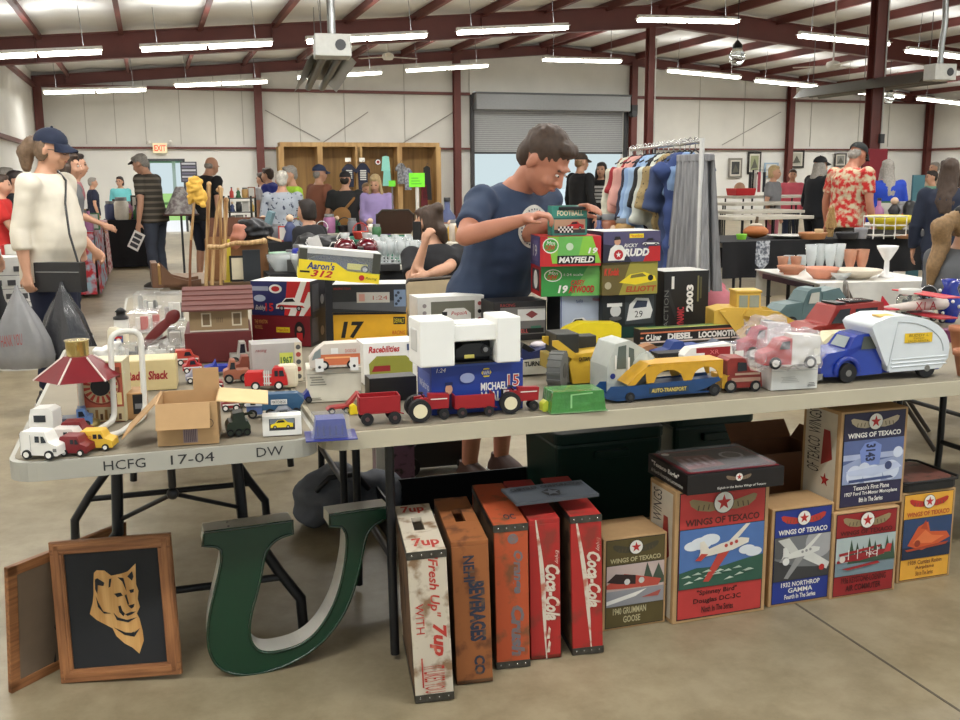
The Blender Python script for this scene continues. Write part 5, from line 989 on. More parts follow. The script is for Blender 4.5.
# Redline box with curved window
t, mb, F, L, Q, T = carton('white box with red script lettering and a cut-out window, left of the NAPA box', 'box', 'toy_box', 364, 417, 385, 344, .12, W_, z0=TZ+.001)
F.text('Racebilities', .1, .76, .68, .92, R_, shear=.2, bold=.03); F.rect(.82, .78, .96, .94, c(60, 76, 120)); F.poly([(.12, .02), (.1, .5), (.25, .68), (.8, .66), (.92, .5), (.92, .02)], c(150, 150, 60)); F.k = 1.8; F.poly([(.14, .04), (.14, .4), (.5, .46), (.6, .04)], c(120, 116, 112)); F.poly([(.15, .3), (.2, .44), (.5, .44), (.5, .3)], c(150, 40, 44)); F.circ(.2, .14, .05, K_); F.circ(.45, .14, .05, K_); done(t, mb)
t, mb, F, L, Q, T = carton('black open-fronted tray box under the white cut-out window box', 'box', 'display_box', 370, 417, 403, 379, .07, mat((30, 28, 28), .4), z0=TZ); L.rect(0, 0, 1, 1, c(60, 50, 30)); done(t, mb)
# ---- tractors and wagons
TR = c(158, 24, 32)
def tractor(label, xl, xr, yb, yt, wid=.06):
    a, w, h, th = front(xl, xr, yb, yt, TZ, 14); t = thing('toy_tractor', label, 'toy tractor', (a.x, a.y, TZ+.0006), th)
    mb = MB(); mb.prism([(w*.30, h*.38), (w*.34, h*.82), (w*.5, h*.78), (w*.5, h*.96), (w*.98, h*.92), (w*.96, h*.4)], wid*.32, wid*.68, TR); mb.prism([(w*.2, h*.6), (w*.2, h*.82), (w*.45, h*.86), (w*.45, h*.6)], wid*.1, wid*.28, TR); mb.prism([(w*.2, h*.6), (w*.2, h*.82), (w*.45, h*.86), (w*.45, h*.6)], wid*.72, wid*.9, TR); part(t, 'body', mb, .002)
    mb = MB(); Art(mb, (0, wid*.32, 0), (1, 0, 0), (0, 0, 1), w, h, .0008).rect(.55, .74, .93, .78, W_); part(t, 'stripe', mb)
    for y in (0, wid):
        mb = MB(); mb.wheel(w*.27, y, h*.42, h*.42, .02, RUB, c(232, 222, 188), .62, 24); part(t, 'rear_wheel', mb)
        mb = MB(); mb.wheel(w*.85, wid*.3+(y*.4), h*.19, h*.19, .012, RUB, c(60, 50, 50), .4); part(t, 'front_wheel', mb)
    mb = MB(); mb.tube([(w*.42, wid/2, h*.8), (w*.34, wid/2, h*.98)], .002, K_); mb.tube([(w*.34+.008*math.cos(i/8*6.283), wid/2+.008*math.sin(i/8*6.283), h) for i in range(8)], .0015, K_, 5, True); part(t, 'steering_wheel', mb)
    mb = MB(); mb.box(w*.14, wid*.38, h*.62, w*.28, wid*.62, h*.68, K_); mb.box(w*.14, wid*.38, h*.68, w*.17, wid*.62, h*.9, K_); part(t, 'seat', mb, .001)
def wagon(label, xl, xr, yb, yt, wid=.06):
    a, w, h, th = front(xl, xr, yb, yt, TZ, 14); t = thing('toy_wagon', label, 'toy wagon', (a.x, a.y, TZ+.0006), th)
    mb = MB(); z0_, z1_ = h*.42, h
    for (x0, y0, x1, y1) in ((0, 0, w, .003), (0, wid-.003, w, wid), (0, 0, .003, wid), (w-.003, 0, w, wid)): mb.box(x0, y0, z0_, x1, y1, z1_, TR)
    mb.box(0, 0, z0_-.003, w, wid, z0_, TR); part(t, 'wagon_bed', mb, .0015)
    for x in (.18, .85):
        for y in (0.0, wid): mb = MB(); mb.wheel(w*x, y, h*.22, h*.22, .012, RUB, c(90, 60, 60), .35); part(t, 'wheel', mb)
    mb = MB(); mb.tube([(w*.18, 0, h*.22), (w*.18, wid, h*.22)], .003, K_); mb.tube([(w*.85, 0, h*.22), (w*.85, wid, h*.22)], .003, K_); mb.tube([(w, wid/2, h*.3), (w*1.12, wid/2, h*.25)], .002, TR); part(t, 'axle', mb)
wagon('red toy farm wagon, leftmost, behind the first tractor', 360, 401, 426, 398); tractor('red toy tractor with cream rear wheels between the two wagons', 408, 452, 423, 396); wagon('red toy farm wagon between the two tractors', 455, 495, 418, 396); tractor('red toy tractor with cream rear wheels right of the second wagon', 498, 542, 414, 389)
t, w, h = toy('thin red and white toy implement left of the first wagon', 'toy implement', 'toy_implement', 327, 360, 415, 393, .03, [(0, .2), (.1, .32), (.6, .36), (.95, .9), (1, .9), (.7, .25)], c(170, 60, 60), wheels=[(.15, .15), (.6, .15)], bev=0); fin(t)
t, w, h = toy('small yellow toy figure piece at the drawbar of the first wagon', 'toy piece', 'toy_piece', 350, 358, 415, 405, .02, [(0, 0), (.1, .8), (.5, 1), (.9, .8), (1, 0)], Y_); fin(t)
t, w, h = toy('yellow and green wrapped candy piece beside the green block', 'toy piece', 'toy_piece', 543, 551, 412, 401, .03, [(0, 0), (.0, .7), (.5, 1), (1, .6), (1, 0)], c(206, 214, 70)); fin(t)
A0, w, h, th = front(551, 606, 414, 393, TZ, 14); t = thing('wrapped_block', 'block wrapped in shiny green plastic at the front edge of the table', 'wrapped block', (A0.x, A0.y, TZ+.001), th)
mb = MB(); GP = mat((72, 140, 70), .25, var=.2, sc=30, bump=.5, coat=.4); mb.prism([(0, 0), (.006, h), (w-.008, h*.98), (w, 0)], 0, .09, GP); part(t, 'block', mb, .003); mb = MB(); mb.box(-.004, -.008, 0, w+.004, .1, .002, mat((150, 200, 140), .2, alpha=.6)); mb.prism([(w*.35, h*.2), (w*.35, h*.85), (w*.75, h*.9), (w*.75, h*.85), (w*.38, h*.8), (w*.38, h*.2)], -.001, .0, mat((150, 206, 140), .3)); part(t, 'wrapper_fold', mb)
# ---- construction toys
def grader(label, xl, xr, yb, yt, col, tires, z=TZ):
    a, w, h, th = front(xl, xr, yb, yt, z, 16); t = thing('toy_loader', label, 'toy loader', (a.x, a.y, z+.0006), th); wid = .11
    mb = MB(); mb.prism([(w*.35, h*.05), (w*.28, h*.45), (w*.4, h*.62), (w*.98, h*.66), (w, h*.3), (w*.9, h*.05)], 0, wid*.9, col); part(t, 'bucket', mb, .003)
    mb = MB(); mb.prism([(0, h*.8), (0, h*.9), (w*.1, h*.9), (w*.55, h*.5), (w*.5, h*.4)], .0, .012, col); mb.prism([(0, h*.8), (0, h*.9), (w*.1, h*.9), (w*.55, h*.5), (w*.5, h*.4)], wid-.012, wid, col); part(t, 'lift_arm', mb, .001)
    mb = MB(); mb.box(w*.1, wid*.2, h*.6, w*.5, wid*1.2, h*1.0, mat((44, 44, 40), .5)); mb.box(w*.45, wid*.8, h*.55, w*.95, wid*1.3, h*.88, mat((44, 44, 40), .5)); mb.box(w*.0, wid*.3, h*.3, w*.6, wid*1.2, h*.6, mat((150, 128, 50), .5)); part(t, 'engine', mb, .003)
    for (x, y, r) in tires:
        mb = MB(); mb.wheel(0, 0, 0, r, .045, mat((112, 112, 108), .9), mat((90, 88, 84), .8), .4, 24)
        for i in range(16):
            A = Matrix.Rotation(i*math.pi/8, 4, 'Y'); mb.T = A; mb.box(-.004, -.0235, r-.003, .004, .0235, r+.003, mat((112, 112, 108), .9)); mb.T = Matrix.Identity(4)
        o = part(t, 'tire', mb); o.location = (x*w, y, r); o.rotation_euler = (0, 0, R(70 if False else 55))
    return t, w, h
t, w, h = grader('yellow toy wheel loader with chunky grey tires right of the white scraper', 553, 609, 388, 336, mat((214, 172, 50), .5), ((.05, -.02, .062), (.30, .05, .05)))
mb = MB(); F = Art(mb, (w*.35, 0, h*.4), (1, 0, 0), (0, 0, 1), w*.5, h*.2, .002); F.text('CATERPILLAR', .2, .4, .8, .8, K_, bold=.03); part(t, 'lettering', mb)
t, w, h = toy('white and dark blue toy road scraper right of the NAPA box', 'toy scraper', 'toy_scraper', 521, 553, 377, 344, .09, [[(0, .05), (0, .5), (.98, .56), (1, .3), (.85, .05)], [(0, .5), (.05, .85), (.3, .7), (.6, .8), (.95, .9), (1, .56)]], [mat((196, 194, 178), .5), mat((40, 50, 92), .4)], bev=.002); decal(t, w, h, lambda F: F.text('TURNPIKE', .1, .3, .9, .45, K_, bold=.03)); mb = MB(); mb.prism([(0, h*.72), (w*.12, h), (w*.55, h*.72)], .01, .05, K_); mb.ell((w*.75, .06, h*.86), (.03, .03, .012), c(206, 196, 200)); part(t, 'bonnet', mb); fin(t)
# ---- grey-white jeep box wrapped in plastic
t, w, h = toy('white plastic-wrapped toy camper house with grey windows behind the car transporter', 'toy camper', 'toy_camper', 607, 650, 398, 342, .12, [(0, .05), (0, .55), (.18, .95), (.5, 1), (.85, .82), (1, .5), (1, .05)], mat((186, 190, 184), .4), [[(.2, .5), (.24, .9), (.42, .92), (.42, .5)], [(.48, .52), (.48, .88), (.6, .84), (.62, .52)]], yaw=20, winm=mat((90, 100, 96), .2)); decal(t, w, h, lambda F: (F.circ(.12, .38, .06, B_), F.rect(.16, .5, .2, .75, W_), F.rect(.45, .4, .5, .7, W_)))
mb = MB(); mb.ell((w*.85, .03, h*.5), (w*.35, .06, h*.3), mat((214, 222, 216), .15, alpha=.45, bump=.8, sc=30)); mb.ell((w*.7, .02, h*.2), (w*.4, .05, h*.2), mat((214, 222, 216), .15, alpha=.45, bump=.8, sc=30)); part(t, 'plastic_wrap', mb); fin(t)
# ---- car transporter
YC = mat((208, 158, 40), .4, var=.12, sc=30); BC = mat((30, 68, 116), .4, var=.15, sc=20)
A0, w, h, th = front(606, 722, 404, 366, TZ, 17); w *= 1.0; wid = .085; t = thing('toy_car_transporter', 'blue and yellow tin car transporter trailer with arched sides lettered AUTO-TRANSPORT', 'toy trailer', (A0.x, A0.y, TZ+.0006), th)
mb = MB(); pr = [(0, h*.12), (0, h*.30), (w*.04, h*.44), (w*.22, h*.42), (w*.98, h*.5), (w*.98, h*.4), (w*.86, h*.22), (w*.74, h*.12), (w*.1, h*.04)]
mb.prism(pr, 0, .003, BC); mb.prism(pr, wid-.003, wid, BC); mb.box(w*.02, 0, h*.1, w*.98, wid, h*.14, BC); mb.box(w*.4, .002, h*.38, w*.98, wid-.002, h*.42, BC); part(t, 'trailer_bed', mb)
def arch(y0, y1, nm):
    mb = MB(); n = 10
    def seg(xa, xb, z0_, z1_):    # arch opening between xa, xb
        for i in range(n):
            fa, fb = i/n, (i+1)/n; f = lambda s: z0_+(z1_-z0_)*math.sin(math.pi*min(1, max(0, s)))**.45
            x0, x1 = xa+(xb-xa)*fa, xa+(xb-xa)*fb; mb.prism([(x0*w, f(fa)*h), (x1*w, f(fb)*h), (x1*w, h*.93), (x0*w, h*.93)], y0, y1, YC)
    tr = lambda x: 1
    seg(.40, .66, .46, .78); seg(.73, .97, .48, .8); mb.prism([(w*.66, h*.45), (w*.73, h*.46), (w*.73, h*.93), (w*.66, h*.93)], y0, y1, YC); mb.prism([(w*.97, h*.46), (w, h*.46), (w, h*.93), (w*.97, h*.93)], y0, y1, YC)
    mb.prism([(w*.18, h*.43), (w*.24, h*.43), (w*.33, h*.74), (w*.34, h*.46), (w*.40, h*.46), (w*.40, h*.93), (w*.34, h*.9), (w*.26, h*.72)], y0, y1, YC); part(t, nm, mb)
arch(0, .003, 'side_arch'); arch(wid-.003, wid, 'side_arch')
mb = MB(); mb.box(w*.36, 0, h*.93, w, wid, h*.97, YC); mb._add([(w*.36, 0, h*.97), (w*.36, wid, h*.97), (w*.18, wid, h*.46), (w*.18, 0, h*.46)], [(0, 1, 2, 3)], YC); part(t, 'top_deck', mb, .001)
mb = MB(); F = Art(mb, (0, 0, 0), (1, 0, 0), (0, 0, 1), w, h, .001); F.rect(.36, .18, .7, .33, c(60, 60, 40)); F.rect(.365, .19, .695, .32, c(44, 66, 90)); F.text('AUTO-TRANSPORT', .38, .2, .68, .31, c(216, 190, 90), bold=.03); part(t, 'lettering', mb)
for x in (.2, .93):
    for y in (.004, wid-.004): mb = MB(); mb.wheel(w*x, y, h*.16 if x > .5 else h*.13, h*.16 if x > .5 else h*.13, .015, RUB, c(50, 50, 52), .5); part(t, 'wheel', mb)
t, w, h = toy('worn dark red toy truck cab pulling the blue and yellow transporter', 'toy truck', 'toy_truck_cab', 722, 762, 393, 359, .085, [[(0, .12), (0, .5), (.2, .5), (.2, .12)], [(.12, .3), (.12, .93), (.2, 1), (.62, .98), (.68, .62), (.96, .55), (1, .12), (.15, .12)]], [YC, mat((140, 44, 36), .5, var=.25, sc=30)], [[(.36, .6), (.36, .88), (.58, .86), (.6, .62)]], [(.2, .18), (.82, .16)], yaw=12, tap=.1); decal(t, w, h, lambda F: (F.rect(.22, .3, .94, .42, c(180, 140, 120)), F.rect(.3, .5, .92, .56, c(190, 160, 140)))); fin(t)
# ---- white box with bagged pickup
t, mb, F, L, Q, T = carton('plain white carton with a bagged model pickup on top, left of the blue camper truck', 'box', 'white_box', 771, 817, 391, 368, .10, mat((226, 226, 222), .6), yaw=13, top=W_); F.rect(0, .82, 1, .84, c(190, 190, 186)); blurb(F, .2, .3, .6, .6, 4, c(200, 200, 196)); blurb(F, .78, .1, .95, .3, 3, c(120, 120, 116)); hh = t['h']; done(t, mb)
def bagged(label, xl, xr, yb, yt, z0, body, yaw=8):
    t, w, h = toy(label, 'toy truck', 'bagged_toy_truck', xl, xr, yb, yt, .06, [[(0, .12), (0, .45), (.2, .55), (.3, .8), (.5, .85), (.52, .12)], [(.5, .12), (.5, .95), (.98, .9), (1, .12)]], body, [[(.28, .55), (.33, .76), (.46, .78), (.46, .55)]], [(.22, .17), (.82, .17)], hub=W_, yaw=yaw, z0=z0)
    mb = MB(); PB = mat((232, 228, 232), .12, alpha=.27, bump=1., sc=40, coat=.3)
    mb.bm.free(); blob('plastic_bag_wrap', [('loft', [((w*.5, .03, .004), w*.56, .055), ((w*.5, .03, h*.5), w*.58, .055), ((w*.52, .03, h*.9), w*.5, .045), ((w*.6, .03, h*1.08), w*.3, .03)]), ('cap', (w*.02, .03, h*.5), .02, (-w*.12, .01, h*.3), .03)], PB, t, .009, 1, fold=.022, fs=26); fin(t)
bagged('red and white model pickup in a clear bag on the white carton', 762, 820, 370, 334, TZ+hh+.001, [c(190, 50, 56), W_]); bagged('pink and white model truck in a clear bag behind the bagged pickup', 742, 790, 360, 322, TZ, [c(190, 60, 80), c(220, 214, 216)])
# white tray with black and red model car
t, mb, F, L, Q, T = carton('black flat box in front of the diesel locomotive box', 'box', 'small_box', 658, 690, 372, 354, .06, K_); done(t, mb)
A0, w, h, th = front(681, 742, 374, 346, TZ, 17); t = thing('display_tray', 'white card tray holding a red white and black model fuel truck', 'display tray', (A0.x, A0.y, TZ+.001), th)
mb = MB(); mb.box(0, 0, 0, w, .09, h*.35, W_); part(t, 'tray', mb, .001)
mb = MB(); mb.prism([(w*.1, h*.36), (w*.08, h*.6), (w*.2, h*.85), (w*.85, h*.95), (w*.9, h*.4)], .02, .07, W_); part(t, 'model_body', mb, .004); mb = MB(); F = Art(mb, (0, .02, 0), (1, 0, 0), (0, 0, 1), w, h, .001); F.rect(.28, .5, .84, .84, c(150, 30, 34)); F.rect(.2, .38, .85, .5, K_); F.text('XR', .5, .6, .65, .75, c(220, 120, 120)); part(t, 'side_paint', mb)
for x in (.22, .86): mb = MB(); mb.box(w*x, -.006, 0, w*(x+.14), -.004, h*.7, W_); Art(mb, (w*x, -.006, 0), (1, 0, 0), (0, 0, 1), w*.14, h*.7).circ(.5, .5, .15, K_); part(t, 'card_tab', mb)
t, w, h = toy('blue toy racing car with a white number panel behind the display tray', 'toy car', 'toy_car', 656, 700, 359, 343, .06, [(0, .2), (0, .4), (.3, .55), (.4, 1), (.6, 1), (.65, .7), (1, .75), (1, .2)], c(44, 70, 140), wheels=[(.2, .2), (.8, .2)]); decal(t, w, h, lambda F: F.text('JED', .62, .3, .9, .6, c(170, 190, 220), bold=.03)); fin(t)
t, w, h = toy('black and silver toy motorcycle engine piece above the display tray', 'toy car', 'toy_car', 696, 740, 353, 341, .05, [(0, .2), (.1, .6), (.4, .7), (.5, 1), (.6, .7), (1, .6), (1, .2)], c(90, 100, 120), wheels=[(.2, .2), (.8, .2)]); decal(t, w, h, lambda F: (F.rect(.6, .3, .9, .55, W_), F.rect(.1, .3, .4, .5, K_))); fin(t)
t, w, h = toy('brown and orange toy truck piece left of the blue toy racing car', 'toy car', 'toy_car', 641, 660, 357, 345, .05, [(0, .2), (.1, .8), (.6, 1), (1, .5), (1, .2)], c(170, 120, 80), wheels=[(.3, .2), (.8, .2)]); fin(t)
# ---- yellow bulldozer-loader
YL = mat((218, 178, 74), .5)
A0, w, h, th = front(716, 812, 343, 294, TZ, 2); t = thing('toy_excavator', 'large yellow toy loader with a boxy cab and a long sloping arm', 'toy loader', (A0.x, A0.y+.05, TZ+.001), th)
mb = MB(); mb.prism([(0, h*.1), (0, h*.62), (w*.12, h*.68), (w*.52, h*.66), (w*.45, h*.1)], 0, .14, YL); part(t, 'chassis', mb, .004)
mb = MB(); mb.box(w*.24, .02, h*.62, w*.5, .12, h*.98, YL); mb.box(w*.23, .015, h*.97, w*.51, .125, h*1.02, YL); part(t, 'cab', mb, .003); mb = MB(); mb.box(w*.27, .018, h*.67, w*.36, .019, h*.92, mat((150, 156, 140), .2)); mb.box(w*.38, .018, h*.67, w*.48, .019, h*.92, mat((150, 156, 140), .2)); mb.box(w*.5, .03, h*.67, w*.502, .11, h*.92, mat((150, 156, 140), .2)); part(t, 'cab_window', mb)
for y in (-.014, .14): mb = MB(); mb.prism([(w*.3, h*.52), (w*.34, h*.66), (w*.66, h*.6), (w*1.02, h*.2), (w*.98, h*.14), (w*.6, h*.42)], y, y+.014, YL); mb.prism([(w*.05, h*.62), (w*.12, h*.62), (w*.36, h*.05), (w*.28, h*.05)], y, y+.014, YL); part(t, 'lift_arm', mb, .002)
for x in (.12, .4):
    for y in (.0, .14): mb = MB(); mb.wheel(w*x, y, h*.14, h*.14, .02, RUB, YL, .5); part(t, 'wheel', mb)
t, w, h = toy('dusty teal pressed-steel toy pickup truck behind the yellow loader', 'toy truck', 'toy_pickup_truck', 779, 845, 330, 290, .12, [[(0, .12), (0, .45), (.1, .62), (.35, .66), (.36, .12)], [(.33, .12), (.35, .66), (.42, .92), (.48, .98), (.62, 1), (.66, .12)], [(.64, .12), (.64, .9), (.9, .98), (1, .7), (1, .12)]], mat((86, 110, 112), .4), [[(.42, .62), (.46, .88), (.58, .9), (.58, .62)]], [(.18, .16), (.82, .16)], yaw=18, tap=.15, winm=c(190, 190, 180), bev=.008); fin(t)
t, w, h = toy('large dark red metallic toy jeep truck with silver roof parts, behind the blue camper truck', 'toy truck', 'toy_truck', 800, 885, 352, 306, .16, [[(0, .1), (0, .42), (.2, .55), (.3, .55), (.42, .95), (.98, 1), (1, .1)]], mat((150, 50, 44), .35, .3), [[(.34, .58), (.44, .88), (.56, .9), (.54, .58)], [(.62, .55), (.62, .88), (.88, .9), (.88, .55)]], [(.18, .2), (.85, .2)], yaw=15, tap=.2, bev=.006); mb = MB(); mb.box(w*.6, .04, h*1.0, w*.9, .12, h*1.03, mat((70, 72, 74), .2, .6)); mb.box(w*.44, .03, h*.96, w*.56, .13, h*1.0, K_); part(t, 'roof_rack', mb); fin(t)
t, w, h = toy('cream and black long toy van behind the cab of the blue camper truck', 'toy van', 'toy_van', 822, 884, 356, 333, .08, [(0, .12), (0, .6), (.15, .95), (.9, 1), (1, .8), (1, .12)], c(222, 212, 176), [[(.03, .3), (.1, .6), (.28, .6), (.28, .3)]], [(.2, .2), (.8, .2)], yaw=12); fin(t)
# ---- blue truck with white camper
BLT = mat((22, 50, 150), .25, var=.06, coat=.4)
A0, w, h, th = front(820, 946, 384, 320, TZ, 15); wid = .14; t = thing('toy_camper_truck', 'blue pressed-steel toy pickup with a big rounded white camper body and yellow sign', 'toy truck', (A0.x, A0.y, TZ+.0006), th)
mb = MB(); tf = lambda z: .22*max(0, (z/h-.36)/.3)
mb.prism([(0, h*.16), (w*.01, h*.38), (w*.06, h*.46), (w*.2, h*.5), (w*.22, h*.5), (w*.27, h*.68), (w*.3, h*.72), (w*.44, h*.74), (w*.47, h*.66), (w*.48, h*.1), (w*.24, h*.08), (w*.03, h*.1)], 0, wid, BLT, taper=tf, smooth=False); mb.box(w*.45, .02, h*.08, w*.98, wid-.02, h*.16, BLT); part(t, 'cab', mb, .006)
for y in (0, wid): mb = MB(); mb.tube([(w*.2+h*.2*math.cos(math.pi*i/10-.1), y, h*.17+h*.2*math.sin(math.pi*i/10-.1)) for i in range(12)], .010, BLT, 8); part(t, 'fender', mb)
mb = MB(); F = Art(mb, (0, .0, 0), (1, 0, 0), (0, 0, 1), w, h, .001); F.o = Vector((0, 0, 0))
def sidewin(pts, m, y0=0):
    z = sum(q[1] for q in pts)/len(pts); vs = []
    for x, zz in pts: vs.append((x*w, wid/2-(wid/2)*(1-tf(zz*h))-.0015, zz*h))
    mb._add(vs, [tuple(range(len(vs)))], m)
sidewin([(.31, .5), (.45, .5), (.44, .69), (.34, .69)], c(70, 74, 66)); mb.box(-.001, .03, h*.2, .004, wid-.03, h*.34, mat((180, 180, 180), .2, 1.)); vs = [(w*.222, .03, h*.51), (w*.222, wid-.03, h*.51), (w*.265, wid-.035, h*.67), (w*.265, .035, h*.67)]; mb._add([(x-.003, y, z+.002) for x, y, z in vs], [(0, 3, 2, 1)], c(150, 160, 160)); part(t, 'windows', mb)
mb = MB(); mb.box(-.012, -.004, h*.06, .006, wid+.004, h*.16, mat((190, 192, 196), .2, 1.)); mb.ell((.004, .022, h*.34), (.012, .014, .014), c(200, 190, 150)); mb.ell((.004, wid-.022, h*.34), (.012, .014, .014), c(200, 190, 150)); part(t, 'bumper_and_headlights', mb)
mb = MB(); WC = mat((218, 224, 228), .3, var=.03); n = 14; top_ = []
pr = [(w*.52, h*.12), (w*.47, h*.32), (w*.36, h*.86)]+[(w*(.36+.04*i/3), h*(.86+.09*i/3)) for i in range(1, 3)]
pr += [(w*(.5+.25*math.sin(0)), h*1.0)]+[(w*(.62+.37*math.sin(math.pi/2*i/8)), h*(.46+.54*math.cos(math.pi/2*i/8))) for i in range(9)]+[(w*.985, h*.3), (w*.93, h*.14)]
mb.prism(pr, -.012, wid+.012, WC); part(t, 'camper_body', mb, .012, seg=3)
mb = MB()
for i in range(3): mb.tube([(w*.53, -.0125, h*(.2+.06*i)), (w*.97, -.0125, h*(.22+.06*i))], .0025, WC, 6)
mb.tube([(w*.5, -.0125, h*.14)]+[(w*(.56+.38*math.sin(math.pi/2*i/8)), -.0125, h*(.42+.5*math.cos(math.pi/2*i/8))) for i in range(9)], .0022, mat((190, 196, 200), .3), 6); part(t, 'pressed_rib', mb)
mb = MB(); F = Art(mb, (w*.62, -.0125, h*.56), (1, 0, .0), (0, 0, 1), w*.22, h*.17, .002); F.rect(0, .1, 1, 1, c(236, 196, 40)); F.text('BUDDY L', .15, .66, .85, .9, c(120, 90, 40)); F.text('Camper', .3, .4, .7, .62, c(120, 90, 40)); F.text('SALES-RENTAL', .1, .15, .9, .36, c(120, 90, 40)); F2 = Art(mb, (w*.44, .02, h*.99), (1, 0, 0), (0, 1, 0), w*.12, .04, .002); part(t, 'yellow_sign', mb)
mb = MB(); mb.box(w*.46, .02, h*.985, w*.58, .06, h*1.005, mat((236, 190, 90), .5)); part(t, 'roof_panel', mb)
for x, y in ((.2, 0), (.2, wid), (.82, 0), (.82, wid)): mb = MB(); mb.wheel(w*x, y, h*.15, h*.15, .022, RUB, mat((170, 172, 176), .2, 1.), .35); part(t, 'wheel', mb)
# ---- red and white toy plane, jars, sign radio, blue glass, clay pots on the far right
A0, w, h, th = front(884, 968, 327, 300, TZ, 14); t = thing('toy_plane', 'red and white toy biplane behind the white camper body', 'toy airplane', (A0.x, A0.y, TZ+.02), th)
mb = MB(); mb.tube([(0, .04, h*.5), (w*.2, .04, h*.5), (w*.55, .04, h*.55), (w*.9, .04, h*.6), (w, .04, h*.6)], [.008, .016, .028, .03, .02], mat((226, 214, 206), .35), 14); part(t, 'fuselage', mb)
mb = MB(); mb.box(w*.4, -.14, h*.2, w*.62, .22, h*.26, c(180, 34, 46)); part(t, 'lower_wing', mb, .003); mb = MB(); mb.box(w*.42, -.14, h*.95, w*.64, .22, h*1.0, c(196, 50, 60)); part(t, 'upper_wing', mb, .003)
mb = MB(); mb.prism([(.0, h*.5), (.01, h*.95), (w*.12, h*.55)], .037, .043, c(190, 30, 50)); mb.box(0, -.03, h*.48, w*.12, .11, h*.52, c(190, 30, 50)); part(t, 'tail', mb)
mb = MB(); Art(mb, (w*.35, .012, h*.3), (1, 0, 0), (0, 0, 1), w*.45, h*.5, .002).text('X1 A', .05, .2, .6, .8, c(180, 40, 50)); mb.wheel(w*.7, .01, 0, .016, .01, RUB); mb.wheel(w*.7, .07, 0, .016, .01, RUB); mb.tube([(w*1.01, .04, -.01), (w*1.01, .04, h*1.1)], .003, W_); part(t, 'wheels_and_propeller', mb)
def jar(px, py, r, h, lid, label, content=None, name='glass_jar'):
    p = atz(px, py, TZ); t = thing(name, label, 'jar', (p.x, p.y, TZ+.001), 0); mb = MB(); mb.lathe([(r*.9, 0), (r, .01), (r, h*.72), (r*.8, h*.82), (r*.8, h*.86), (r*.76, h*.86), (r*.95, h*.7), (r*.95, .015), (0, .012)], m=GLASS); part(t, 'glass', mb)
    if lid: mb = MB(); mb.lathe([(r*.86, h*.85), (r*.88, h*.98), (r*.8, h), (0, h)], m=lid); part(t, 'lid', mb, 0)
    if content:
        mb = MB(); random.seed(int(px)); [mb.ell((random.uniform(-.5, .5)*r, random.uniform(-.5, .5)*r, .02+random.random()*h*.55), (r*.22, r*.2, r*.14), content[i % len(content)], 8, 6) for i in range(22)]; part(t, 'contents', mb)
jar(908, 322, .058, .155, mat((206, 206, 200), .4), 'glass jar with a white lid full of small black and white pieces, by the biplane', (W_, K_, GREY))
A0, w, h, th = front(917, 936, 318, 284, TZ, 10); t = thing('desk_sign', 'round black sign in a silver beaded frame with small blue lettering', 'sign', (A0.x, A0.y, TZ+.001), th); mb = MB(); mb.prism([(w*.5+w*.5*math.cos(i/12*6.283), h*.62+w*.5*math.sin(i/12*6.283)) for i in range(12)], 0, .012, K_); mb.box(w*.2, -.01, 0, w*.8, .03, h*.2, W_); mb.box(w*.4, 0, h*.1, w*.6, .01, h*.4, W_); part(t, 'panel', mb)
mb = MB(); mb.tube([(w*.5+w*.52*math.cos(i/16*6.283), 0, h*.62+w*.52*math.sin(i/16*6.283)) for i in range(16)], .004, CHROME, 6, True); part(t, 'frame', mb); mb = MB(); F = Art(mb, (0, 0, h*.3), (1, 0, 0), (0, 0, 1), w, h*.6, .002); F.text('GUESS', .2, .6, .8, .75, c(110, 190, 210), bold=.03); F.text('2:1', .35, .35, .65, .52, c(150, 200, 210), bold=.03); part(t, 'lettering', mb)
p = atz(948, 322, TZ); t = thing('glass_vase', 'cobalt blue glass vase with white beads at the right edge', 'vase', (p.x, p.y, TZ+.001), 0); mb = MB(); mb.lathe([(.03, 0), (.05, .05), (.055, .1), (.03, .16), (.045, .2), (.03, .2), (0, .15)], m=mat((30, 50, 150), .08, coat=.5)); part(t, 'body', mb); mb = MB(); [mb.ell((.055*math.cos(i*1.9), .055*math.sin(i*1.9), .03+.008*i), .008, W_, 8, 6) for i in range(18)]; part(t, 'bead', mb)
for i, (px, py, hh_) in enumerate(((953, 352, .1), (958, 376, .09))):
    p = atz(px, py, TZ); mb = MB(); mb.lathe([(.03, 0), (.045, hh_*.8), (.05, hh_*.8), (.05, hh_), (.044, hh_), (.03, .02), (0, .02)], m=mat((176, 116, 84), .8)); single('clay_pot', 'terracotta pot at the right edge, %s' % ('the one farther back' if i == 0 else 'the one nearer the table edge'), 'pot', mb, (p.x+.03, p.y, TZ+.001))
p = atz(957, 345, TZ); mb = MB(); mb.box(-.02, 0, 0, .08, .06, .05, c(110, 40, 80)); single('small_box', 'dark magenta box at the right edge behind the camper body', 'box', mb, (p.x, p.y+.06, TZ+.001), BA)
# ============================================================ THINGS ON THE FLOOR IN FRONT
def on_plane(px, py, o, n):
    d = ray(px, py); t = (Vector(o)-Vector((0, 0, CAMH))).dot(n)/d.dot(n); return Vector((0, 0, CAMH))+d*t
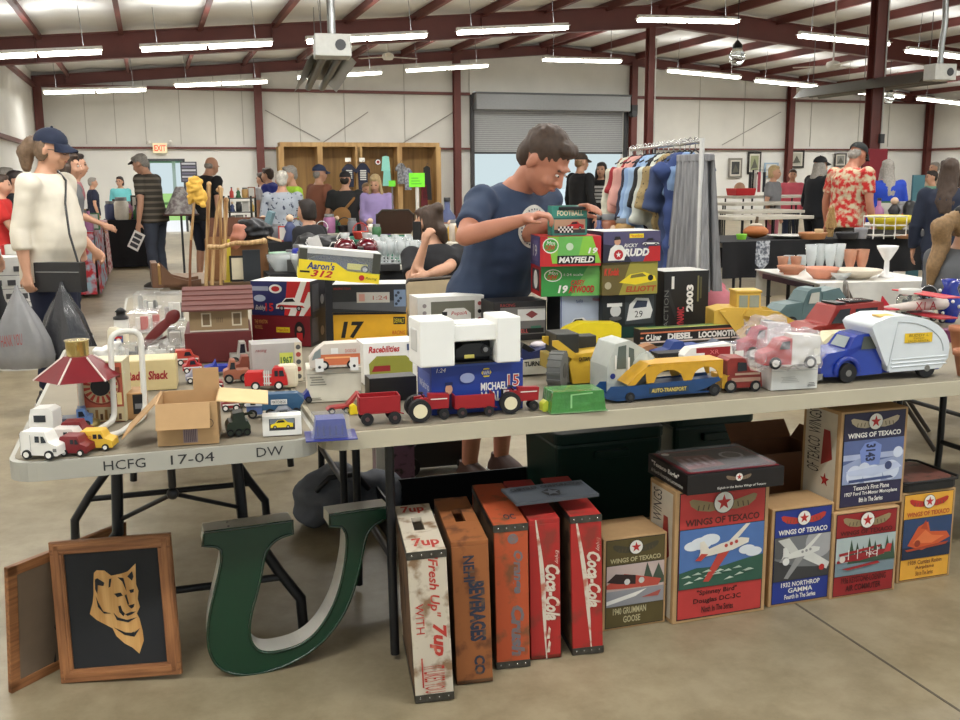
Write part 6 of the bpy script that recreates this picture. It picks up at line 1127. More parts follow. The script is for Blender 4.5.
# framed cougar
A0, w, h, th = front(61, 182, 684, 541, 0, 3); ln = R(-7)
t = thing('framed_picture', 'wood-framed picture of a tan cougar head on black, leaning in front of a table leg', 'framed picture', (A0.x, A0.y, .0)); t.rotation_euler = (ln, -R(3), R(3)); h *= .955
FW = mat((168, 114, 72), .45, kind='woodx', sc=90, rgb2=(128, 82, 50)); FWz = mat((168, 114, 72), .45, kind='wood', sc=90, rgb2=(128, 82, 50)); b = .038
def frame_side(p0, p1, inner, m):
    mb = MB(); pass
mb = MB()
for nm, (x0, z0, x1, z1), m in (('b', (0, 0, w, b), FW), ('t', (0, h-b, w, h), FW), ('l', (0, b, b, h-b), FWz), ('r', (w-b, b, w, h-b), FWz)):
    mb = MB(); mb.box(x0, 0, z0, x1, .018, z1, m)
    if nm in 'bt': mb.box(x0+b*.35, -.005, z0+b*.3, x1-b*.35, .0, z1-b*.25, m); mb.box(x0+.004, -.003, z0+.003, x1-.004, 0, z1-.003, m)
    else: mb.box(x0+b*.3, -.005, z0-b*.7, x1-b*.25, .0, z1+b*.7, m); mb.box(x0+.003, -.003, z0, x1-.003, 0, z1, m)
    part(t, 'frame_side', mb, .002)
mb = MB(); mb.box(b*.9, .008, b*.9, w-b*.9, .014, h-b*.9, mat((34, 36, 40), .8)); part(t, 'black_panel', mb)
mb = MB(); F = Art(mb, (b, .008, b), (1, 0, 0), (0, 0, 1), w-2*b, h-2*b, .001); CG = mat((222, 176, 112), .55, kind='wood', sc=60, rgb2=(198, 146, 82)); n_ = lambda x, y: ((x-198)/307, (572-y)/357)
mb.T = Matrix.Identity(4)
og = [(265, 405), (278, 370), (283, 345), (286, 310), (290, 280), (300, 272), (325, 275), (345, 292), (380, 288), (400, 283), (428, 260), (425, 300), (424, 325), (430, 345), (425, 370), (430, 395), (418, 415), (425, 430), (432, 470), (433, 500), (415, 540), (395, 520), (370, 505), (345, 480), (335, 455), (310, 440), (285, 425)]
F.poly([n_(*p) for p in og], CG)
for pl in ([(292, 300), (300, 296), (322, 312), (318, 322), (300, 318), (296, 345), (290, 330)], [(338, 302), (346, 300), (340, 326), (334, 328)], [(366, 298), (385, 302), (388, 318), (392, 345), (386, 330), (380, 312)], [(398, 298), (415, 282), (418, 300), (412, 312)], [(350, 348), (372, 346), (378, 356), (360, 360)], [(400, 340), (416, 338), (414, 348), (404, 350)],
           [(384, 356), (390, 352), (396, 382), (392, 388)], [(392, 388), (414, 384), (410, 394), (402, 398)], [(360, 388), (368, 386), (372, 402), (380, 412), (374, 420), (362, 406)], [(380, 414), (400, 408), (416, 408), (402, 416), (388, 420)], [(290, 350), (296, 370), (310, 400), (335, 408), (312, 407), (294, 385)], [(342, 405), (356, 422), (385, 432), (418, 426), (388, 440), (352, 430)],
           [(340, 452), (375, 470), (402, 474), (425, 460), (404, 486), (372, 478)], [(405, 470), (400, 486), (396, 472)]): F.k = 2.5; F.poly([n_(*p) for p in pl], mat((34, 36, 40), .8))
part(t, 'cougar_relief', mb, label='pale wood cougar head cut-out with dark lines')
# the second frame, turned away, behind it
B0 = atz(12, 694); yw = R(62); t = thing('framed_picture', 'second wooden frame seen from its brown backing, leaning behind the cougar picture', 'framed picture', B0); t.rotation_euler = (0, 0, yw)
hh = (lambda: front(12, 40, 694, 566, 0, 62)[2])(); L2 = .42; t.rotation_euler = (R(5), 0, yw)
for (x0, z0, x1, z1) in ((0, 0, L2, .03), (0, hh-.03, L2, hh), (0, 0, .03, hh), (L2-.03, 0, L2, hh)): mb = MB(); mb.box(x0, 0, z0, x1, .016, z1, FW); part(t, 'frame_side', mb, .002)
mb = MB(); mb.box(.02, .003, .02, L2-.02, .01, hh-.02, mat((122, 104, 86), .8)); part(t, 'backing', mb)
# green channel letter U
T0 = atz(236, 677); yw = 18; ux = Vector((math.cos(R(yw)), math.sin(R(yw)), 0)); nn = Vector((math.sin(R(yw)), -math.cos(R(yw)), 0)); ln = R(5)
upv = Vector((0, 0, 1))*math.cos(ln)-nn*math.sin(ln); npl = ux.cross(upv)
oc = [(62, 240), (176, 226), (290, 210), (290, 243), (262, 250), (235, 268), (218, 295), (212, 330), (200, 390), (185, 440), (178, 480), (180, 515), (195, 540), (220, 550), (260, 545), (310, 530), (350, 500), (385, 450), (410, 390), (425, 320), (430, 270), (428, 240), (415, 225), (385, 225), (385, 195), (462, 184), (540, 174), (540, 200), (505, 215), (485, 235), (475, 260), (460, 340), (440, 410), (410, 470), (360, 530), (290, 575), (220, 600), (150, 608), (100, 590), (75, 550), (70, 500), (80, 430), (95, 370), (108, 310), (105, 285), (92, 275), (58, 275)]
pts = []
for X_, Y_2 in oc:
    q = on_plane(180+X_/2.571, 440+Y_2/2.571, T0, npl)-T0; pts.append((q.dot(ux), q.dot(upv)))
t = thing('letter_sign', 'big green channel letter U with silver sides standing on the floor', 'letter sign', T0); t.rotation_euler = (-ln, 0, R(yw))
for _ in range(2):
    q_ = []; n = len(pts)
    for i in range(n):
        a_, b_, c_2 = Vector(pts[i-1]), Vector(pts[i]), Vector(pts[(i+1) % n])
        if (b_-a_).angle(c_2-b_, 0) > R(42 if _ == 0 else 30): q_.append(tuple(b_))
        else: q_ += [tuple(b_*.75+a_*.25), tuple(b_*.75+c_2*.25)]
    pts = q_
dz = -min(z for x, z in pts); pts = [(x, z+dz+.001) for x, z in pts]
SV = mat((206, 204, 196), .35, .35, var=.1, sc=8); GR = mat((8, 54, 32), .32, coat=.12)
mb = MB(); n = len(pts); D_ = .115; vs = [(x, 0, z) for x, z in pts]+[(x, D_, z) for x, z in pts]
mb._add(vs, [(i, n+i, n+(i+1) % n, (i+1) % n) for i in range(n)], SV); bk = MB(); part(t, 'side_returns', mb)
from mathutils.geometry import tessellate_polygon
tri = tessellate_polygon([[Vector((x, z, 0)) for x, z in pts]])
mb = MB(); mb._add([(x, .0, z) for x, z in pts], [tuple(f) for f in tri], GR); part(t, 'green_face', mb)
mb = MB(); mb._add([(x, D_, z) for x, z in pts], [tuple(f) for f in tri], SV); part(t, 'back_panel', mb)
mb = MB(); mb.tube([(x, -.001, z) for x, z in pts], .0045, mat((8, 50, 30), .15, coat=.6), 6, True); part(t, 'face_trim', mb)
mb = MB(); x1, z1 = (pts[0][0]+pts[3][0])/2, (pts[0][1]+pts[3][1])/2; 
for k_ in (.3, .7): mb.ell((x1, D_*k_, z1+.001), (.004, .004, .002), GREY, 8, 6)
part(t, 'rivet', mb)
# soda crates on end
def crate(label, xl, xr, yb, yt, col, wood, lean, art, yaw=9.5, depth=.39, hole=True, band=True, extra=None, dy=0.):
    a, w, h, th = front(xl, xr, yb, yt, 0, yaw); t = thing('soda_crate', label, 'soda crate', (a.x, a.y+dy, .002), group='soda crates standing on end'); t.rotation_euler = (0, R(lean), th)
    mb = MB(); k = .012; mb.box(0, 0, 0, w, k, h-.014, col); part(t, 'long_side', mb, .002)
    mb = MB(); mb.box(0, depth-k, 0, w, depth, h-.014, col); part(t, 'long_side', mb, .002)
    mb = MB(); mb.box(0, k, .014, k, depth-k, h-.014, wood); part(t, 'bottom_boards', mb, .001)
    for i in range(1, 4): mb = MB(); mb.box(k, k, h*i/4-.003, w-.004, depth-k, h*i/4+.003, wood); part(t, 'divider', mb)
    mb = MB(); mb.box(0, 0, 0, w, depth, .014, wood); part(t, 'end_board', mb, .002)
    mb = MB(); m = art and col; x0, x1, y0, y1 = w*.36, w*.64, depth*.42, depth*.70; z0, z1 = h-.014, h
    if not hole: mb.box(0, 0, z0, w, depth, z1, col)
    else:
        for (p0, q0, p1, q1) in ((0, 0, w, y0), (0, y1, w, depth), (0, y0, x0, y1), (x1, y0, w, y1)): mb.box(p0, q0, z0, p1, q1, z1, col)
    part(t, 'end_board', mb, .001)
    mb = MB(); F = Art(mb, (0, 0, 0), (1, 0, 0), (0, 0, 1), w, h, .0008); T = Art(mb, (0, 0, h), (1, 0, 0), (0, 1, 0), w, depth, .0008); mt = MB(); T.mb = mt; art(F, T); part(t, 'lettering', mb)
    if mt.m: part(t, 'end_lettering', mt)
    if band:
        MT = mat((92, 90, 84), .45, .7, var=.3, sc=50)
        for z in (.0, h-.022):
            mb = MB(); mb.box(-.0015, -.0015, z, w+.0015, .0, z+.022, MT); mb.box(-.0015, -.0015, z, 0, depth, z+.018, MT); part(t, 'metal_band', mb)
            for i in range(4): mb = MB(); mb.ell((w*(.12+.25*i), -.0016, z+.011), (.003, .0015, .003), CHROME, 6, 4); part(t, 'nail', mb)
    return t, w, h
WH = mat((206, 196, 178), .75, kind='worn', sc=16, rgb2=(140, 112, 84)); WD = mat((112, 84, 60), .8, kind='worn', sc=14, rgb2=(72, 54, 40)); BRN = mat((158, 96, 52), .75, kind='worn', sc=14, rgb2=(110, 66, 38))
ORG = mat((188, 84, 46), .7, kind='worn', sc=15, rgb2=(128, 80, 50)); RDC = mat((176, 42, 38), .65, kind='worn', sc=12, rgb2=(140, 52, 42)); INKR = mat((186, 60, 50), .75, kind='worn', sc=30, rgb2=(200, 120, 100)); INKB = mat((52, 56, 72), .8, kind='worn', sc=40, rgb2=(110, 84, 64)); INKG = mat((120, 112, 116), .8, kind='worn', sc=40, rgb2=(150, 100, 80))
def a7(F, T):
    F.text('"Fresh Up"', .45, .56, .78, .97, INKR, rot=-90, shear=.25, bold=.02); F.text('7up', .45, .30, .9, .52, INKR, rot=-90, shear=.25, bold=.04); F.text('WITH', .12, .46, .34, .66, INKR, rot=-90); F.text('IT LIKES YOU', .25, .06, .8, .24, INKR, rot=-90)
    T.text('7up', .2, .05, .9, .25, INKR, bold=.03); T.text('7up', .15, .78, .8, .96, INKR, bold=.03); F.rect(.2, .1, .24, .3, INKR)
crate('whitewashed soda crate with red lettering, leftmost of the five standing crates', 416, 454, 704, 553, WH, WD, -2.2, a7)
def aC(F, T): F.text('NEHI', .3, .72, .6, .9, INKB, rot=-90, bold=.03); F.text('BEVERAGES', .42, .3, .86, .72, INKB, rot=-90, bold=.05); F.text('CO', .5, .06, .8, .2, INKB, rot=-90, bold=.04)
crate('bare brown wooden soda crate with faded dark lettering, second from the left', 457, 493, 686, 543, BRN, WD, -1.6, aC, band=False)
def aO(F, T): F.text('Orange', .48, .52, .84, .82, INKG, rot=-90, shear=.2, bold=.04); F.text('Crush', .45, .08, .85, .44, INKG, rot=-90, shear=.2, bold=.05); F.circ(.55, .9, .16, INKG); F.k = 2; F.circ(.55, .9, .1, ORG); T.text('OC', .4, .1, .75, .22, INKB, bold=.03)
crate('orange soda crate with grey lettering, in the middle of the five', 497, 530, 670, 526, ORG, WD, -1., aO, hole=False)
CW = mat((220, 208, 192), .7, kind='worn', sc=20, rgb2=(190, 120, 100))
def wave(F, a, b):
    n = 14; l = []; r = []
    for i in range(n+1):
        f = i/n; x = a+(b-a)*(.5-.5*math.cos(math.pi*f))+.05*math.sin(f*6); wd = .11*(.35+math.sin(math.pi*min(1, f*1.1))); v = 1-f; l.append((x, v)); r.append((x+wd, v))
    for i in range(n): F.k = 1.5; F.poly([l[i], r[i], r[i+1], l[i+1]], CW)
def aK(F, T): wave(F, .2, .52); F.k = 3; F.text('Coca-Cola', .5, .28, .98, .68, CW, rot=-90, shear=.35, bold=.04); F.text('Enjoy', .82, .68, .96, .78, CW, rot=-90, shear=.3); [F.poly([(.52+.0, .05+.1*i), (.62, .05+.1*i), (.66, .12+.1*i), (.60, .14+.1*i)], CW) for i in range(2)]
def aK2(F, T): wave(F, .15, .62); F.k = 3; F.text('Coca-Cola', .5, .34, .95, .74, CW, rot=-90, shear=.35, bold=.04); F.text('Enjoy', .8, .74, .95, .84, CW, rot=-90, shear=.3)
crate('red soda crate with white script, pressed between the orange crate and the last crate', 531, 561, 661, 521, RDC, WD, -1., aK, hole=False, band=False)
crate('red soda crate with white script and metal bands, rightmost of the five', 573, 603, 656, 517, RDC, WD, -1.6, aK2, hole=False)
# black emblem plate lying over the crates
zc = .487; A0 = atz(500, 489, zc+.0); p1 = atz(516, 507, zc); p2 = atz(598, 497, zc); p3 = atz(584, 482, zc)
c_ = (A0+p1+p2+p3)/4; e1 = (p2-p1); t = thing('emblem_plate', 'black cast plate with a five-pointed star emblem lying across the crate tops', 'plate', (c_.x, c_.y, zc+.004)); t.rotation_euler = (R(3), R(0), math.atan2(e1.y, e1.x))
Lp = e1.length*1.02; Wp = .125; PL = mat((84, 90, 98), .5, .2); PLd = mat((14, 15, 18), .5)
mb = MB(); mb.prism([(-Lp/2, -.006), (Lp/2, -.006), (Lp/2, .004), (-Lp/2, .004)], -Wp/2, Wp/2, PL); part(t, 'plate_body', mb, .004)
mb = MB(); T = Art(mb, (-Lp/2, -Wp/2, .004), (1, 0, 0), (0, 1, 0), Lp, Wp, .0012)
T.poly([(.5+.12*math.cos(math.pi/2+2*math.pi*i/5), .4+.12*Lp/Wp*math.sin(math.pi/2+2*math.pi*i/5)) for i in range(5)], PLd); T.star(.5, .4, .105, mat((96, 102, 110), .4, .3)); T.k = 4
T.text('CHRYSLER  CORPORATION', .06, .62, .94, .8, PLd, bold=.04, arc=.18); T.text('PLYMOUTH', .38, .05, .62, .12, PLd); part(t, 'raised_lettering', mb)
# Wings boxes
LOG = mat((232, 230, 222), .5); GOLD = mat((150, 132, 96), .5)
def logo(F, u, v, s, wing, star=c(186, 44, 44)):
    q = s*F.W/F.H
    for d in (-1, 1):
        F.poly([(u, v-.05*q), (u+d*.3*s, v+.02*q), (u+d*.9*s, v+.16*q), (u+d*1.0*s, v+.12*q), (u+d*.95*s, v-.02*q), (u+d*.75*s, v-.16*q), (u+d*.4*s, v-.22*q), (u, v-.18*q)], wing)
        for i in range(3): F.poly([(u+d*(.4+.15*i)*s, v-.02*q), (u+d*(.43+.15*i)*s, v-.02*q), (u+d*(.46+.15*i)*s, v-.16*q), (u+d*(.43+.15*i)*s, v-.16*q)], c(90, 76, 56))
    F.k = max(F.k, 4); F.circ(u, v, .30*s, c(60, 50, 50)); F.circ(u, v, .28*s, LOG); F.star(u, v, .22*s, star)
def plane(F, u, v, s, m, m2, up=True, rot=0.):
    q = F.W/F.H; cr_, sr_ = math.cos(rot), math.sin(rot); P = lambda a, b: (u+(a*cr_-b*sr_)*s, v+(a*sr_+b*cr_)*s*q)
    F.k = 5; F.poly([P(-.12, .02), P(-.55, -.42), (P(-.45, -.46)), P(.08, -.04)], m2); F.poly([P(-.05, .05), P(.5, .5), P(.58, .46), P(.12, .02)], m)
    F.poly([P(-.5, .06), P(-.46, .28), P(-.38, .28), P(-.3, .06)], m); F.poly([P(-.55, .03), P(-.5, .1), P(-.1, .12), P(.3, .09), P(.45, .02), P(.42, -.05), P(.1, -.07), P(-.3, -.02)], m)
    for a in (-.0, .1, .2): F.circ(*P(a, .05), .012*s*3, m2, n=6)
    F.poly([P(-.62, .0), P(-.48, .08), P(-.36, .03), P(-.52, -.04)], m2)
def wbox(label, xl, xr, yb, yt, depth, colr, tcol, wing, title, lines, lcol, pic, z0=0., split=(.72, .24), side=True, yaw=18, flaps=False):
    t, mb, F, L, Q, T = carton(label, 'box', 'airplane_box', xl, xr, yb, yt, depth, CARD, z0=z0, yaw=yaw, bev=.003)
    w, h = t['w'], t['h']; F.o = F.P(.05, .03); F.W *= .90; F.H *= .945; F.k = 1
    F.rect(-.01, -.008, 1.01, 1.008, c(30, 28, 28)); F.rect(0, 0, 1, 1, colr); F.k = 2.5; logo(F, .5, (1+split[0])/2+.045, .40, wing); F.k = 4; F.text(title, .06, split[0]+.02, .94, split[0]+.075, tcol, bold=.03)
    F.rect(0, split[1], 1, split[0], c(40, 40, 44)); G = Art(mb, F.P(0, split[1]+.005), (1, 0, 0), (0, 0, 1), F.W, F.H*(split[0]-split[1]-.01), .0005); G.o = F.P(0, split[1]+.005); G.k = 1; G.clip = True; pic(G)
    n_l = len(lines); F.k = 4
    for i, (s_, u0, u1) in enumerate(lines): dv = (split[1]-.04)/n_l; F.text(s_, u0, split[1]-.02-dv*(i+1)+dv*.22, u1, split[1]-.02-dv*i, lcol, bold=.02)
    if side: L.o = L.P(.08, .03); L.W *= .84; L.H *= .94; L.k = 1; L.rect(0, 0, 1, 1, c(206, 198, 180)); L.k = 2; L.text('WINGS', .1, .72, .5, .98, c(50, 40, 40), rot=90); L.text('OF TEXACO', .1, .3, .5, .68, c(50, 40, 40), rot=90); L.poly([(.55, .4), (.9, .5), (.8, .8), (.6, .8)], c(150, 50, 44)); L.star(.7, .25, .15, c(170, 40, 40))
    hgt = t['h']; done(t, mb); return t, w, hgt
def p_goose(G):
    G.rect(0, 0, 1, 1, c(200, 180, 174)); G.rect(0, 0, 1, .38, c(150, 150, 156)); G.poly([(.62, .5), (.7, 1), (.8, .6), (.9, .95), (1, .6), (1, .45), (.6, .4)], c(70, 84, 70)); G.k = 3; G.poly([(0, .55), (.3, .78), (.6, .68), (.95, .55), (.9, .4), (.3, .42), (0, .45)], c(190, 80, 66)); G.poly([(0, .62), (.15, .8), (.5, .72), (.5, .5), (.2, .55)], c(50, 34, 34)); G.poly([(0, .15), (.7, .36), (.5, .2), (0, .05)], W_); G.poly([(.6, .15), (.95, .28), (.9, .14)], c(180, 90, 80)); G.circ(.35, .58, .05, c(220, 220, 216)); G.circ(.6, .58, .05, c(200, 200, 196))
def p_sea(G):
    G.rect(0, 0, 1, 1, c(80, 116, 176)); G.k = 2; [G.circ(u, v, r, c(220, 226, 232), r*.8) for u, v, r in ((.25, .75, .13), (.35, .8, .12), (.15, .72, .1), (.8, .55, .1), (.88, .5, .1))]; G.k = 3; G.poly([(0, .0), (0, .28), (.2, .34), (.5, .32), (.8, .4), (1, .44), (1, 0)], c(50, 90, 74)); [G.poly([(.05+.12*i, .08+.05*(i % 4)), (.12+.12*i, .13+.05*(i % 4)), (.17+.12*i, .1+.05*(i % 4))], c(200, 214, 200)) for i in range(7)]; [G.poly([(.02+.12*i, .2+.03*(i % 3)), (.1+.12*i, .24+.03*(i % 3)), (.14+.12*i, .2+.03*(i % 3))], c(180, 200, 186)) for i in range(7)]; plane(G, .55, .62, .62, c(226, 220, 206), c(190, 70, 60), rot=.25)
def p_gamma(G):
    G.rect(0, 0, 1, 1, c(120, 122, 124)); G.k = 2; G.poly([(0, 0), (0, .5), (.4, .3), (1, .2), (1, 0)], c(60, 60, 62)); G.circ(.8, .8, .25, c(170, 170, 172)); G.circ(.1, .8, .2, c(90, 90, 92)); G.k = 4; G.poly([(.05, .95), (.3, .6), (.45, .62), (.25, .98)], c(206, 206, 200)); G.poly([(.4, .55), (.95, .15), (1, .3), (.6, .66)], c(216, 216, 210)); plane(G, .5, .58, .7, c(220, 220, 214), c(150, 150, 150), rot=.2); G.circ(.2, .45, .06, c(230, 230, 226)); G.circ(.85, .22, .05, c(180, 40, 40))
def p_red(G):
    G.rect(0, 0, 1, 1, c(176, 190, 190)); G.rect(0, 0, 1, .35, c(120, 140, 150)); G.k = 2; [G.poly([(.2+.1*i, .3), (.25+.1*i, .95-.1*(i % 3)), (.34+.1*i, .3)], c(60, 84, 66)) for i in range(8)]; G.k = 4
    G.poly([(.05, .6), (.75, .72), (.78, .66), (.06, .53)], c(166, 40, 46)); G.poly([(.02, .42), (.8, .5), (.8, .44), (.02, .35)], c(166, 40, 46)); G.poly([(.12, .38), (.1, .5), (.6, .6), (.9, .58), (.88, .48), (.4, .36)], c(150, 34, 42)); G.poly([(.8, .5), (.86, .72), (.94, .7), (.95, .5)], c(186, 60, 60)); [G.rect(u, .42, u+.012, .68, W_) for u in (.2, .35, .55, .68)]; G.poly([(.1, .2), (.7, .3), (.75, .24), (.2, .15)], c(156, 40, 44)); G.circ(.1, .46, .05, c(220, 210, 200)); G.text('NC', .5, .48, .68, .58, W_)
def p_first(G):
    G.rect(0, 0, 1, 1, c(90, 104, 150)); G.k = 2; G.rect(0, .55, 1, .68, c(170, 180, 210)); G.poly([(0, .45), (.3, .6), (.6, .5), (1, .58), (1, 0), (0, 0)], c(150, 162, 196)); [G.circ(u, v, r, c(206, 214, 232)) for u, v, r in ((.2, .2, .14), (.5, .15, .16), (.8, .25, .14), (.35, .32, .1), (.9, .65, .08))]; G.k = 4; G.poly([(.3, .42), (.26, .75), (.34, .92), (.5, .96), (.62, .85), (.6, .4)], c(120, 140, 200)); G.text('3143', .36, .5, .52, .9, c(44, 50, 80), rot=-90, bold=.04); G.poly([(.05, .3), (.9, .42), (.98, .3), (.5, .15), (.1, .2)], c(190, 200, 226)); G.circ(.75, .36, .06, c(60, 70, 110)); G.poly([(.1, .1), (.8, .12), (.85, .06), (.1, .03)], c(70, 84, 130))
def p_bird(G):
    G.rect(0, 0, 1, 1, c(46, 70, 110)); G.rect(0, 0, 1, .3, c(30, 44, 70)); G.k = 3; G.poly([(.1, .35), (.3, .8), (.5, .9), (.55, .65), (.9, .6), (.98, .45), (.7, .3), (.4, .2)], c(206, 90, 50)); G.poly([(.2, .4), (.45, .7), (.6, .55), (.85, .5), (.6, .35)], c(226, 120, 70)); G.poly([(.35, .75), (.45, .95), (.5, .7)], c(180, 70, 40)); G.circ(.3, .38, .06, c(150, 60, 40)); G.poly([(.05, .25), (.95, .35), (.9, .28), (.1, .2)], c(170, 70, 44))
wbox('olive Wings of Texaco airplane box, shortest, next to the last soda crate', 602, 665, 632, 540, .17, c(92, 80, 44), c(190, 180, 140), c(70, 66, 50), 'WINGS OF TEXACO', [('1940 GRUMMAN', .12, .7), ('GOOSE', .3, .6)], c(200, 190, 150), p_goose, side=False)
t, w, h = wbox('tall red Wings of Texaco box with a white twin-engine plane, holding the flat black box', 672, 764, 625, 492, .17, c(190, 60, 58), c(90, 40, 36), GOLD, 'WINGS OF TEXACO', [('"Spinney Bird"', .22, .7), ('Douglas DC-3C', .18, .75), ('Ninth In The Series', .28, .66)], c(70, 30, 30), p_sea)
zt = h+.002
wbox('blue Wings of Texaco box with a silver monoplane picture', 768, 829, 608, 510, .15, c(36, 56, 140), W_, c(190, 60, 50), 'WINGS OF TEXACO', [('1932 NORTHROP', .15, .85), ('GAMMA', .28, .72), ('Fourth In The Series', .22, .78)], W_, p_gamma, side=False)
t, w, h5 = wbox('red Wings of Texaco box with a red biplane on floats, under the purple box', 829, 894, 600, 514, .2, c(150, 34, 38), c(90, 24, 24), GOLD, 'WINGS OF TEXACO', [('1936 KEYSTONE-LOENING', .12, .88), ('AIR COMMUTER', .2, .8)], c(80, 20, 22), p_red, side=True)
wbox('purple Wings of Texaco box printed 3143, stacked on the red floatplane box', 836, 902, 511, 413, .2, c(44, 42, 74), W_, c(190, 176, 150), 'WINGS OF TEXACO', [("Texaco's First Plane", .2, .8), ('1927 Ford Tri-Motor Monoplane', .06, .94), ('8th In The Series', .3, .7)], W_, p_first, z0=h5+.002)
wbox('yellow Wings of Texaco box with an orange plane, rightmost, under the black tray', 896, 949, 584, 494, .2, c(232, 170, 62), c(190, 90, 50), c(190, 50, 44), 'WINGS OF TEXACO', [('1939 Curtiss Robin', .15, .85), ('Airplane', .3, .7), ('5th In The Series', .32, .68)], c(130, 84, 44), p_bird, side=False)
# flat black and red box on the red one
A0, w, h, th = front(689, 785, 494, 474, zt, 17); t = thing('flat_toy_box', 'flat black and red window box lying on the tall red airplane box', 'box', (A0.x-.01, A0.y-.02, zt), th); dp = .27
mb = MB(); mb.box(0, 0, 0, w, dp, h, c(22, 18, 20)); part(t, 'box_body', mb, .002)
mb = MB(); F = Art(mb, (0, 0, 0), (1, 0, 0), (0, 0, 1), w, h); T = Art(mb, (0, 0, h), (1, 0, 0), (0, 1, 0), w, dp); L = Art(mb, (0, dp, 0), (0, -1, 0), (0, 0, 1), dp, h); logo(F, .52, .7, .13, c(130, 110, 90)); F.text('Eighth in the Series Wings of Texaco', .3, .15, .8, .3, W_); L.text('"Texaco Eagle"', .1, .5, .8, .8, W_, bold=.03); L.text('A North American Locomotive', .1, .2, .9, .4, W_)
T.rect(.03, .05, .97, .95, c(120, 26, 40)); T.rect(.06, .1, .94, .9, c(50, 22, 28)); T.poly([(.1, .2), (.5, .25), (.5, .7), (.15, .75)], c(130, 60, 66)); T.circ(.72, .6, .12, c(180, 176, 172)); T.k = 4; T.circ(.72, .6, .09, c(90, 84, 84)); T.circ(.12, .85, .04, W_); [T.rect(.15+.08*i, .3, .19+.08*i, .6, c(170, 140, 140)) for i in range(4)]; part(t, 'printing', mb)
mb = MB(); mb.box(.02, .02, h+.003, w-.02, dp-.02, h+.012, mat((240, 240, 244), .05, alpha=.15)); part(t, 'clear_window', mb)
# open carton behind the blue box, tray on the yellow box
A0, w, h, th = front(757, 818, 560, 500, 0, 18); t = thing('cardboard_box', 'open brown carton standing behind the blue airplane box', 'box', (A0.x, A0.y+.02, 0.001), th); h = .40; A0 = t.location; mb = MB(); dp = .2
for (x0, y0, x1, y1) in ((0, 0, w, .004), (0, dp-.004, w, dp), (0, 0, .004, dp), (w-.004, 0, w, dp)): mb.box(x0, y0, 0, x1, y1, h, mat((126, 84, 56), .8))
mb.box(0, 0, 0, w, dp, .004, CARD); part(t, 'box_body', mb); flap((w, 0, h), (w, dp, h), (.04, 0, .05), m=mat((126, 84, 56), .8)); flap((0, dp, h), (w, dp, h), (0, .05, .06), m=mat((126, 84, 56), .8))
hz = front(896, 949, 584, 494, 0, 18)[2]; A0 = front(896, 949, 584, 494, 0, 18)[0]
t = thing('food_tray', 'shiny black-rimmed tray with reddish contents on the yellow airplane box', 'tray', (A0.x-.01, A0.y-.01, hz+.003), R(18)); mb = MB(); slab(mb, 0, 0, .26, .24, 0, .03, .05, c(26, 26, 28)); part(t, 'tray_base', mb, .004)
mb = MB(); slab(mb, .012, .012, .248, .228, .03, .034, .045, mat((130, 84, 76), .3, kind='worn', sc=30, rgb2=(80, 60, 56))); part(t, 'contents', mb); mb = MB(); mb.tube([(.02, .0, .034), (.24, 0, .034), (.26, .02, .034), (.26, .22, .034), (.24, .24, .034), (.02, .24, .034), (0, .22, .034), (0, .02, .034)], .005, c(26, 26, 28), 8, True); part(t, 'rim', mb)
# green bins, long black box, bags, toy car in box below the tables
GB = mat((16, 52, 42), .4, var=.05)
def bin_(label, xl, xr, yb, yt, dp, z=0):
    a, w, h, th = front(xl, xr, yb, yt, 0, 18); t = thing('storage_bin', label, 'storage bin', (a.x, a.y, .001), th); mb = MB(); mb.box(.02, .02, 0, w-.02, dp-.02, h*.9, GB, tp=-.06); part(t, 'bin_body', mb, .02)
    mb = MB(); slab(mb, 0, 0, w, dp, h*.88, h, .04, GB); part(t, 'lid', mb, .008); mb = MB(); mb.box(w*.35, -.012, h*.72, w*.65, .02, h*.8, GB); part(t, 'handle', mb, .004)
bin_('dark green storage bin under the front table behind the soda crates', 556, 664, 532, 436, .40); bin_('second dark green storage bin under the tables, farther right', 672, 753, 510, 418, .4)
A0, w, h, th = front(398, 500, 575, 508, 0, 18); mb = MB(); t = thing('long_tray', 'long shallow black box on the floor behind the soda crates', 'box', (A0.x, A0.y+.15, .001), th)
mb.box(0, 0, 0, .7, .5, .012, K_); [mb.box(*q, K_) for q in ((0, 0, 0, .7, .01, .16), (0, .49, 0, .7, .5, .16), (0, 0, 0, .01, .5, .16), (.69, 0, 0, .7, .5, .16))]; part(t, 'box_body', mb, .003)
p = atz(330, 540); root = thing('duffel_bag', 'dark grey soft bag on the floor between the two front tables', 'bag', (p.x, p.y+.2, .001), R(20))
DB = mat((96, 100, 108), .85, var=.15, sc=20, bump=.5); blob('bag_body', [('ell', (0, 0, .13), (.16, .14, .13)), ('ell', (.16, .02, .10), (.14, .12, .10)), ('ell', (-.09, 0, .10), (.09, .12, .10))], DB, root, .015, 3, fold=.03, fs=7)
mb = MB(); mb.tube([(-.10, -.10, .18), (-.05, -.13, .24), (.06, -.12, .24), (.12, -.08, .16)], .012, c(30, 30, 34)); part(root, 'bag_handle', mb)
A0, w, h, th = front(400, 478, 478, 448, 0, 16); t = thing('toy_stroller', 'black model car with silver wheels on the floor under the tables', 'model car', (A0.x, A0.y, .001), th)
mb = MB(); mb.prism([(0, .04), (0, .12), (w*.2, .15), (w*.35, .22), (w*.7, .22), (w*.85, .14), (w, .12), (w, .04)], 0, .16, c(24, 24, 28)); part(t, 'body', mb, .01); mb = MB(); mb.tube([(0, -.02, .22), (w*1.2, -.02, .27)], .008, c(90, 90, 92)); part(t, 'bar', mb)
for x in (.12, .86): mb = MB(); mb.wheel(w*x, 0, .05, .05, .04, RUB, GREY, .5); part(t, 'wheel', mb)
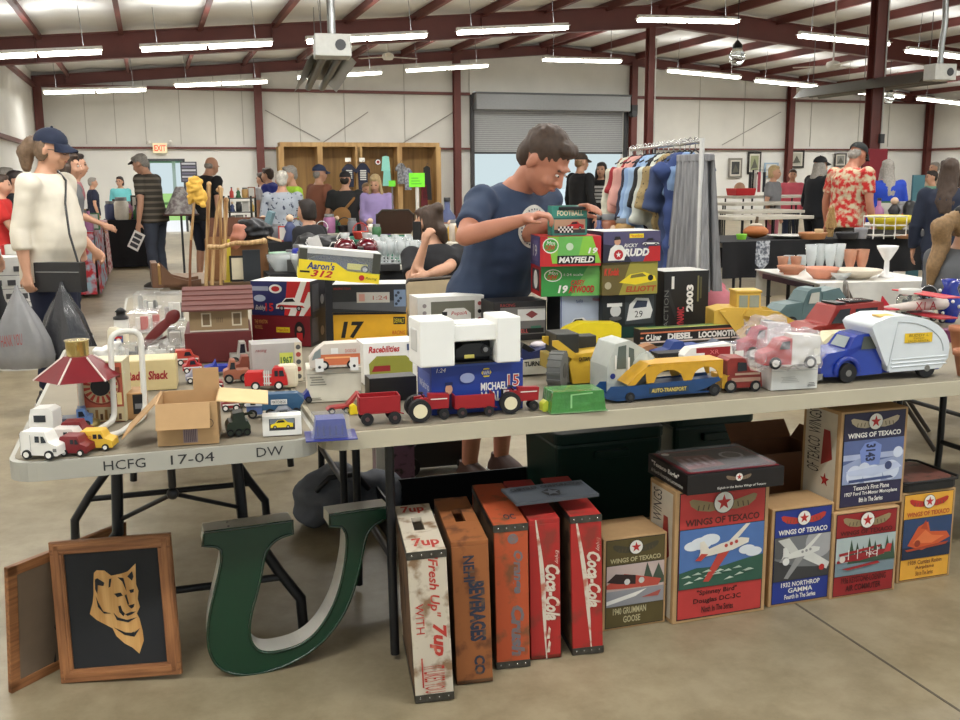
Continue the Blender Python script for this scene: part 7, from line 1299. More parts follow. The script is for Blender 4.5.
A0, w, h, th = front(404, 438, 470, 450, 0, 16); mb = MB(); mb.box(0, 0, 0, w, .16, .3, mat((110, 80, 104), .4, kind='worn', sc=24, rgb2=(40, 34, 40))); single('patterned_box', 'dark purple patterned packet on the floor under the front table', 'box', mb, (A0.x-.1, A0.y-.25, .002), th)
A0, w, h, th = front(394, 402, 478, 460, 0, 16); mb = MB(); mb.box(0, 0, 0, .07, .01, .24, W_); single('paper_card', 'small white card standing on the floor between the table legs', 'card', mb, (A0.x-.05, A0.y-.3, .002), th)
# ============================================================ THE MARKET BEHIND: tables, racks and goods
def tbl(label, pxl, pxr, Y, z, depth, cloth=None, drop=None, col=(180, 174, 158), yaw=18., left=True):
    """table whose front edge spans pxl..pxr at distance Y; z = top height; cloth = material of a hanging cloth"""
    xl = Xat(pxl, Y, 230); a = Vector((xl, Y, 0)); e = Vector((math.cos(R(yaw)), math.sin(R(yaw)), 0)); w = .5
    for _ in range(30): q = proj(a+e*w)[0]; w += (pxr-q)/((proj(a+e*(w+.01))[0]-q)/.01)
    t = thing('folding_table', label, 'table', a, R(yaw)); mb = MB(); slab(mb, 0, 0, w, depth, z-.04, z, .05, mat(col, .5)); part(t, 'table_top', mb, .005)
    mb = MB()
    for x in (.2, w-.2):
        mb = MB()
        for y in (.1, depth-.1): mb.tube([(x, y, z-.04), (x, y, .02)], .014, LEGM, 6)
        mb.tube([(x, .1, .3), (x, depth-.1, .3)], .01, LEGM, 6); part(t, 'leg_frame', mb)
    if cloth:
        mb = MB(); dz = drop or .6; n = max(8, int(w*12)); o = .012
        def side(p0, p1, nx, ny):
            L = (Vector(p1)-Vector(p0)).length; k = max(4, int(L*14))
            mb.sheet(lambda u, v: (p0[0]+(p1[0]-p0[0])*u+nx*(o+.018*(1+math.sin(u*L*23))*(v)), p0[1]+(p1[1]-p0[1])*u+ny*(o+.018*(1+math.sin(u*L*23))*v), z+.006-dz*v), k*2, 4, cloth)
        side((0, 0), (w, 0), 0, -1); side((w, 0), (w, depth), 1, 0); side((w, depth), (0, depth), 0, 1); side((0, depth), (0, 0), -1, 0) if left else None
        mb.box(-o, -o, z+.001, w+o, depth+o, z+.008, cloth)
        s_ = single('tablecloth', label.split(' table')[0]+' cloth hanging over its table', 'tablecloth', mb, a, R(yaw))
    return a, w, z+.009 if cloth else z
def gp(px, py, Y):   # point at pixel and distance
    return atY(px, py, Y)
BCL = mat((26, 26, 30), .9, var=.15, sc=9); 
# left aisle: printed white cloth table
a, w, z = tbl('white cloth with rows of small black print table at the left edge', -70, 40, 8.3, .78, 1.15, mat((214, 214, 212), .8), .5, yaw=18)
for o in list(COL.objects):
    if o.name.startswith('tablecloth') and o.get('label', '').startswith('white cloth with rows'):
        L_ = w; mb = MB(); INKC = mat((70, 70, 74), .8)
        for (ox, oy, uxx, uyy, LL) in ((0, -.05, 1, 0, w), (w+.05, 0, 0, 1, 1.15)):
            A_ = Art(mb, (ox, oy, .28), (uxx, uyy, 0), (0, 0, 1), LL, .46, .004); random.seed(3)
            for r in range(4):
                A_.k = 1; A_.rect(0, .03+r*.25, 1, .04+r*.25, INKC)
                u = .02
                while u < .97:
                    q = random.uniform(.012, .03)*2.2/LL; A_.k = 1; A_.rect(u, .1+r*.25, u+q, .2+r*.25, INKC); u += q+random.uniform(.02, .05)*1.6/LL
        part(o, 'printed_marks', mb); o['label'] = 'white tablecloth with rows of small black print at the left edge'
random.seed(5)
for i, (px, py, cc) in enumerate(((3, 240, (190, 50, 44)), (10, 238, (60, 90, 150)), (17, 240, (70, 70, 74)), (6, 232, (210, 206, 196)), (22, 236, (186, 60, 50)), (14, 230, (60, 70, 110)), (27, 238, (200, 200, 196)))):
    p = gp(px, py+6, 8.8); mb = MB(); mb.box(0, 0, 0, .13, .1, .09, c(*cc)); single('gift_box', 'small %s box on the white printed tablecloth' % ('red', 'blue', 'charcoal', 'cream', 'brick red', 'navy', 'white')[i], 'box', mb, (p.x, 8.75+.12*(i % 3), z), BA, bevel=.01)
# red patterned cloth table, black cloth table
CH = mat((176, 40, 48), .8, kind='mottle', sc=9, rgb2=(150, 176, 190)); FL = mat((196, 180, 176), .8, kind='mottle', sc=22, rgb2=(150, 60, 70))
a, w, zc_ = tbl('red and grey patterned table at the left aisle', 60, 98, 12.2, .80, 2.2, CH, .76)
a2, w2, z2 = tbl('pale floral table at the left aisle', 62, 107, 14.7, .80, 1.3, FL, .76)
a3, w3, z3 = tbl('long black far left table', 104, 163, 16.4, .78, .75, BCL, .76)
GOODS = (('bottle', 'bottle'), ('jar', 'jar'), ('figurine', 'figurine'), ('picture_frame', 'frame'), ('basket', 'basket'))
CN = {(196, 60, 50): 'red', (220, 214, 200): 'cream', (60, 110, 70): 'green', (70, 80, 120): 'blue', (190, 150, 90): 'tan', (40, 40, 44): 'black', (150, 90, 60): 'brown', (236, 236, 232): 'white', (120, 120, 124): 'grey', (210, 170, 60): 'yellow', (170, 110, 150): 'purple'}
def good(kind, p, s, col, label, z, rot=0):
    m = mat(col, .4); mb = MB(); nm, cat = GOODS[kind]
    if kind == 0: mb.lathe([(s*.18, 0), (s*.2, .01), (s*.2, s*.55), (s*.07, s*.72), (s*.07, s*.95), (0, s*.95)], m=m, n=12); cap_ = MB(); cap_.lathe([(s*.08, s*.9), (s*.08, s), (0, s)], m=K_, n=10)
    elif kind == 1: mb.lathe([(s*.26, 0), (s*.3, s*.1), (s*.3, s*.7), (s*.22, s*.82), (0, s*.82)], m=m, n=12); cap_ = MB(); cap_.lathe([(s*.24, s*.8), (s*.24, s*.95), (0, s*.95)], m=GREY, n=12)
    elif kind == 2: mb.lathe([(s*.25, 0), (s*.28, s*.05), (s*.16, s*.35), (s*.22, s*.5), (s*.08, s*.7), (0, s*.72)], m=m, n=12); cap_ = MB(); cap_.ell((0, 0, s*.82), s*.14, mat((220, 190, 160), .6), 10, 8)
    elif kind == 3: mb.box(-s*.35, 0, 0, s*.35, .02, s, m, tp=0); cap_ = MB(); cap_.box(-s*.27, -.003, s*.08, s*.27, 0, s*.92, mat((206, 204, 196), .5))
    else: mb.lathe([(s*.3, 0), (s*.42, s*.35), (s*.44, s*.4), (s*.38, s*.4), (s*.26, .02), (0, .02)], m=m, n=14); cap_ = MB(); cap_.tube([(s*.4*math.cos(t_), 0, s*.38+s*.45*math.sin(t_)) for t_ in [math.pi*i/8 for i in range(9)]], s*.03, m, 6)
    t = thing(nm, label, cat, (p[0], p[1], z+.001), rot); part(t, 'body', mb); part(t, ('stopper', 'lid', 'head', 'picture', 'handle')[kind], cap_); return t
def row(n, pxa, pxb, Ya, Yb, z, place, kinds, cols, s0=.12, s1=.26, seed=1):
    random.seed(seed); ks = list(kinds)
    for i in range(n):
        f = (i+.5)/n; px = pxa+(pxb-pxa)*f; Y = Ya+(Yb-Ya)*random.random(); k_ = ks[i % len(ks)]; cc = cols[(i*3+seed) % len(cols)]; s = random.uniform(s0, s1)
        pos = 'at its left end' if f < .25 else 'left of its middle' if f < .5 else 'right of its middle' if f < .75 else 'at its right end'
        good(k_, (Xat(px, Y, 225), Y), s, cc, '%s %s %s on %s, %s' % ('tall' if s > (s0+s1)/2 else 'small', CN[cc], GOODS[k_][0].replace('_', ' '), place, pos), z)
CC = list(CN)
row(14, 110, 160, 16.6, 17.0, z3, 'the far black-clothed left table', (1, 0, 3, 1, 4, 2), CC, .2, .42, 3)
row(7, 64, 96, 12.5, 12.9, zc_, 'the red patterned table', (3, 1, 0), CC, .15, .3, 6)
# shade-like patterned cone by the exit door
p = gp(181, 213, 13.2); t = thing('lampshade', 'large grey patterned cone lampshade beside the man in the striped polo', 'lampshade', (p.x, 13.2, p.z-.02), 0); mb = MB(); mb.lathe([(.22, 0), (.05, .36)], m=mat((176, 172, 168), .7, kind='mottle', sc=18, rgb2=(130, 120, 122)), n=18); part(t, 'shade', mb)
mb = MB(); mb.tube([(.22*math.cos(i/16*6.283), .22*math.sin(i/16*6.283), 0) for i in range(16)], .012, mat((90, 50, 44)), 6, True); part(t, 'rim', mb); mb = MB(); mb.cyl((0, 0, .36), (0, 0, -p.z+.05), .015, None, DGREY); mb.lathe([(.12, -p.z+.03), (.12, -p.z+.06), (0, -p.z+.07)], m=DGREY); part(t, 'stand', mb)
# dark metal shelf with clutter
p = gp(226, 240, 12.5); xw = Xat(253, 12.5)-p.x; t = thing('metal_shelf', 'dark open metal shelf in front of the bald man', 'shelf', (p.x, 12.5, 0), R(4))
for x in (0, xw):
    for y in (0, .35): mb = MB(); mb.box(x-.012, y-.012, 0, x+.012, y+.012, gp(226, 196, 12.5).z, c(44, 46, 44)); part(t, 'post', mb)
zs = [gp(226, y, 12.5).z for y in (198, 212, 226, 240)]
for z in zs: mb = MB(); mb.box(0, 0, z-.012, xw, .35, z, c(58, 60, 56)); part(t, 'shelf_board', mb)
random.seed(9)
for j, z in enumerate(zs[:3]):
    for i in range(4):
        cc = CC[(i*2+j*3) % len(CC)]; good((0, 2, 1, 3)[(i+j) % 4], (p.x+.04+xw*.25*i+.03, 12.62), .13, cc, 'small %s %s on the %s board of the dark metal shelf' % (CN[cc], GOODS[(0, 2, 1, 3)[(i+j) % 4]][0].replace('_', ' '), ('top', 'second', 'third')[j]), z)
# stick box on a table beyond the barn
a, w, z = tbl('low brown table behind the barn with the box of walking sticks', 166, 262, 7.0, .70, .9, None, None, (122, 96, 70))
b0 = front(205, 268, 282, 236, z, 12); p = b0[0]; t = thing('cardboard_box', 'open brown carton crowded with walking sticks and frames behind the barn', 'box', (p.x, p.y+.05, z+.001), R(12)); w, h = b0[1], b0[2]*.92; mb = MB()
for q in ((0, 0, w, .005), (0, .3, w, .305), (0, 0, .005, .305), (w-.005, 0, w, .305)): mb.box(q[0], q[1], 0, q[2], q[3], h, mat((150, 108, 72), .8))
mb.box(0, 0, 0, w, .305, .005, CARD); part(t, 'box_body', mb); B1 = t.location
flap((0, .3, h), (w, .3, h), (0, .02, .14), m=mat((104, 66, 48), .8)); flap((w, 0, h), (w, .3, h), (.1, 0, -.03), m=CARD)
STK = mat((206, 174, 124), .5, kind='wood', sc=60, rgb2=(150, 106, 62)); STK2 = mat((120, 76, 50), .5)
def stick(label, pts, r=.009, two=False, Y=6.9, extra=None):
    P_ = [gp(x, y, Y+dy) for x, y, dy in pts]; o = Vector(P_[0]); t = thing('walking_stick', label, 'walking stick', o, 0, 'walking sticks in the carton'); L = [q-o for q in P_]; mb = MB()
    if two: m_ = len(L)//2; mb.tube(L[:m_+1], r, STK2); part(t, 'dark_shaft', mb); mb = MB(); mb.tube(L[m_:], r, STK); part(t, 'light_shaft', mb)
    else: mb.tube(L, [r*1.1]+[r]*(len(L)-2)+[r*1.2], STK); part(t, 'shaft', mb)
    mb = MB(); mb.ell(L[-1], r*1.4, STK, 10, 8); part(t, 'knob', mb); return t
stick('walking stick with dark lower half and a yellow cloth on its top', [(190, 292, .05), (190, 265, .05), (191, 240, .05), (194, 205, .05), (195, 198, .05)], two=True, Y=6.75)
p = gp(195, 186, 6.8); root = thing('work_gloves', 'bunched yellow work gloves on top of the leftmost walking stick', 'gloves', p); blob('glove_pile', [('ell', (0, 0, 0), (.055, .05, .07)), ('ell', (.03, 0, -.07), (.05, .04, .06)), ('cap', (.02, 0, -.05), .03, (.05, -.02, -.13), .018), ('cap', (-.02, 0, -.02), .03, (-.04, -.01, -.11), .016)], mat((222, 176, 76), .8), root, .010, 2, fold=.014, fs=24)
stick('straight walking stick right beside the yellow gloves', [(206, 290, .1), (207, 250, .1), (208, 215, .1), (209, 184, .1)], .013); stick('curved walking stick leaning right in the middle of the bunch', [(212, 285, .0), (214, 240, .0), (217, 212, 0), (221, 196, 0), (220, 188, 0)], .012)
stick('walking stick with crooked top right of the curved one', [(221, 285, .12), (221, 240, .12), (220, 210, .12), (222, 188, .12), (218, 190, .12)], .011); stick('rightmost short pale walking stick', [(224, 280, .05), (225, 240, .05), (226, 200, .05)], .014)
t = stick('forked driftwood branch lying across the top of the carton', [(208, 247, -.1), (222, 247, -.1), (235, 243, -.1), (250, 243, -.1), (264, 241, -.1)], .016); 
p = gp(225, 280, 7.05); mb = MB(); mb.box(0, 0, 0, .05, .06, .3, mat((224, 204, 70), .5)); single('yellow_board', 'yellow board standing in the carton of sticks', 'board', mb, (p.x, 7.03, z+.01), R(10))
p = gp(229, 278, 6.95); t = thing('picture_frame', 'black frame with a pale picture standing in the carton of sticks', 'frame', (p.x, 6.98, z+.02), R(10)); mb = MB(); mb.box(0, 0, 0, .11, .015, .18, K_); part(t, 'frame', mb); mb = MB(); mb.box(.015, -.003, .015, .095, 0, .165, c(206, 196, 170)); part(t, 'picture', mb)
p = gp(243, 281, 6.95); mb = MB(); mb.box(0, 0, 0, .12, .03, .22, mat((34, 40, 46), .6)); single('black_case', 'black slate-like case standing right in the carton of sticks', 'case', mb, (p.x, 6.97, z+.02), R(14))
p = gp(252, 250, 7.1); root = thing('black_bag', 'crumpled black and pink bag on top of the carton of sticks', 'bag', (p.x, 7.2, z+h-.02)); blob('bag_body', [('ell', (0, 0, .08), (.12, .09, .09)), ('ell', (-.06, 0, .12), (.06, .06, .05))], c(30, 30, 34), root, .012, 2, fold=.03, fs=12); blob('pink_cloth', [('ell', (-.09, -.06, .07), (.06, .04, .06)), ('ell', (-.12, -.05, .0), (.05, .03, .05))], mat((206, 140, 120), .7), root, .012, 2, fold=.02)
p = gp(256, 236, 7.4); mb = MB(); mb.box(-.06, 0, 0, -.02, .12, .13, mat((110, 140, 150), .6), M=Matrix.Rotation(R(20), 4, 'Y')); single('teal_book', 'pale teal book leaning on the crumpled bag', 'book', mb, (p.x+.1, 7.42, z+h+.05), 0)
# chair-like brown wooden cradle behind the barn at left
p = gp(160, 292, 6.9); t = thing('wooden_cradle', 'dark wooden cradle-shaped stand left of the walking sticks', 'wooden stand', (p.x, 6.75, .702), R(20)); BW_ = mat((104, 72, 50), .5)
mb = MB(); mb.box(0, 0, 0, .04, .25, .17, BW_); mb.box(.04, .02, .02, .06, .22, .15, mat((190, 150, 90), .5)); part(t, 'end_panel', mb, .004); mb = MB(); mb.prism([(.06, 0), (.06, .16), (.14, .07), (.24, .04), (.32, .05), (.32, 0)], 0, .02, BW_); part(t, 'side_rail', mb); mb = MB(); mb.prism([(.06, 0), (.06, .16), (.14, .07), (.24, .04), (.32, .05), (.32, 0)], .23, .25, BW_); part(t, 'side_rail', mb); mb = MB(); mb.box(.04, 0, 0, .32, .25, .02, BW_); part(t, 'base', mb)
p = gp(150, 287, 8.6); t = thing('folded_stroller', 'grey and black folded frame on the floor by the walking sticks', 'folded frame', (p.x+.1, 8.7, 0)); mb = MB()
for k_ in range(4): mb.tube([(-.1+.05*k_, 0, .02+.02*k_), (.75+.05*k_, .3, .62-.08*k_)], .022, c(150, 150, 146) if k_ < 2 else c(60, 54, 54), 8)
mb.tube([(-.1, 0, .02), (.2, 0, .02), (.5, .1, .02)], .02, c(60, 60, 62)); part(t, 'frame', mb); mb = MB(); mb.quad((.1, .0, .1), (.6, .15, .12), (.78, .3, .5), (.2, .1, .32), mat((110, 50, 54), .8)); part(t, 'seat_cloth', mb)
# plastic-wrapped goods on the left tables
def wrapped(label, xl, xr, yb, yt, dp, col, inner, yaw=12.):
    a, w, h, th = front(xl, xr, yb, yt, TZ, yaw); t = thing('plastic_case', label, 'plastic case', (a.x, a.y, TZ+.001), th, 'clear plastic cases on the left table'); mb = MB(); mb.box(0, 0, 0, w, dp, .006, mat((206, 204, 200), .4)); part(t, 'tray', mb)
    mb = MB(); random.seed(int(xl)*7+int(yb)); n = 7
    for i in range(n): x = random.uniform(.08, .8)*w; y = random.uniform(.08, .7)*dp; s = random.uniform(.12, .3)*w; mb.box(x, y, .008, min(w*.95, x+s), min(dp*.95, y+s*.6), .01+random.uniform(.3, .8)*h, inner[i % len(inner)])
    part(t, 'contents', mb, .003); mb = MB(); mb.box(.002, .002, .007, w-.002, dp-.002, h, mat(col, .08, alpha=.24, bump=.9, sc=60, coat=.8)); part(t, 'clear_cover', mb, .004)
SVR = mat((190, 190, 190), .2, .8)
wrapped('clear case with silver parts at the far left of the wrapped goods', 133, 158, 312, 295, .2, (226, 228, 228), (W_, SVR, c(90, 90, 92))); wrapped('upright clear case with white and black parts left of the barn', 161, 184, 322, 293, .08, (226, 228, 228), (W_, K_, SVR))
wrapped('clear case with red printed parts below the far left case', 128, 160, 334, 314, .2, (232, 220, 218), (c(190, 60, 60), W_, W_)); wrapped('flat crinkled plastic case left of the barn base', 146, 185, 350, 330, .25, (230, 230, 228), (W_, SVR, c(150, 150, 146)))
wrapped('wide clear case with white parts behind the Radio Shack box', 136, 176, 364, 350, .25, (232, 232, 228), (W_, SVR, W_)); wrapped('clear case with grey figures right of the white pipe stand', 119, 138, 366, 346, .1, (220, 222, 222), (c(90, 92, 92), W_, SVR))
p = atz(119, 345, TZ); t = thing('toy_jug', 'small cream plastic jug with a red and blue label', 'jug', (p.x, p.y, TZ+.001), R(8)); mb = MB(); mb.loft([((0, 0, 0), .042, .03, None, .7), ((0, 0, .04), .043, .03, None, .7), ((-.008, 0, .062), .034, .024, None, .8), ((-.02, 0, .075), .014, .014)], mat((226, 216, 190), .4), 16); part(t, 'body', mb)
mb = MB(); Art(mb, (-.02, -.031, .012), (1, 0, 0), (0, 0, 1), .045, .032, .001).rect(0, 0, 1, 1, c(70, 90, 140)).rect(.1, .55, .9, .85, R_).circ(.6, .35, .2, W_); part(t, 'label_print', mb)
p = atz(122, 330, TZ); t = thing('toy_lighthouse', 'tiny white lighthouse model with black roof beside the wrapped goods', 'model lighthouse', (p.x, p.y, TZ+.001)); mb = MB(); mb.lathe([(.035, 0), (.032, .05), (.022, .052)], m=W_, n=12); part(t, 'tower', mb); mb = MB(); mb.lathe([(.036, .05), (.036, .06), (.022, .066), (.02, .082), (.028, .084), (.012, .1), (0, .104)], m=K_, n=12); part(t, 'roof', mb)
p = atz(99, 366, TZ); root = thing('tissue_bundle', 'crumpled white tissue paper bundle behind the pipe stand', 'paper', (p.x, p.y+.08, TZ)); blob('paper', [('ell', (0, 0, .03), (.05, .04, .035)), ('ell', (.03, 0, .05), (.03, .03, .03))], W_, root, .008, 1, fold=.02, fs=25)
# glassware table behind the left stacks
a, w, z = tbl('black clothed glassware table behind the left box stacks', 268, 424, 7.0, .76, 1.9, BCL, .7)
def goblet(px, Y, h, m, label, r=.035, grp='clear glasses on the black cloth'):
    mb = MB(); mb.lathe([(r*.9, 0), (r*.85, .004), (.006, .012), (.005, h*.42), (r*.5, h*.5), (r, h*.72), (r*.92, h), (r*.86, h), (r*.92, h*.72), (0, h*.52)], m=m, n=12); return single('goblet', label, 'glass', mb, (Xat(px, Y, 240), Y, z+.001), 0, grp)
random.seed(11); k_ = 0
for r_i, Y in enumerate((7.55, 7.85, 8.15, 8.45)):
    for i in range(11):
        px = 374+i*5.6-r_i*2; goblet(px+random.uniform(-1, 1), Y+random.uniform(-.05, .05), .17+.02*(i % 2), GLASS2, 'clear stemmed glass, %s from the left in the %s row of the glass crowd' % (('first', 'second', 'third', 'fourth', 'fifth', 'sixth', 'seventh', 'eighth', 'ninth', 'tenth', 'eleventh')[i], ('front', 'second', 'third', 'back')[r_i]))
for px, nm in ((345, 'left'), (367, 'right')):
    Y = 7.5; t = thing('glass_globe', 'dark red glass globe vase on a clear foot, the %s one of the pair' % nm, 'vase', (Xat(px, Y, 240), Y, z+.001), 0); mb = MB(); mb.lathe([(.05, 0), (.045, .01), (.015, .03), (.012, .06)], m=GLASS2, n=14); part(t, 'foot', mb)
    mb = MB(); mb.ell((0, 0, .14), (.085, .085, .085), mat((96, 8, 26), .05, coat=1.)); mb.lathe([(.03, .215), (.04, .26), (.036, .26)], m=GLASS2, n=14); part(t, 'globe', mb)
def bowl(px, Y, r, h, m, label, zz=None, name='bowl', cat='bowl'):
    mb = MB(); mb.lathe([(r*.5, 0), (r*.55, .01), (r*.9, h*.6), (r, h), (r*.94, h), (r*.84, h*.6), (0, .02)], m=m, n=18); return single(name, label, cat, mb, (Xat(px, Y, 235), Y, (z if zz is None else zz)+.001), 0)
bowl(280, 7.25, .11, .12, GLASS2, 'clear cut glass bowl at the left end of the glassware table'); bowl(292, 7.6, .1, .1, GLASS2, 'clear glass bowl right behind the first cut glass bowl'); bowl(283, 8.0, .12, .08, mat((150, 190, 160), .3), 'pale green bowl at the back left of the glassware table'); bowl(327, 7.3, .15, .06, mat((206, 206, 196), .3), 'wide white dish in front of the patterned bag'); bowl(352, 7.2, .07, .12, GLASS2, 'clear glass pitcher-like bowl below the red globes'); bowl(300, 7.1, .08, .13, GLASS2, 'tall clear bowl beside the small red jar')
root = thing('patterned_bag', 'black bag with white honeycomb line pattern lying on the glassware table', 'bag', (Xat(322, 8.05, 235), 8.05, z+.001), R(10)); blob('bag_body', [('ell', (0, 0, .11), (.24, .12, .11)), ('ell', (-.12, 0, .15), (.10, .09, .09))], K_, root, .014, 3, fold=.02)
for (cx_, cz_) in ((.1, .12), (.16, .19), (.17, .06), (-.08, .16)):
    mb = MB(); mb.tube([(cx_+.05*math.cos(i*math.pi/3), -.125+.02*abs(cx_), cz_+.045*math.sin(i*math.pi/3)) for i in range(6)], .005, W_, 5, True); part(root, 'white_line', mb)
mb = MB(); mb.box(-.05, -.005, -.07, .05, 0, .07, W_, M=Matrix.Rotation(R(-20), 4, 'Y')); o = single('paper_tag', 'white paper tag on the patterned black bag', 'tag', mb, (Xat(315, 7.9, 232), 7.9, z+.14), 0)
for px, Y, s, cc, k2, lb in ((301, 7.35, .14, (150, 30, 40), 1, 'small dark red jar left of the patterned bag'), (298, 7.7, .17, (40, 50, 170), 1, 'cobalt blue jar left of the patterned bag'), (306, 7.45, .12, (226, 226, 222), 0, 'small white bottle beside the dark red jar'), (289, 7.8, .12, (150, 200, 170), 1, 'pale green jar near the glass bowls'), (258, 8.4, .2, (120, 96, 60), 4, 'brown basket at the left end of the glassware goods'), (262, 8.8, .26, (60, 90, 60), 2, 'green figurine behind the brown basket')):
    good(k2, (Xat(px, Y, 240), Y), s, cc, lb, z)
for i, (px, Y, w_, h_, cc, lb) in enumerate(((286, 6.9+.2, .1, .09, (60, 60, 58), 'small black box in front of the cut glass bowls'), (292, 7.02+.25, .12, .07, (150, 112, 70), 'small tan wooden box near the front of the glassware table'), (340, 7.15, .16, .03, (190, 190, 186), 'flat silver tray piece below the red globes'), (380, 7.15, .14, .05, (40, 40, 42), 'flat black case near the front right of the glassware table'), (392, 7.25, .12, .03, (206, 200, 190), 'white folded paper at the glass crowd'), (318, 7.1, .05, .11, (50, 50, 54), 'little dark frame in front of the patterned bag'), (358, 7.35, .04, .16, (60, 60, 62), 'dark narrow box between the red globes'))):
    mb = MB(); mb.box(0, 0, 0, w_, .1, h_, c(*cc)); single('small_box', lb, 'box', mb, (Xat(px, Y, 240), Y, z+.001), R(10), bevel=.003)
# green cloth table, chair back, sign, aisle posts
a, w, z = tbl('green clothed table behind the glassware', 357, 424, 10.2, .80, .8, mat((30, 116, 88), .8), .6)
good(4, (Xat(361, 10.4), 10.4), .2, (196, 60, 50), 'red basket on the green cloth', z); good(2, (Xat(371, 10.5), 10.5), .22, (220, 214, 200), 'white flower-like figurine on the green cloth', z); good(1, (Xat(377, 10.4), 10.4), .16, (60, 110, 70), 'green jar on the green cloth', z)
def chair(label, px, Y, yaw, z_top, m, w=.42, fold=True):
    x = Xat(px, Y, 260); t = thing('folding_chair', label, 'chair', (x, Y, 0), R(yaw)); k = z_top/.8
    mb = MB(); mb.box(-w/2, -.2, .43, w/2, .2, .455, m); part(t, 'seat', mb, .008)
    mb = MB(); mb.loft([((0, -.22, z_top-.26), w*.42, .012, None, .5), ((0, -.23, z_top-.2), w*.5, .012, None, .5), ((0, -.25, z_top-.05), w*.5, .012, None, .5), ((0, -.26, z_top), w*.38, .012, None, .5)], m, 20); part(t, 'backrest', mb)
    for s in (-1, 1):
        mb = MB(); mb.tube([(s*w/2, .22, .01), (s*w/2, -.08, .45), (s*w/2, -.26, z_top-.03)], .012, mat((70, 62, 54), .4, .4), 8); part(t, 'leg', mb); mb = MB(); mb.tube([(s*(w/2-.025), -.27, .01), (s*(w/2-.025), .12, .44)], .012, mat((70, 62, 54), .4, .4), 8); part(t, 'leg', mb)
    mb = MB(); mb.tube([(-w/2, -.262, z_top-.05), (-w*.36, -.265, z_top+.01), (w*.36, -.265, z_top+.01), (w/2, -.262, z_top-.05)], .012, mat((70, 62, 54), .4, .4), 8); part(t, 'top_rail', mb); return t
chair('dark brown chair back behind the green table', 395, 11.75, 8, 1.06, mat((66, 44, 34), .4)); chair('tan metal folding chair behind the seated woman with the bun', 452, 5.75, -150, .82, mat((176, 158, 126), .5))
chair('bronze metal folding chair in front of the woman in the grey t-shirt', 900, 5.3, -110, .83, mat((96, 78, 62), .35, .3))
Y = 11.0; p = gp(417, 180, Y); t = thing('price_sign', 'lime green paper sign on a white post behind the glassware', 'sign', (p.x, Y, 0), 0); mb = MB(); mb.cyl((0, 0, 0), (0, 0, gp(417, 186, Y).z), .02, None, mat((214, 206, 196))); mb.lathe([(.16, 0), (.16, .02), (.0, .03)], m=GREY); part(t, 'post', mb)
mb = MB(); mb.box(-.085, -.03, gp(417, 187, Y).z, .085, -.022, gp(417, 173, Y).z, mat((130, 240, 50), .6)); part(t, 'paper', mb); mb = MB(); F = Art(mb, (-.085, -.03, gp(417, 187, Y).z), (1, 0, 0), (0, 0, 1), .17, .15); [F.rect(.15, .2+.2*i, .8-.1*i, .26+.2*i, c(90, 190, 50)) for i in range(3)]; part(t, 'writing', mb)
p = gp(392, 184, 12.); mb = MB(); mb.box(-.04, 0, -.03, .04, .01, .04, mat((120, 230, 60), .6)); mb.cyl((0, .01, -.03), (0, .01, -p.z), .008, None, GREY, 6); single('price_tag', 'small lime green tag behind the lavender cardigan woman', 'sign', mb, p, 0)
# t-shirts and clothes hung on the cubicles
def hung(label, px, pyt, pyb, Y, wpx, m, name='hanging_shirt', cat='shirt', pr=None, sl=True, yaw=18.):
    if yaw == 18.: Y = atv(px, 170, VB-.86).y
    zt_, zb_ = gp(px, pyt, Y).z, gp(px, pyb, Y).z; w = wpx*Y/1000; h = zt_-zb_; t = thing(name, label, cat, (Xat(px, Y, 170), Y, zb_), R(yaw)); mb = MB()
    prf = [(-w*.32, 0), (-w*.33, h*.68), (-w*.5, h*.6), (-w*.5, h*.76), (-w*.25, h*.95), (-w*.1, h), (w*.1, h), (w*.25, h*.95), (w*.5, h*.76), (w*.5, h*.6), (w*.33, h*.68), (w*.32, 0)] if sl else [(-w*.5, 0), (-w*.35, h*.95), (-w*.1, h), (w*.1, h), (w*.35, h*.95), (w*.5, 0)]
    mb.prism(prf, 0, .05, m); part(t, 'cloth', mb, .01)
    if pr: mb = MB(); F = Art(mb, (-w*.24, 0, h*.35), (1, 0, 0), (0, 0, 1), w*.48, h*.4, .004); [F.rect(.05, .05+.2*i, .95, .17+.2*i, pr) for i in range(5)]; part(t, 'print', mb)
    mb = MB(); mb.tube([(0, .02, h), (0, .02, h+.05), (.02, .02, h+.08), (.04, .02, h+.06)], .005, DGREY, 5); part(t, 'hanger', mb); return t
NVY = mat((34, 38, 58), .85)
hung('left one of two navy t-shirts with white print on the cubicles', 349, 164, 187, 25.5, 14, NVY, pr=c(206, 206, 200)); hung('right one of two navy t-shirts with white print on the cubicles', 363, 163, 190, 25.5, 14, NVY, pr=c(206, 206, 200))
hung('aqua top hanging high on the cubicles', 386, 156, 171, 25.5, 9, mat((140, 206, 192), .8), sl=False); hung('aqua skirt hanging under the aqua top', 387, 170, 186, 25.5, 9, mat((130, 196, 184), .8), sl=False)
hung('grey patterned dress on a hanger right of the aqua clothes', 401, 163, 184, 20.5, 11, mat((140, 140, 142), .8, kind='mottle', sc=14, rgb2=(90, 90, 94))); hung('silver grey top right of the grey patterned dress', 408, 168, 190, 20., 10, mat((150, 152, 160), .8, kind='mottle', sc=14, rgb2=(100, 104, 120)))
hung('black and gold clothes by the right cubicle', 427, 166, 200, 20.5, 9, K_, sl=False); hung('dark red garment behind the lime sign', 424, 184, 206, 19., 7, mat((96, 26, 34), .8), sl=False)
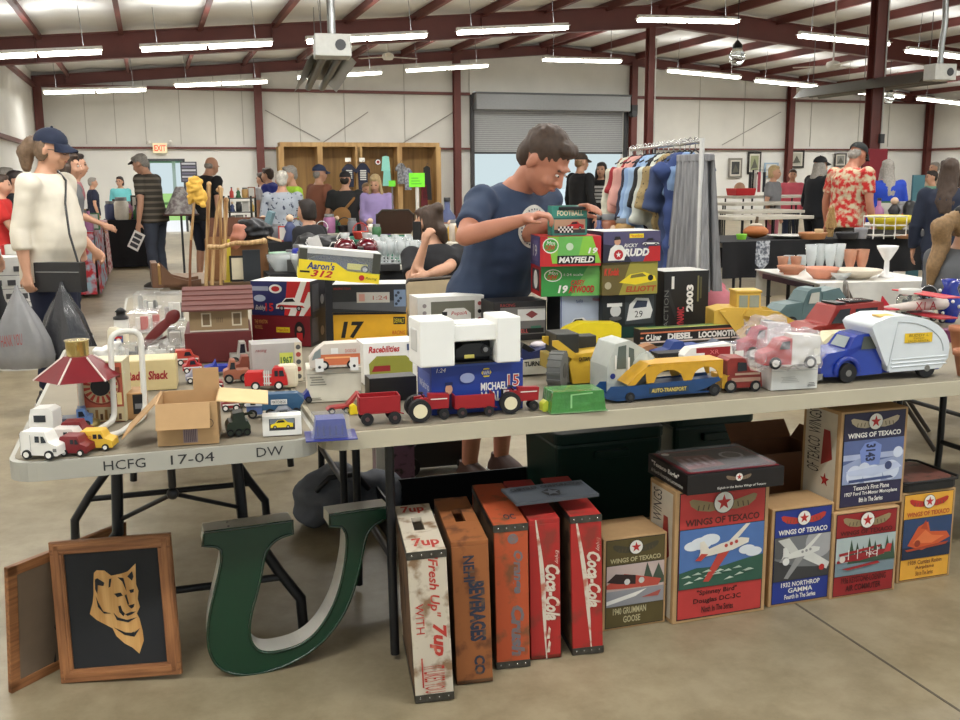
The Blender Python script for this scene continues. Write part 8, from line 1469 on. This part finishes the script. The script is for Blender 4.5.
p = atv(378, 162, VB-.84); mb = MB(); mb.cyl((0, 0, 0), (0, .03, 0), .09, None, K_, 20); Art(mb, (-.09, -.001, -.09), (1, 0, 0), (0, 0, 1), .18, .18).circ(.5, .5, .4, W_).circ(.5, .5, .25, c(150, 50, 50)); single('round_sign', 'round black and white sign hanging between the t-shirts and the aqua top', 'sign', mb, p, BA)
for px, lb in ((348, 'left'), (362, 'right')): p = atv(px, 160, VB-.84); mb = MB(); mb.box(-.08, 0, -.05, .08, .01, .06, W_); single('price_card', 'small white card above the %s navy t-shirt' % lb, 'card', mb, p, BA)
a, w, z = tbl('cream clothed table behind the woman with the bun', 425, 470, 9.6, .80, .8, mat((214, 208, 196), .8), .7)
row(8, 428, 468, 9.8, 10.2, z, 'the cream-clothed table', (2, 1, 0, 3), CC, .14, .3, 8)
p = gp(446, 190, 10.); good(0, (p.x, 10.3), .42, (70, 80, 120), 'tall blue and white bottle on the cream-clothed table', z)
a, w, z = tbl('dark table in front of the grey dotted shirt woman', 236, 300, 10.2, .78, .8, BCL, .5); row(9, 240, 300, 10.35, 10.8, z, 'the dark table before the dotted shirt', (4, 1, 3, 2), CC, .14, .3, 4)
a, w, z = tbl('pale table in front of the tan sling bag man', 300, 352, 11.6, .80, .6, None); row(7, 303, 356, 11.7, 12.0, z, 'the pale table before the sling bag man', (1, 2, 4), CC, .12, .26, 12)
# ---- clothes rack
RY = 6.9; rx0, rx1 = Xat(627, 8.6, 150), Xat(703, 6.6, 150); zb = gp(690, 141, 6.7).z
pA, pB = Vector((Xat(631, 8.7, 150), 8.7, 0)), Vector((Xat(702, 6.75, 150), 6.75, 0)); dv = (pB-pA); LR = dv.length; t = thing('clothes_rack', 'white pipe clothes rack full of shirts right of the roll-up door', 'clothes rack', pA, math.atan2(dv.y, dv.x)); WP = mat((214, 214, 212), .35)
mb = MB(); mb.cyl((-.02, 0, zb), (LR, 0, zb), .016, None, mat((190, 190, 190), .25, .8)); part(t, 'rail', mb)
for x in (0, LR): mb = MB(); mb.cyl((x, 0, .03), (x, 0, zb+.02), .017, None, WP); mb.tube([(x, -.3, .03), (x, .3, .03)], .016, WP); part(t, 'upright', mb)
def garment(i, f, wd, hgt, m, label, th_=.06, off=0., kind='shirt', slv=.32):
    """hangs across the rail: width along local y"""
    p = pA+dv*f; g = thing('hanging_'+kind, label, 'clothes', (p.x, p.y, 0), math.atan2(dv.y, dv.x)+R(90+off), 'clothes on the white rack'); z1 = zb-.07; w = wd/2
    mb = MB()
    if kind == 'skirt':
        n = 40
        def f_(u, v, s):
            yy = (-w*(.72+.35*v))+(2*w*(.72+.35*v))*u; return (yy, s*(.03+.02*v)+.022*math.sin(u*46)*(.3+v), z1-.02-hgt*v)
        mb.sheet(lambda u, v: f_(u, v, 1), 60, 8, m); mb.sheet(lambda u, v: f_(u, v, -1), 60, 8, m)
        part(g, 'cloth', mb); mb = MB(); mb.box(-w*.74, -.035, z1-.06, w*.74, .035, z1-.01, m); part(g, 'waistband', mb, .008)
    else:
        it = [('loft', [((0, 0, z1-hgt), w*.66, th_, None), ((0, 0, z1-hgt*.5), w*.64, th_*.9, None), ((0, 0, z1-.16), w*.72, th_*.8, None), ((0, 0, z1-.05), w*.5, th_*.6, None), ((0, 0, z1-.0), w*.22, th_*.5, None)])]
        for s in (-1, 1): it.append(('cone', (s*w*.62, 0, z1-.1), .07, (s*w*.95, 0, z1-.1-slv), .06))
        blob('cloth', it, m, g, .02, 2, fold=.02, fs=6)
    mb = MB(); mb.tube([(-w*.6, 0, z1-.05), (0, 0, z1+.02), (w*.6, 0, z1-.05)], .006, K_, 6); mb.tube([(0, 0, z1+.02), (0, 0, z1+.05), (.02, 0, zb+.02), (0.0, 0, zb+.035), (-.02, 0, zb+.015)], .004, mat((190, 190, 190), .2, 1.), 6); part(g, 'hanger', mb)
GS = [(.03, .5, 1.0, (206, 204, 186), 'cream jacket at the far left of the rack', .05, .5), (.10, .46, .5, (150, 36, 44), 'dark red shirt second from the left on the rack', .05, .2), (.17, .48, .62, (214, 160, 150), 'pink blouse on the left of the rack', .07, .35), (.24, .5, .66, (204, 150, 140), 'rose blouse beside the pink blouse on the rack', .06, .3), (.31, .46, .9, (40, 40, 60), 'dark navy shirt after the pink blouses', .05, .4),
      (.38, .5, .75, (140, 168, 206), 'light blue shirt in the middle of the rack', .06, .5), (.45, .5, .85, (150, 176, 206), 'pale blue shirt after the light blue one', .06, .45), (.52, .46, .7, (28, 28, 30), 'black shirt right of the pale blue one', .05, .3), (.59, .48, .9, (196, 200, 190), 'off-white shirt behind the spotted one', .05, .4), (.66, .48, .9, None, 'black and gold spotted blouse on the rack', .06, .3), (.80, .42, 1.15, (52, 70, 120), 'long indigo dress left of the grey skirt', .07, .05), (.74, .44, .95, (60, 74, 110), 'blue shirt left of the indigo dress', .05, .3)]
for i, (f, wd, hg, cc, lb, th_, sl_) in enumerate(GS): garment(i, f, wd, hg, mat(cc, .85, var=.12, sc=12) if cc else mat((34, 30, 26), .85, kind='spots', sc=45, rgb2=(150, 130, 90)), lb, th_, kind='shirt' if hg < 1.1 else 'dress', slv=sl_)
garment(20, .925, .47, .90, mat((150, 150, 152), .85, kind='wood', sc=60, rgb2=(120, 120, 124)), 'pleated grey skirt hanging across the front end of the rack', off=-72, kind='skirt')
garment(21, .86, .36, .9, mat((120, 146, 184), .85), 'light denim blue shirt just behind the grey skirt', .04, kind='shirt', off=-60, slv=.2)
# blue bins with goods
a, w, z = tbl('plain table with the blue bins behind the car box stacks', 590, 650, 7.3, .86, .8, None)
for i, (px, pr_) in enumerate(((594, 613), (614, 635))):
    Y = 7.42; x0, x1 = Xat(px, Y), Xat(pr_, Y); t = thing('blue_bin', 'royal blue plastic bin behind the race car boxes, the %s one' % ('left', 'right')[i], 'bin', (x0, Y, z+.001), R(10)); w = x1-x0; mb = MB(); BB = mat((24, 34, 170), .35)
    for q in ((0, 0, w, .008), (0, .25, w, .258), (0, 0, .008, .258), (w-.008, 0, w, .258)): mb.box(q[0], q[1], 0, q[2], q[3], .15, BB)
    mb.box(0, 0, 0, w, .258, .008, BB); part(t, 'bin_body', mb); mb = MB(); mb.box(w*.5, -.003, .01, w*.8, 0, .06, W_); part(t, 'label_card', mb)
row(6, 596, 634, 7.75, 7.9, z, 'the table behind the blue bins', (0, 1, 2), CC, .18, .3, 14)
# ---- right side: stacked folding tables
for i, (pl, pr_, py, Y) in enumerate(((733, 812, 217, 12.6), (733, 803, 211, 13.6), (734, 808, 203, 14.9), (735, 822, 196, 16.6))):
    tbl('pale folding table of the empty rows at right, %s' % ('nearest', 'second nearest', 'third nearest', 'farthest')[i], pl, pr_, Y, gp(780, py, Y).z, .75, None, None, (196, 190, 176))
p = gp(735, 195, 17.2); t = thing('red_tub', 'red plastic tub on the farthest pale table', 'tub', (p.x, 17.1, gp(780, 196, 16.6).z+.002), BA); mb = MB(); mb.box(0, 0, 0, .36, .3, .12, c(196, 36, 40), tp=-.1); part(t, 'tub_body', mb, .01); mb = MB(); mb.ell((.15, .15, .12), (.1, .08, .1), c(190, 150, 120)); part(t, 'contents', mb)
t = thing('small_rack', 'small black clothes rack far behind the empty tables', 'clothes rack', (Xat(759, 19.6), 19.6, 0), R(18)); mb = MB(); zq = gp(759, 170, 19.5).z; mb.tube([(-.2, 0, 0), (-.2, 0, zq), (.22, 0, zq), (.22, 0, 0)], .02, K_); part(t, 'frame', mb)
for i, (px, cc, lb) in enumerate(((752, (40, 40, 44), 'black'), (757, (206, 204, 200), 'white'), (761, (214, 90, 110), 'pink'), (766, (30, 34, 50), 'navy'))): hung('%s garment on the small far rack left of the grey shirt woman' % lb, px, 172, 192, 19.5, 6, c(*cc), name='hanging_garment', cat='clothes', sl=False, yaw=70)
# pictures on the end wall
for (px, py, wp, hp_2, fm, im, lb) in ((735, 168, 15, 19, (130, 126, 118), (60, 62, 64), 'grey framed dark picture on the end wall, leftmost'), (754, 163, 15, 22, (34, 30, 28), (150, 156, 120), 'black framed green poster on the end wall, second from left'), (771, 170, 16, 14, (150, 176, 200), (206, 214, 220), 'pale blue framed notice on the end wall, third from left'), (796, 159, 18, 17, (40, 38, 36), (176, 176, 160), 'dark framed pale picture on the end wall, fourth from left'), (840, 160, 14, 13, (60, 56, 54), (140, 140, 136), 'dark framed picture behind the man in the flower-print shirt')):
    q = atv(px, py, VB-.05); w_ = wp*q.y/1000; h_ = hp_2*q.y/1000; t = thing('wall_picture', lb, 'picture', q, BA); mb = MB(); mb.box(-w_/2, -.03, -h_/2, w_/2, 0, h_/2, c(*fm)); part(t, 'frame', mb); mb = MB(); F = Art(mb, (-w_/2, -.03, -h_/2), (1, 0, 0), (0, 0, 1), w_, h_, .002); F.rect(.12, .1, .88, .9, c(206, 202, 190)); F.rect(.2, .18, .8, .82, c(*im)); F.poly([(.25, .25), (.5, .7), (.75, .3)], c(90, 90, 80)); part(t, 'print', mb)
# black clothed goods table
a, w, z = tbl('black clothed goods table at right with the yellow bowl', 722, 1010, 8.9, .84, .9, BCL, .32)
Yg = 9.3
mb = MB(); mb.lathe([(.07, 0), (.16, .02), (.2, .03), (0, .012)], m=W_, n=24); single('white_platter', 'large white oval platter on the black clothed table', 'platter', mb, (Xat(786, 9.4), 9.4, z+.001))
t = thing('pumpkin_dish', 'orange and brown pumpkin dish with a stem left of the white platter', 'dish', (Xat(755, 9.45), 9.45, z+.001)); mb = MB(); mb.ell((0, 0, .06), (.12, .1, .06), mat((176, 104, 52), .5)); part(t, 'body', mb); mb = MB(); mb.cyl((0, 0, .11), (.01, 0, .2), .02, .012, c(90, 70, 50)); mb.ell((.0, 0, .12), (.06, .05, .02), c(206, 196, 180)); part(t, 'stem', mb)
YB = mat((232, 214, 56), .35); bowl(889, 9.5, .21, .13, YB, 'large yellow bowl standing on the white wire rack goods', zz=z+.07)
mb = MB(); mb.box(-.16, -.12, 0, .16, .12, .07, c(60, 58, 56)); single('black_box', 'dark low box under the yellow bowl', 'box', mb, (Xat(889, 9.5), 9.5, z+.001), BA)
t = thing('wire_rack', 'white wire dish rack in front of the yellow bowl', 'wire rack', (Xat(872, 9.15), 9.15, z+.001), R(8)); ww = .32
for hh_ in (.03, .12, .2):
    mb = MB(); mb.tube([(0, 0, hh_), (ww, 0, hh_), (ww, .18, hh_), (0, .18, hh_)], .006, W_, 5, True); part(t, 'wire_ring', mb)
for x in (0, ww*.33, ww*.66, ww):
    for y in (0, .18): mb = MB(); mb.tube([(x, y, 0), (x, y, .2)], .005, W_, 5); part(t, 'wire_post', mb)
t = thing('coffee_pot', 'black and steel coffee pot on the far side of the yellow bowl', 'coffee pot', (Xat(907, 10.6), 10.6, z-.02)); 
bpy.data.objects.remove(t)
a4, w4, z4 = tbl('far right table with lamps and kitchen goods', 868, 1010, 11.3, .86, .7, mat((196, 190, 184), .8), .4)
t = thing('coffee_pot', 'black and steel coffee pot on the far side of the yellow bowl', 'coffee pot', (Xat(907, 11.5), 11.5, z4+.001)); mb = MB(); mb.lathe([(.09, 0), (.09, .05), (.07, .06), (.075, .2), (.05, .26), (0, .27)], m=K_, n=16); part(t, 'body', mb); mb = MB(); mb.tube([(.07, 0, .2), (.13, 0, .18), (.12, 0, .08), (.08, 0, .06)], .012, K_, 6); part(t, 'handle', mb)
row(11, 874, 958, 11.45, 11.95, z4, 'the far right goods table', (0, 3, 2, 1, 4), CC, .16, .36, 21)
p = gp(913, 188, 13.); mb = MB(); mb.box(-.0, 0, 0, .18, .03, gp(913, 175, 13.).z-gp(913, 198, 13.).z, mat((60, 106, 116), .6)); mb.box(0, 0, -gp(913, 198, 13.).z, .18, .03, 0, mat((60, 106, 116), .6)); single('teal_board', 'tall teal board standing behind the far right goods', 'board', mb, (p.x, 13., gp(913, 198, 13.).z), BA)
for i, (px, cc, w_, h_, lb) in enumerate(((812, (176, 120, 76), .26, .06, 'low brown basket tray left of the twig arrangement'), (818, (206, 180, 136), .08, .09, 'cream candle on the black clothed table'), (846, (44, 44, 48), .2, .06, 'black pan beside the man in the flower-print shirt'), (906, (180, 130, 90), .22, .03, 'flat wooden tray right of the wire rack'), (741, (130, 200, 60), .1, .05, 'lime green dish at the left end of the black clothed table'), (860, (150, 150, 154), .12, .1, 'steel canister left of the white wire rack'), (935, (176, 176, 160), .2, .09, 'pale casserole dish behind the blonde ponytail'))):
    mb = MB(); mb.lathe([(w_/2*.8, 0), (w_/2, h_*.8), (w_/2, h_), (w_/2*.9, h_), (w_/2*.7, .01), (0, .01)], m=c(*cc), n=18); single('dish', lb, 'dish', mb, (Xat(px, 9.25), 9.25, z+.001))
t = thing('twig_arrangement', 'dried wheat-coloured twig bundle standing on the black clothed table', 'dried bundle', (Xat(829, 9.4), 9.4, z+.001)); mb = MB(); random.seed(2); [mb.tube([(random.uniform(-.02, .02), random.uniform(-.02, .02), .01), (random.uniform(-.05, .05), random.uniform(-.04, .04), .12), (random.uniform(-.03, .03), random.uniform(-.03, .03), .2+.1*random.random())], .005, mat((190, 156, 104), .8), 5) for _ in range(40)]; part(t, 'stalks', mb); mb = MB(); mb.tube([(.035*math.cos(i/10*6.283), .035*math.sin(i/10*6.283), .09) for i in range(10)], .008, mat((150, 110, 70), .8), 5, True); part(t, 'tie', mb)
p = gp(760, 247, 8.85); mb = MB(); mb.sheet(lambda u, v: (u*.14-.02*v, -.03-.02*v, -.26*v*(1-.5*abs(u-.5))), 6, 6, mat((190, 194, 200), .8, kind='mottle', sc=40, rgb2=(90, 94, 104))); single('bandana', 'white and grey patterned cloth hanging over the black table edge', 'cloth', mb, (p.x-.05, 8.85, z+.012), BA)
# white clothed glass table
a, w, z = tbl('white clothed glass table at right in front of the black table', 822, 930, 6.36, .74, 1.0, mat((226, 224, 218), .8), .2, yaw=7, left=False)
ga = a; t = thing('steel_trestle', 'black metal edge and legs of the white clothed glass table', 'trestle', (ga.x-.03, ga.y, 0), R(7)); mb = MB(); mb.box(-.012, 0, .70, .0, .8, .735, K_); part(t, 'edge', mb)
for y in (.04, .7): mb = MB(); mb.tube([(-.005, y, .70), (-.005, y, .01)], .014, LEGM, 8); part(t, 'leg', mb)
mb = MB(); mb.tube([(-.005, .04, .45), (-.005, .7, .45)], .009, LEGM, 6); part(t, 'brace', mb)
def vase(px, Y, r, h, m, lb, nm='glass_vase'): mb = MB(); mb.lathe([(r*.6, 0), (r*.5, h*.12), (r*.8, h*.5), (r, h), (r*.92, h), (r*.7, h*.5), (0, h*.15)], m=m, n=16); return single(nm, lb, 'vase', mb, (Xat(px, Y, 260), Y, z+.001), 0, 'glassware on the white cloth')
for i, (px, Y) in enumerate(((811, 7.15), (820, 7.2), (830, 7.15), (839, 7.22))): vase(px, Y, .045, .19, GLASS2, 'tall clear flared glass vase, %s from the left of the four' % ('first', 'second', 'third', 'fourth')[i])
PK = mat((226, 170, 140), .15, trans=.5); PKO = mat((222, 150, 122), .25)
for i, (px, Y) in enumerate(((783, 7.1), (789, 7.2), (796, 7.1), (802, 7.22))): vase(px, Y, .04, .11, GLASS2 if i % 2 else PK, 'small %s tumbler, %s at the left of the white clothed table' % (('pink', 'clear')[i % 2], ('first', 'second', 'third', 'fourth')[i]), 'tumbler')
bowl(793, 6.93, .1, .06, PK, 'pale pink glass bowl in front of the tumblers'); bowl(824, 6.62, .11, .075, PKO, 'round peach glass bowl in the middle of the white clothed table'); bowl(858, 6.63, .17, .06, mat((222, 210, 190), .3), 'wide cream glass platter bowl at the right of the white clothed table'); bowl(843, 6.53, .07, .05, GLASS2, 'small clear bowl between the peach bowl and the cream platter')
for i, px in enumerate((850, 862)): vase(px, 7.2, .05, .15, PK, 'pinkish footed glass behind the cream platter, %s one' % ('left', 'right')[i])
mb = MB(); mb.lathe([(.05, 0), (.045, .01), (.018, .03), (.016, .11), (.03, .13), (.065, .19), (.07, .21), (.06, .21), (0, .15)], m=mat((236, 236, 236), .25), n=18); single('compote', 'white milk-glass footed compote at the right end of the white cloth', 'compote', mb, (Xat(887, 6.68, 260), 6.68, z+.001))
mb = MB(); mb.box(0, 0, 0, .06, .02, .17, K_); p = atz(776, 300, .01); single('black_marker_post', 'small black upright block on the floor under the glass table', 'block', mb, (p.x, p.y+.4, .001))
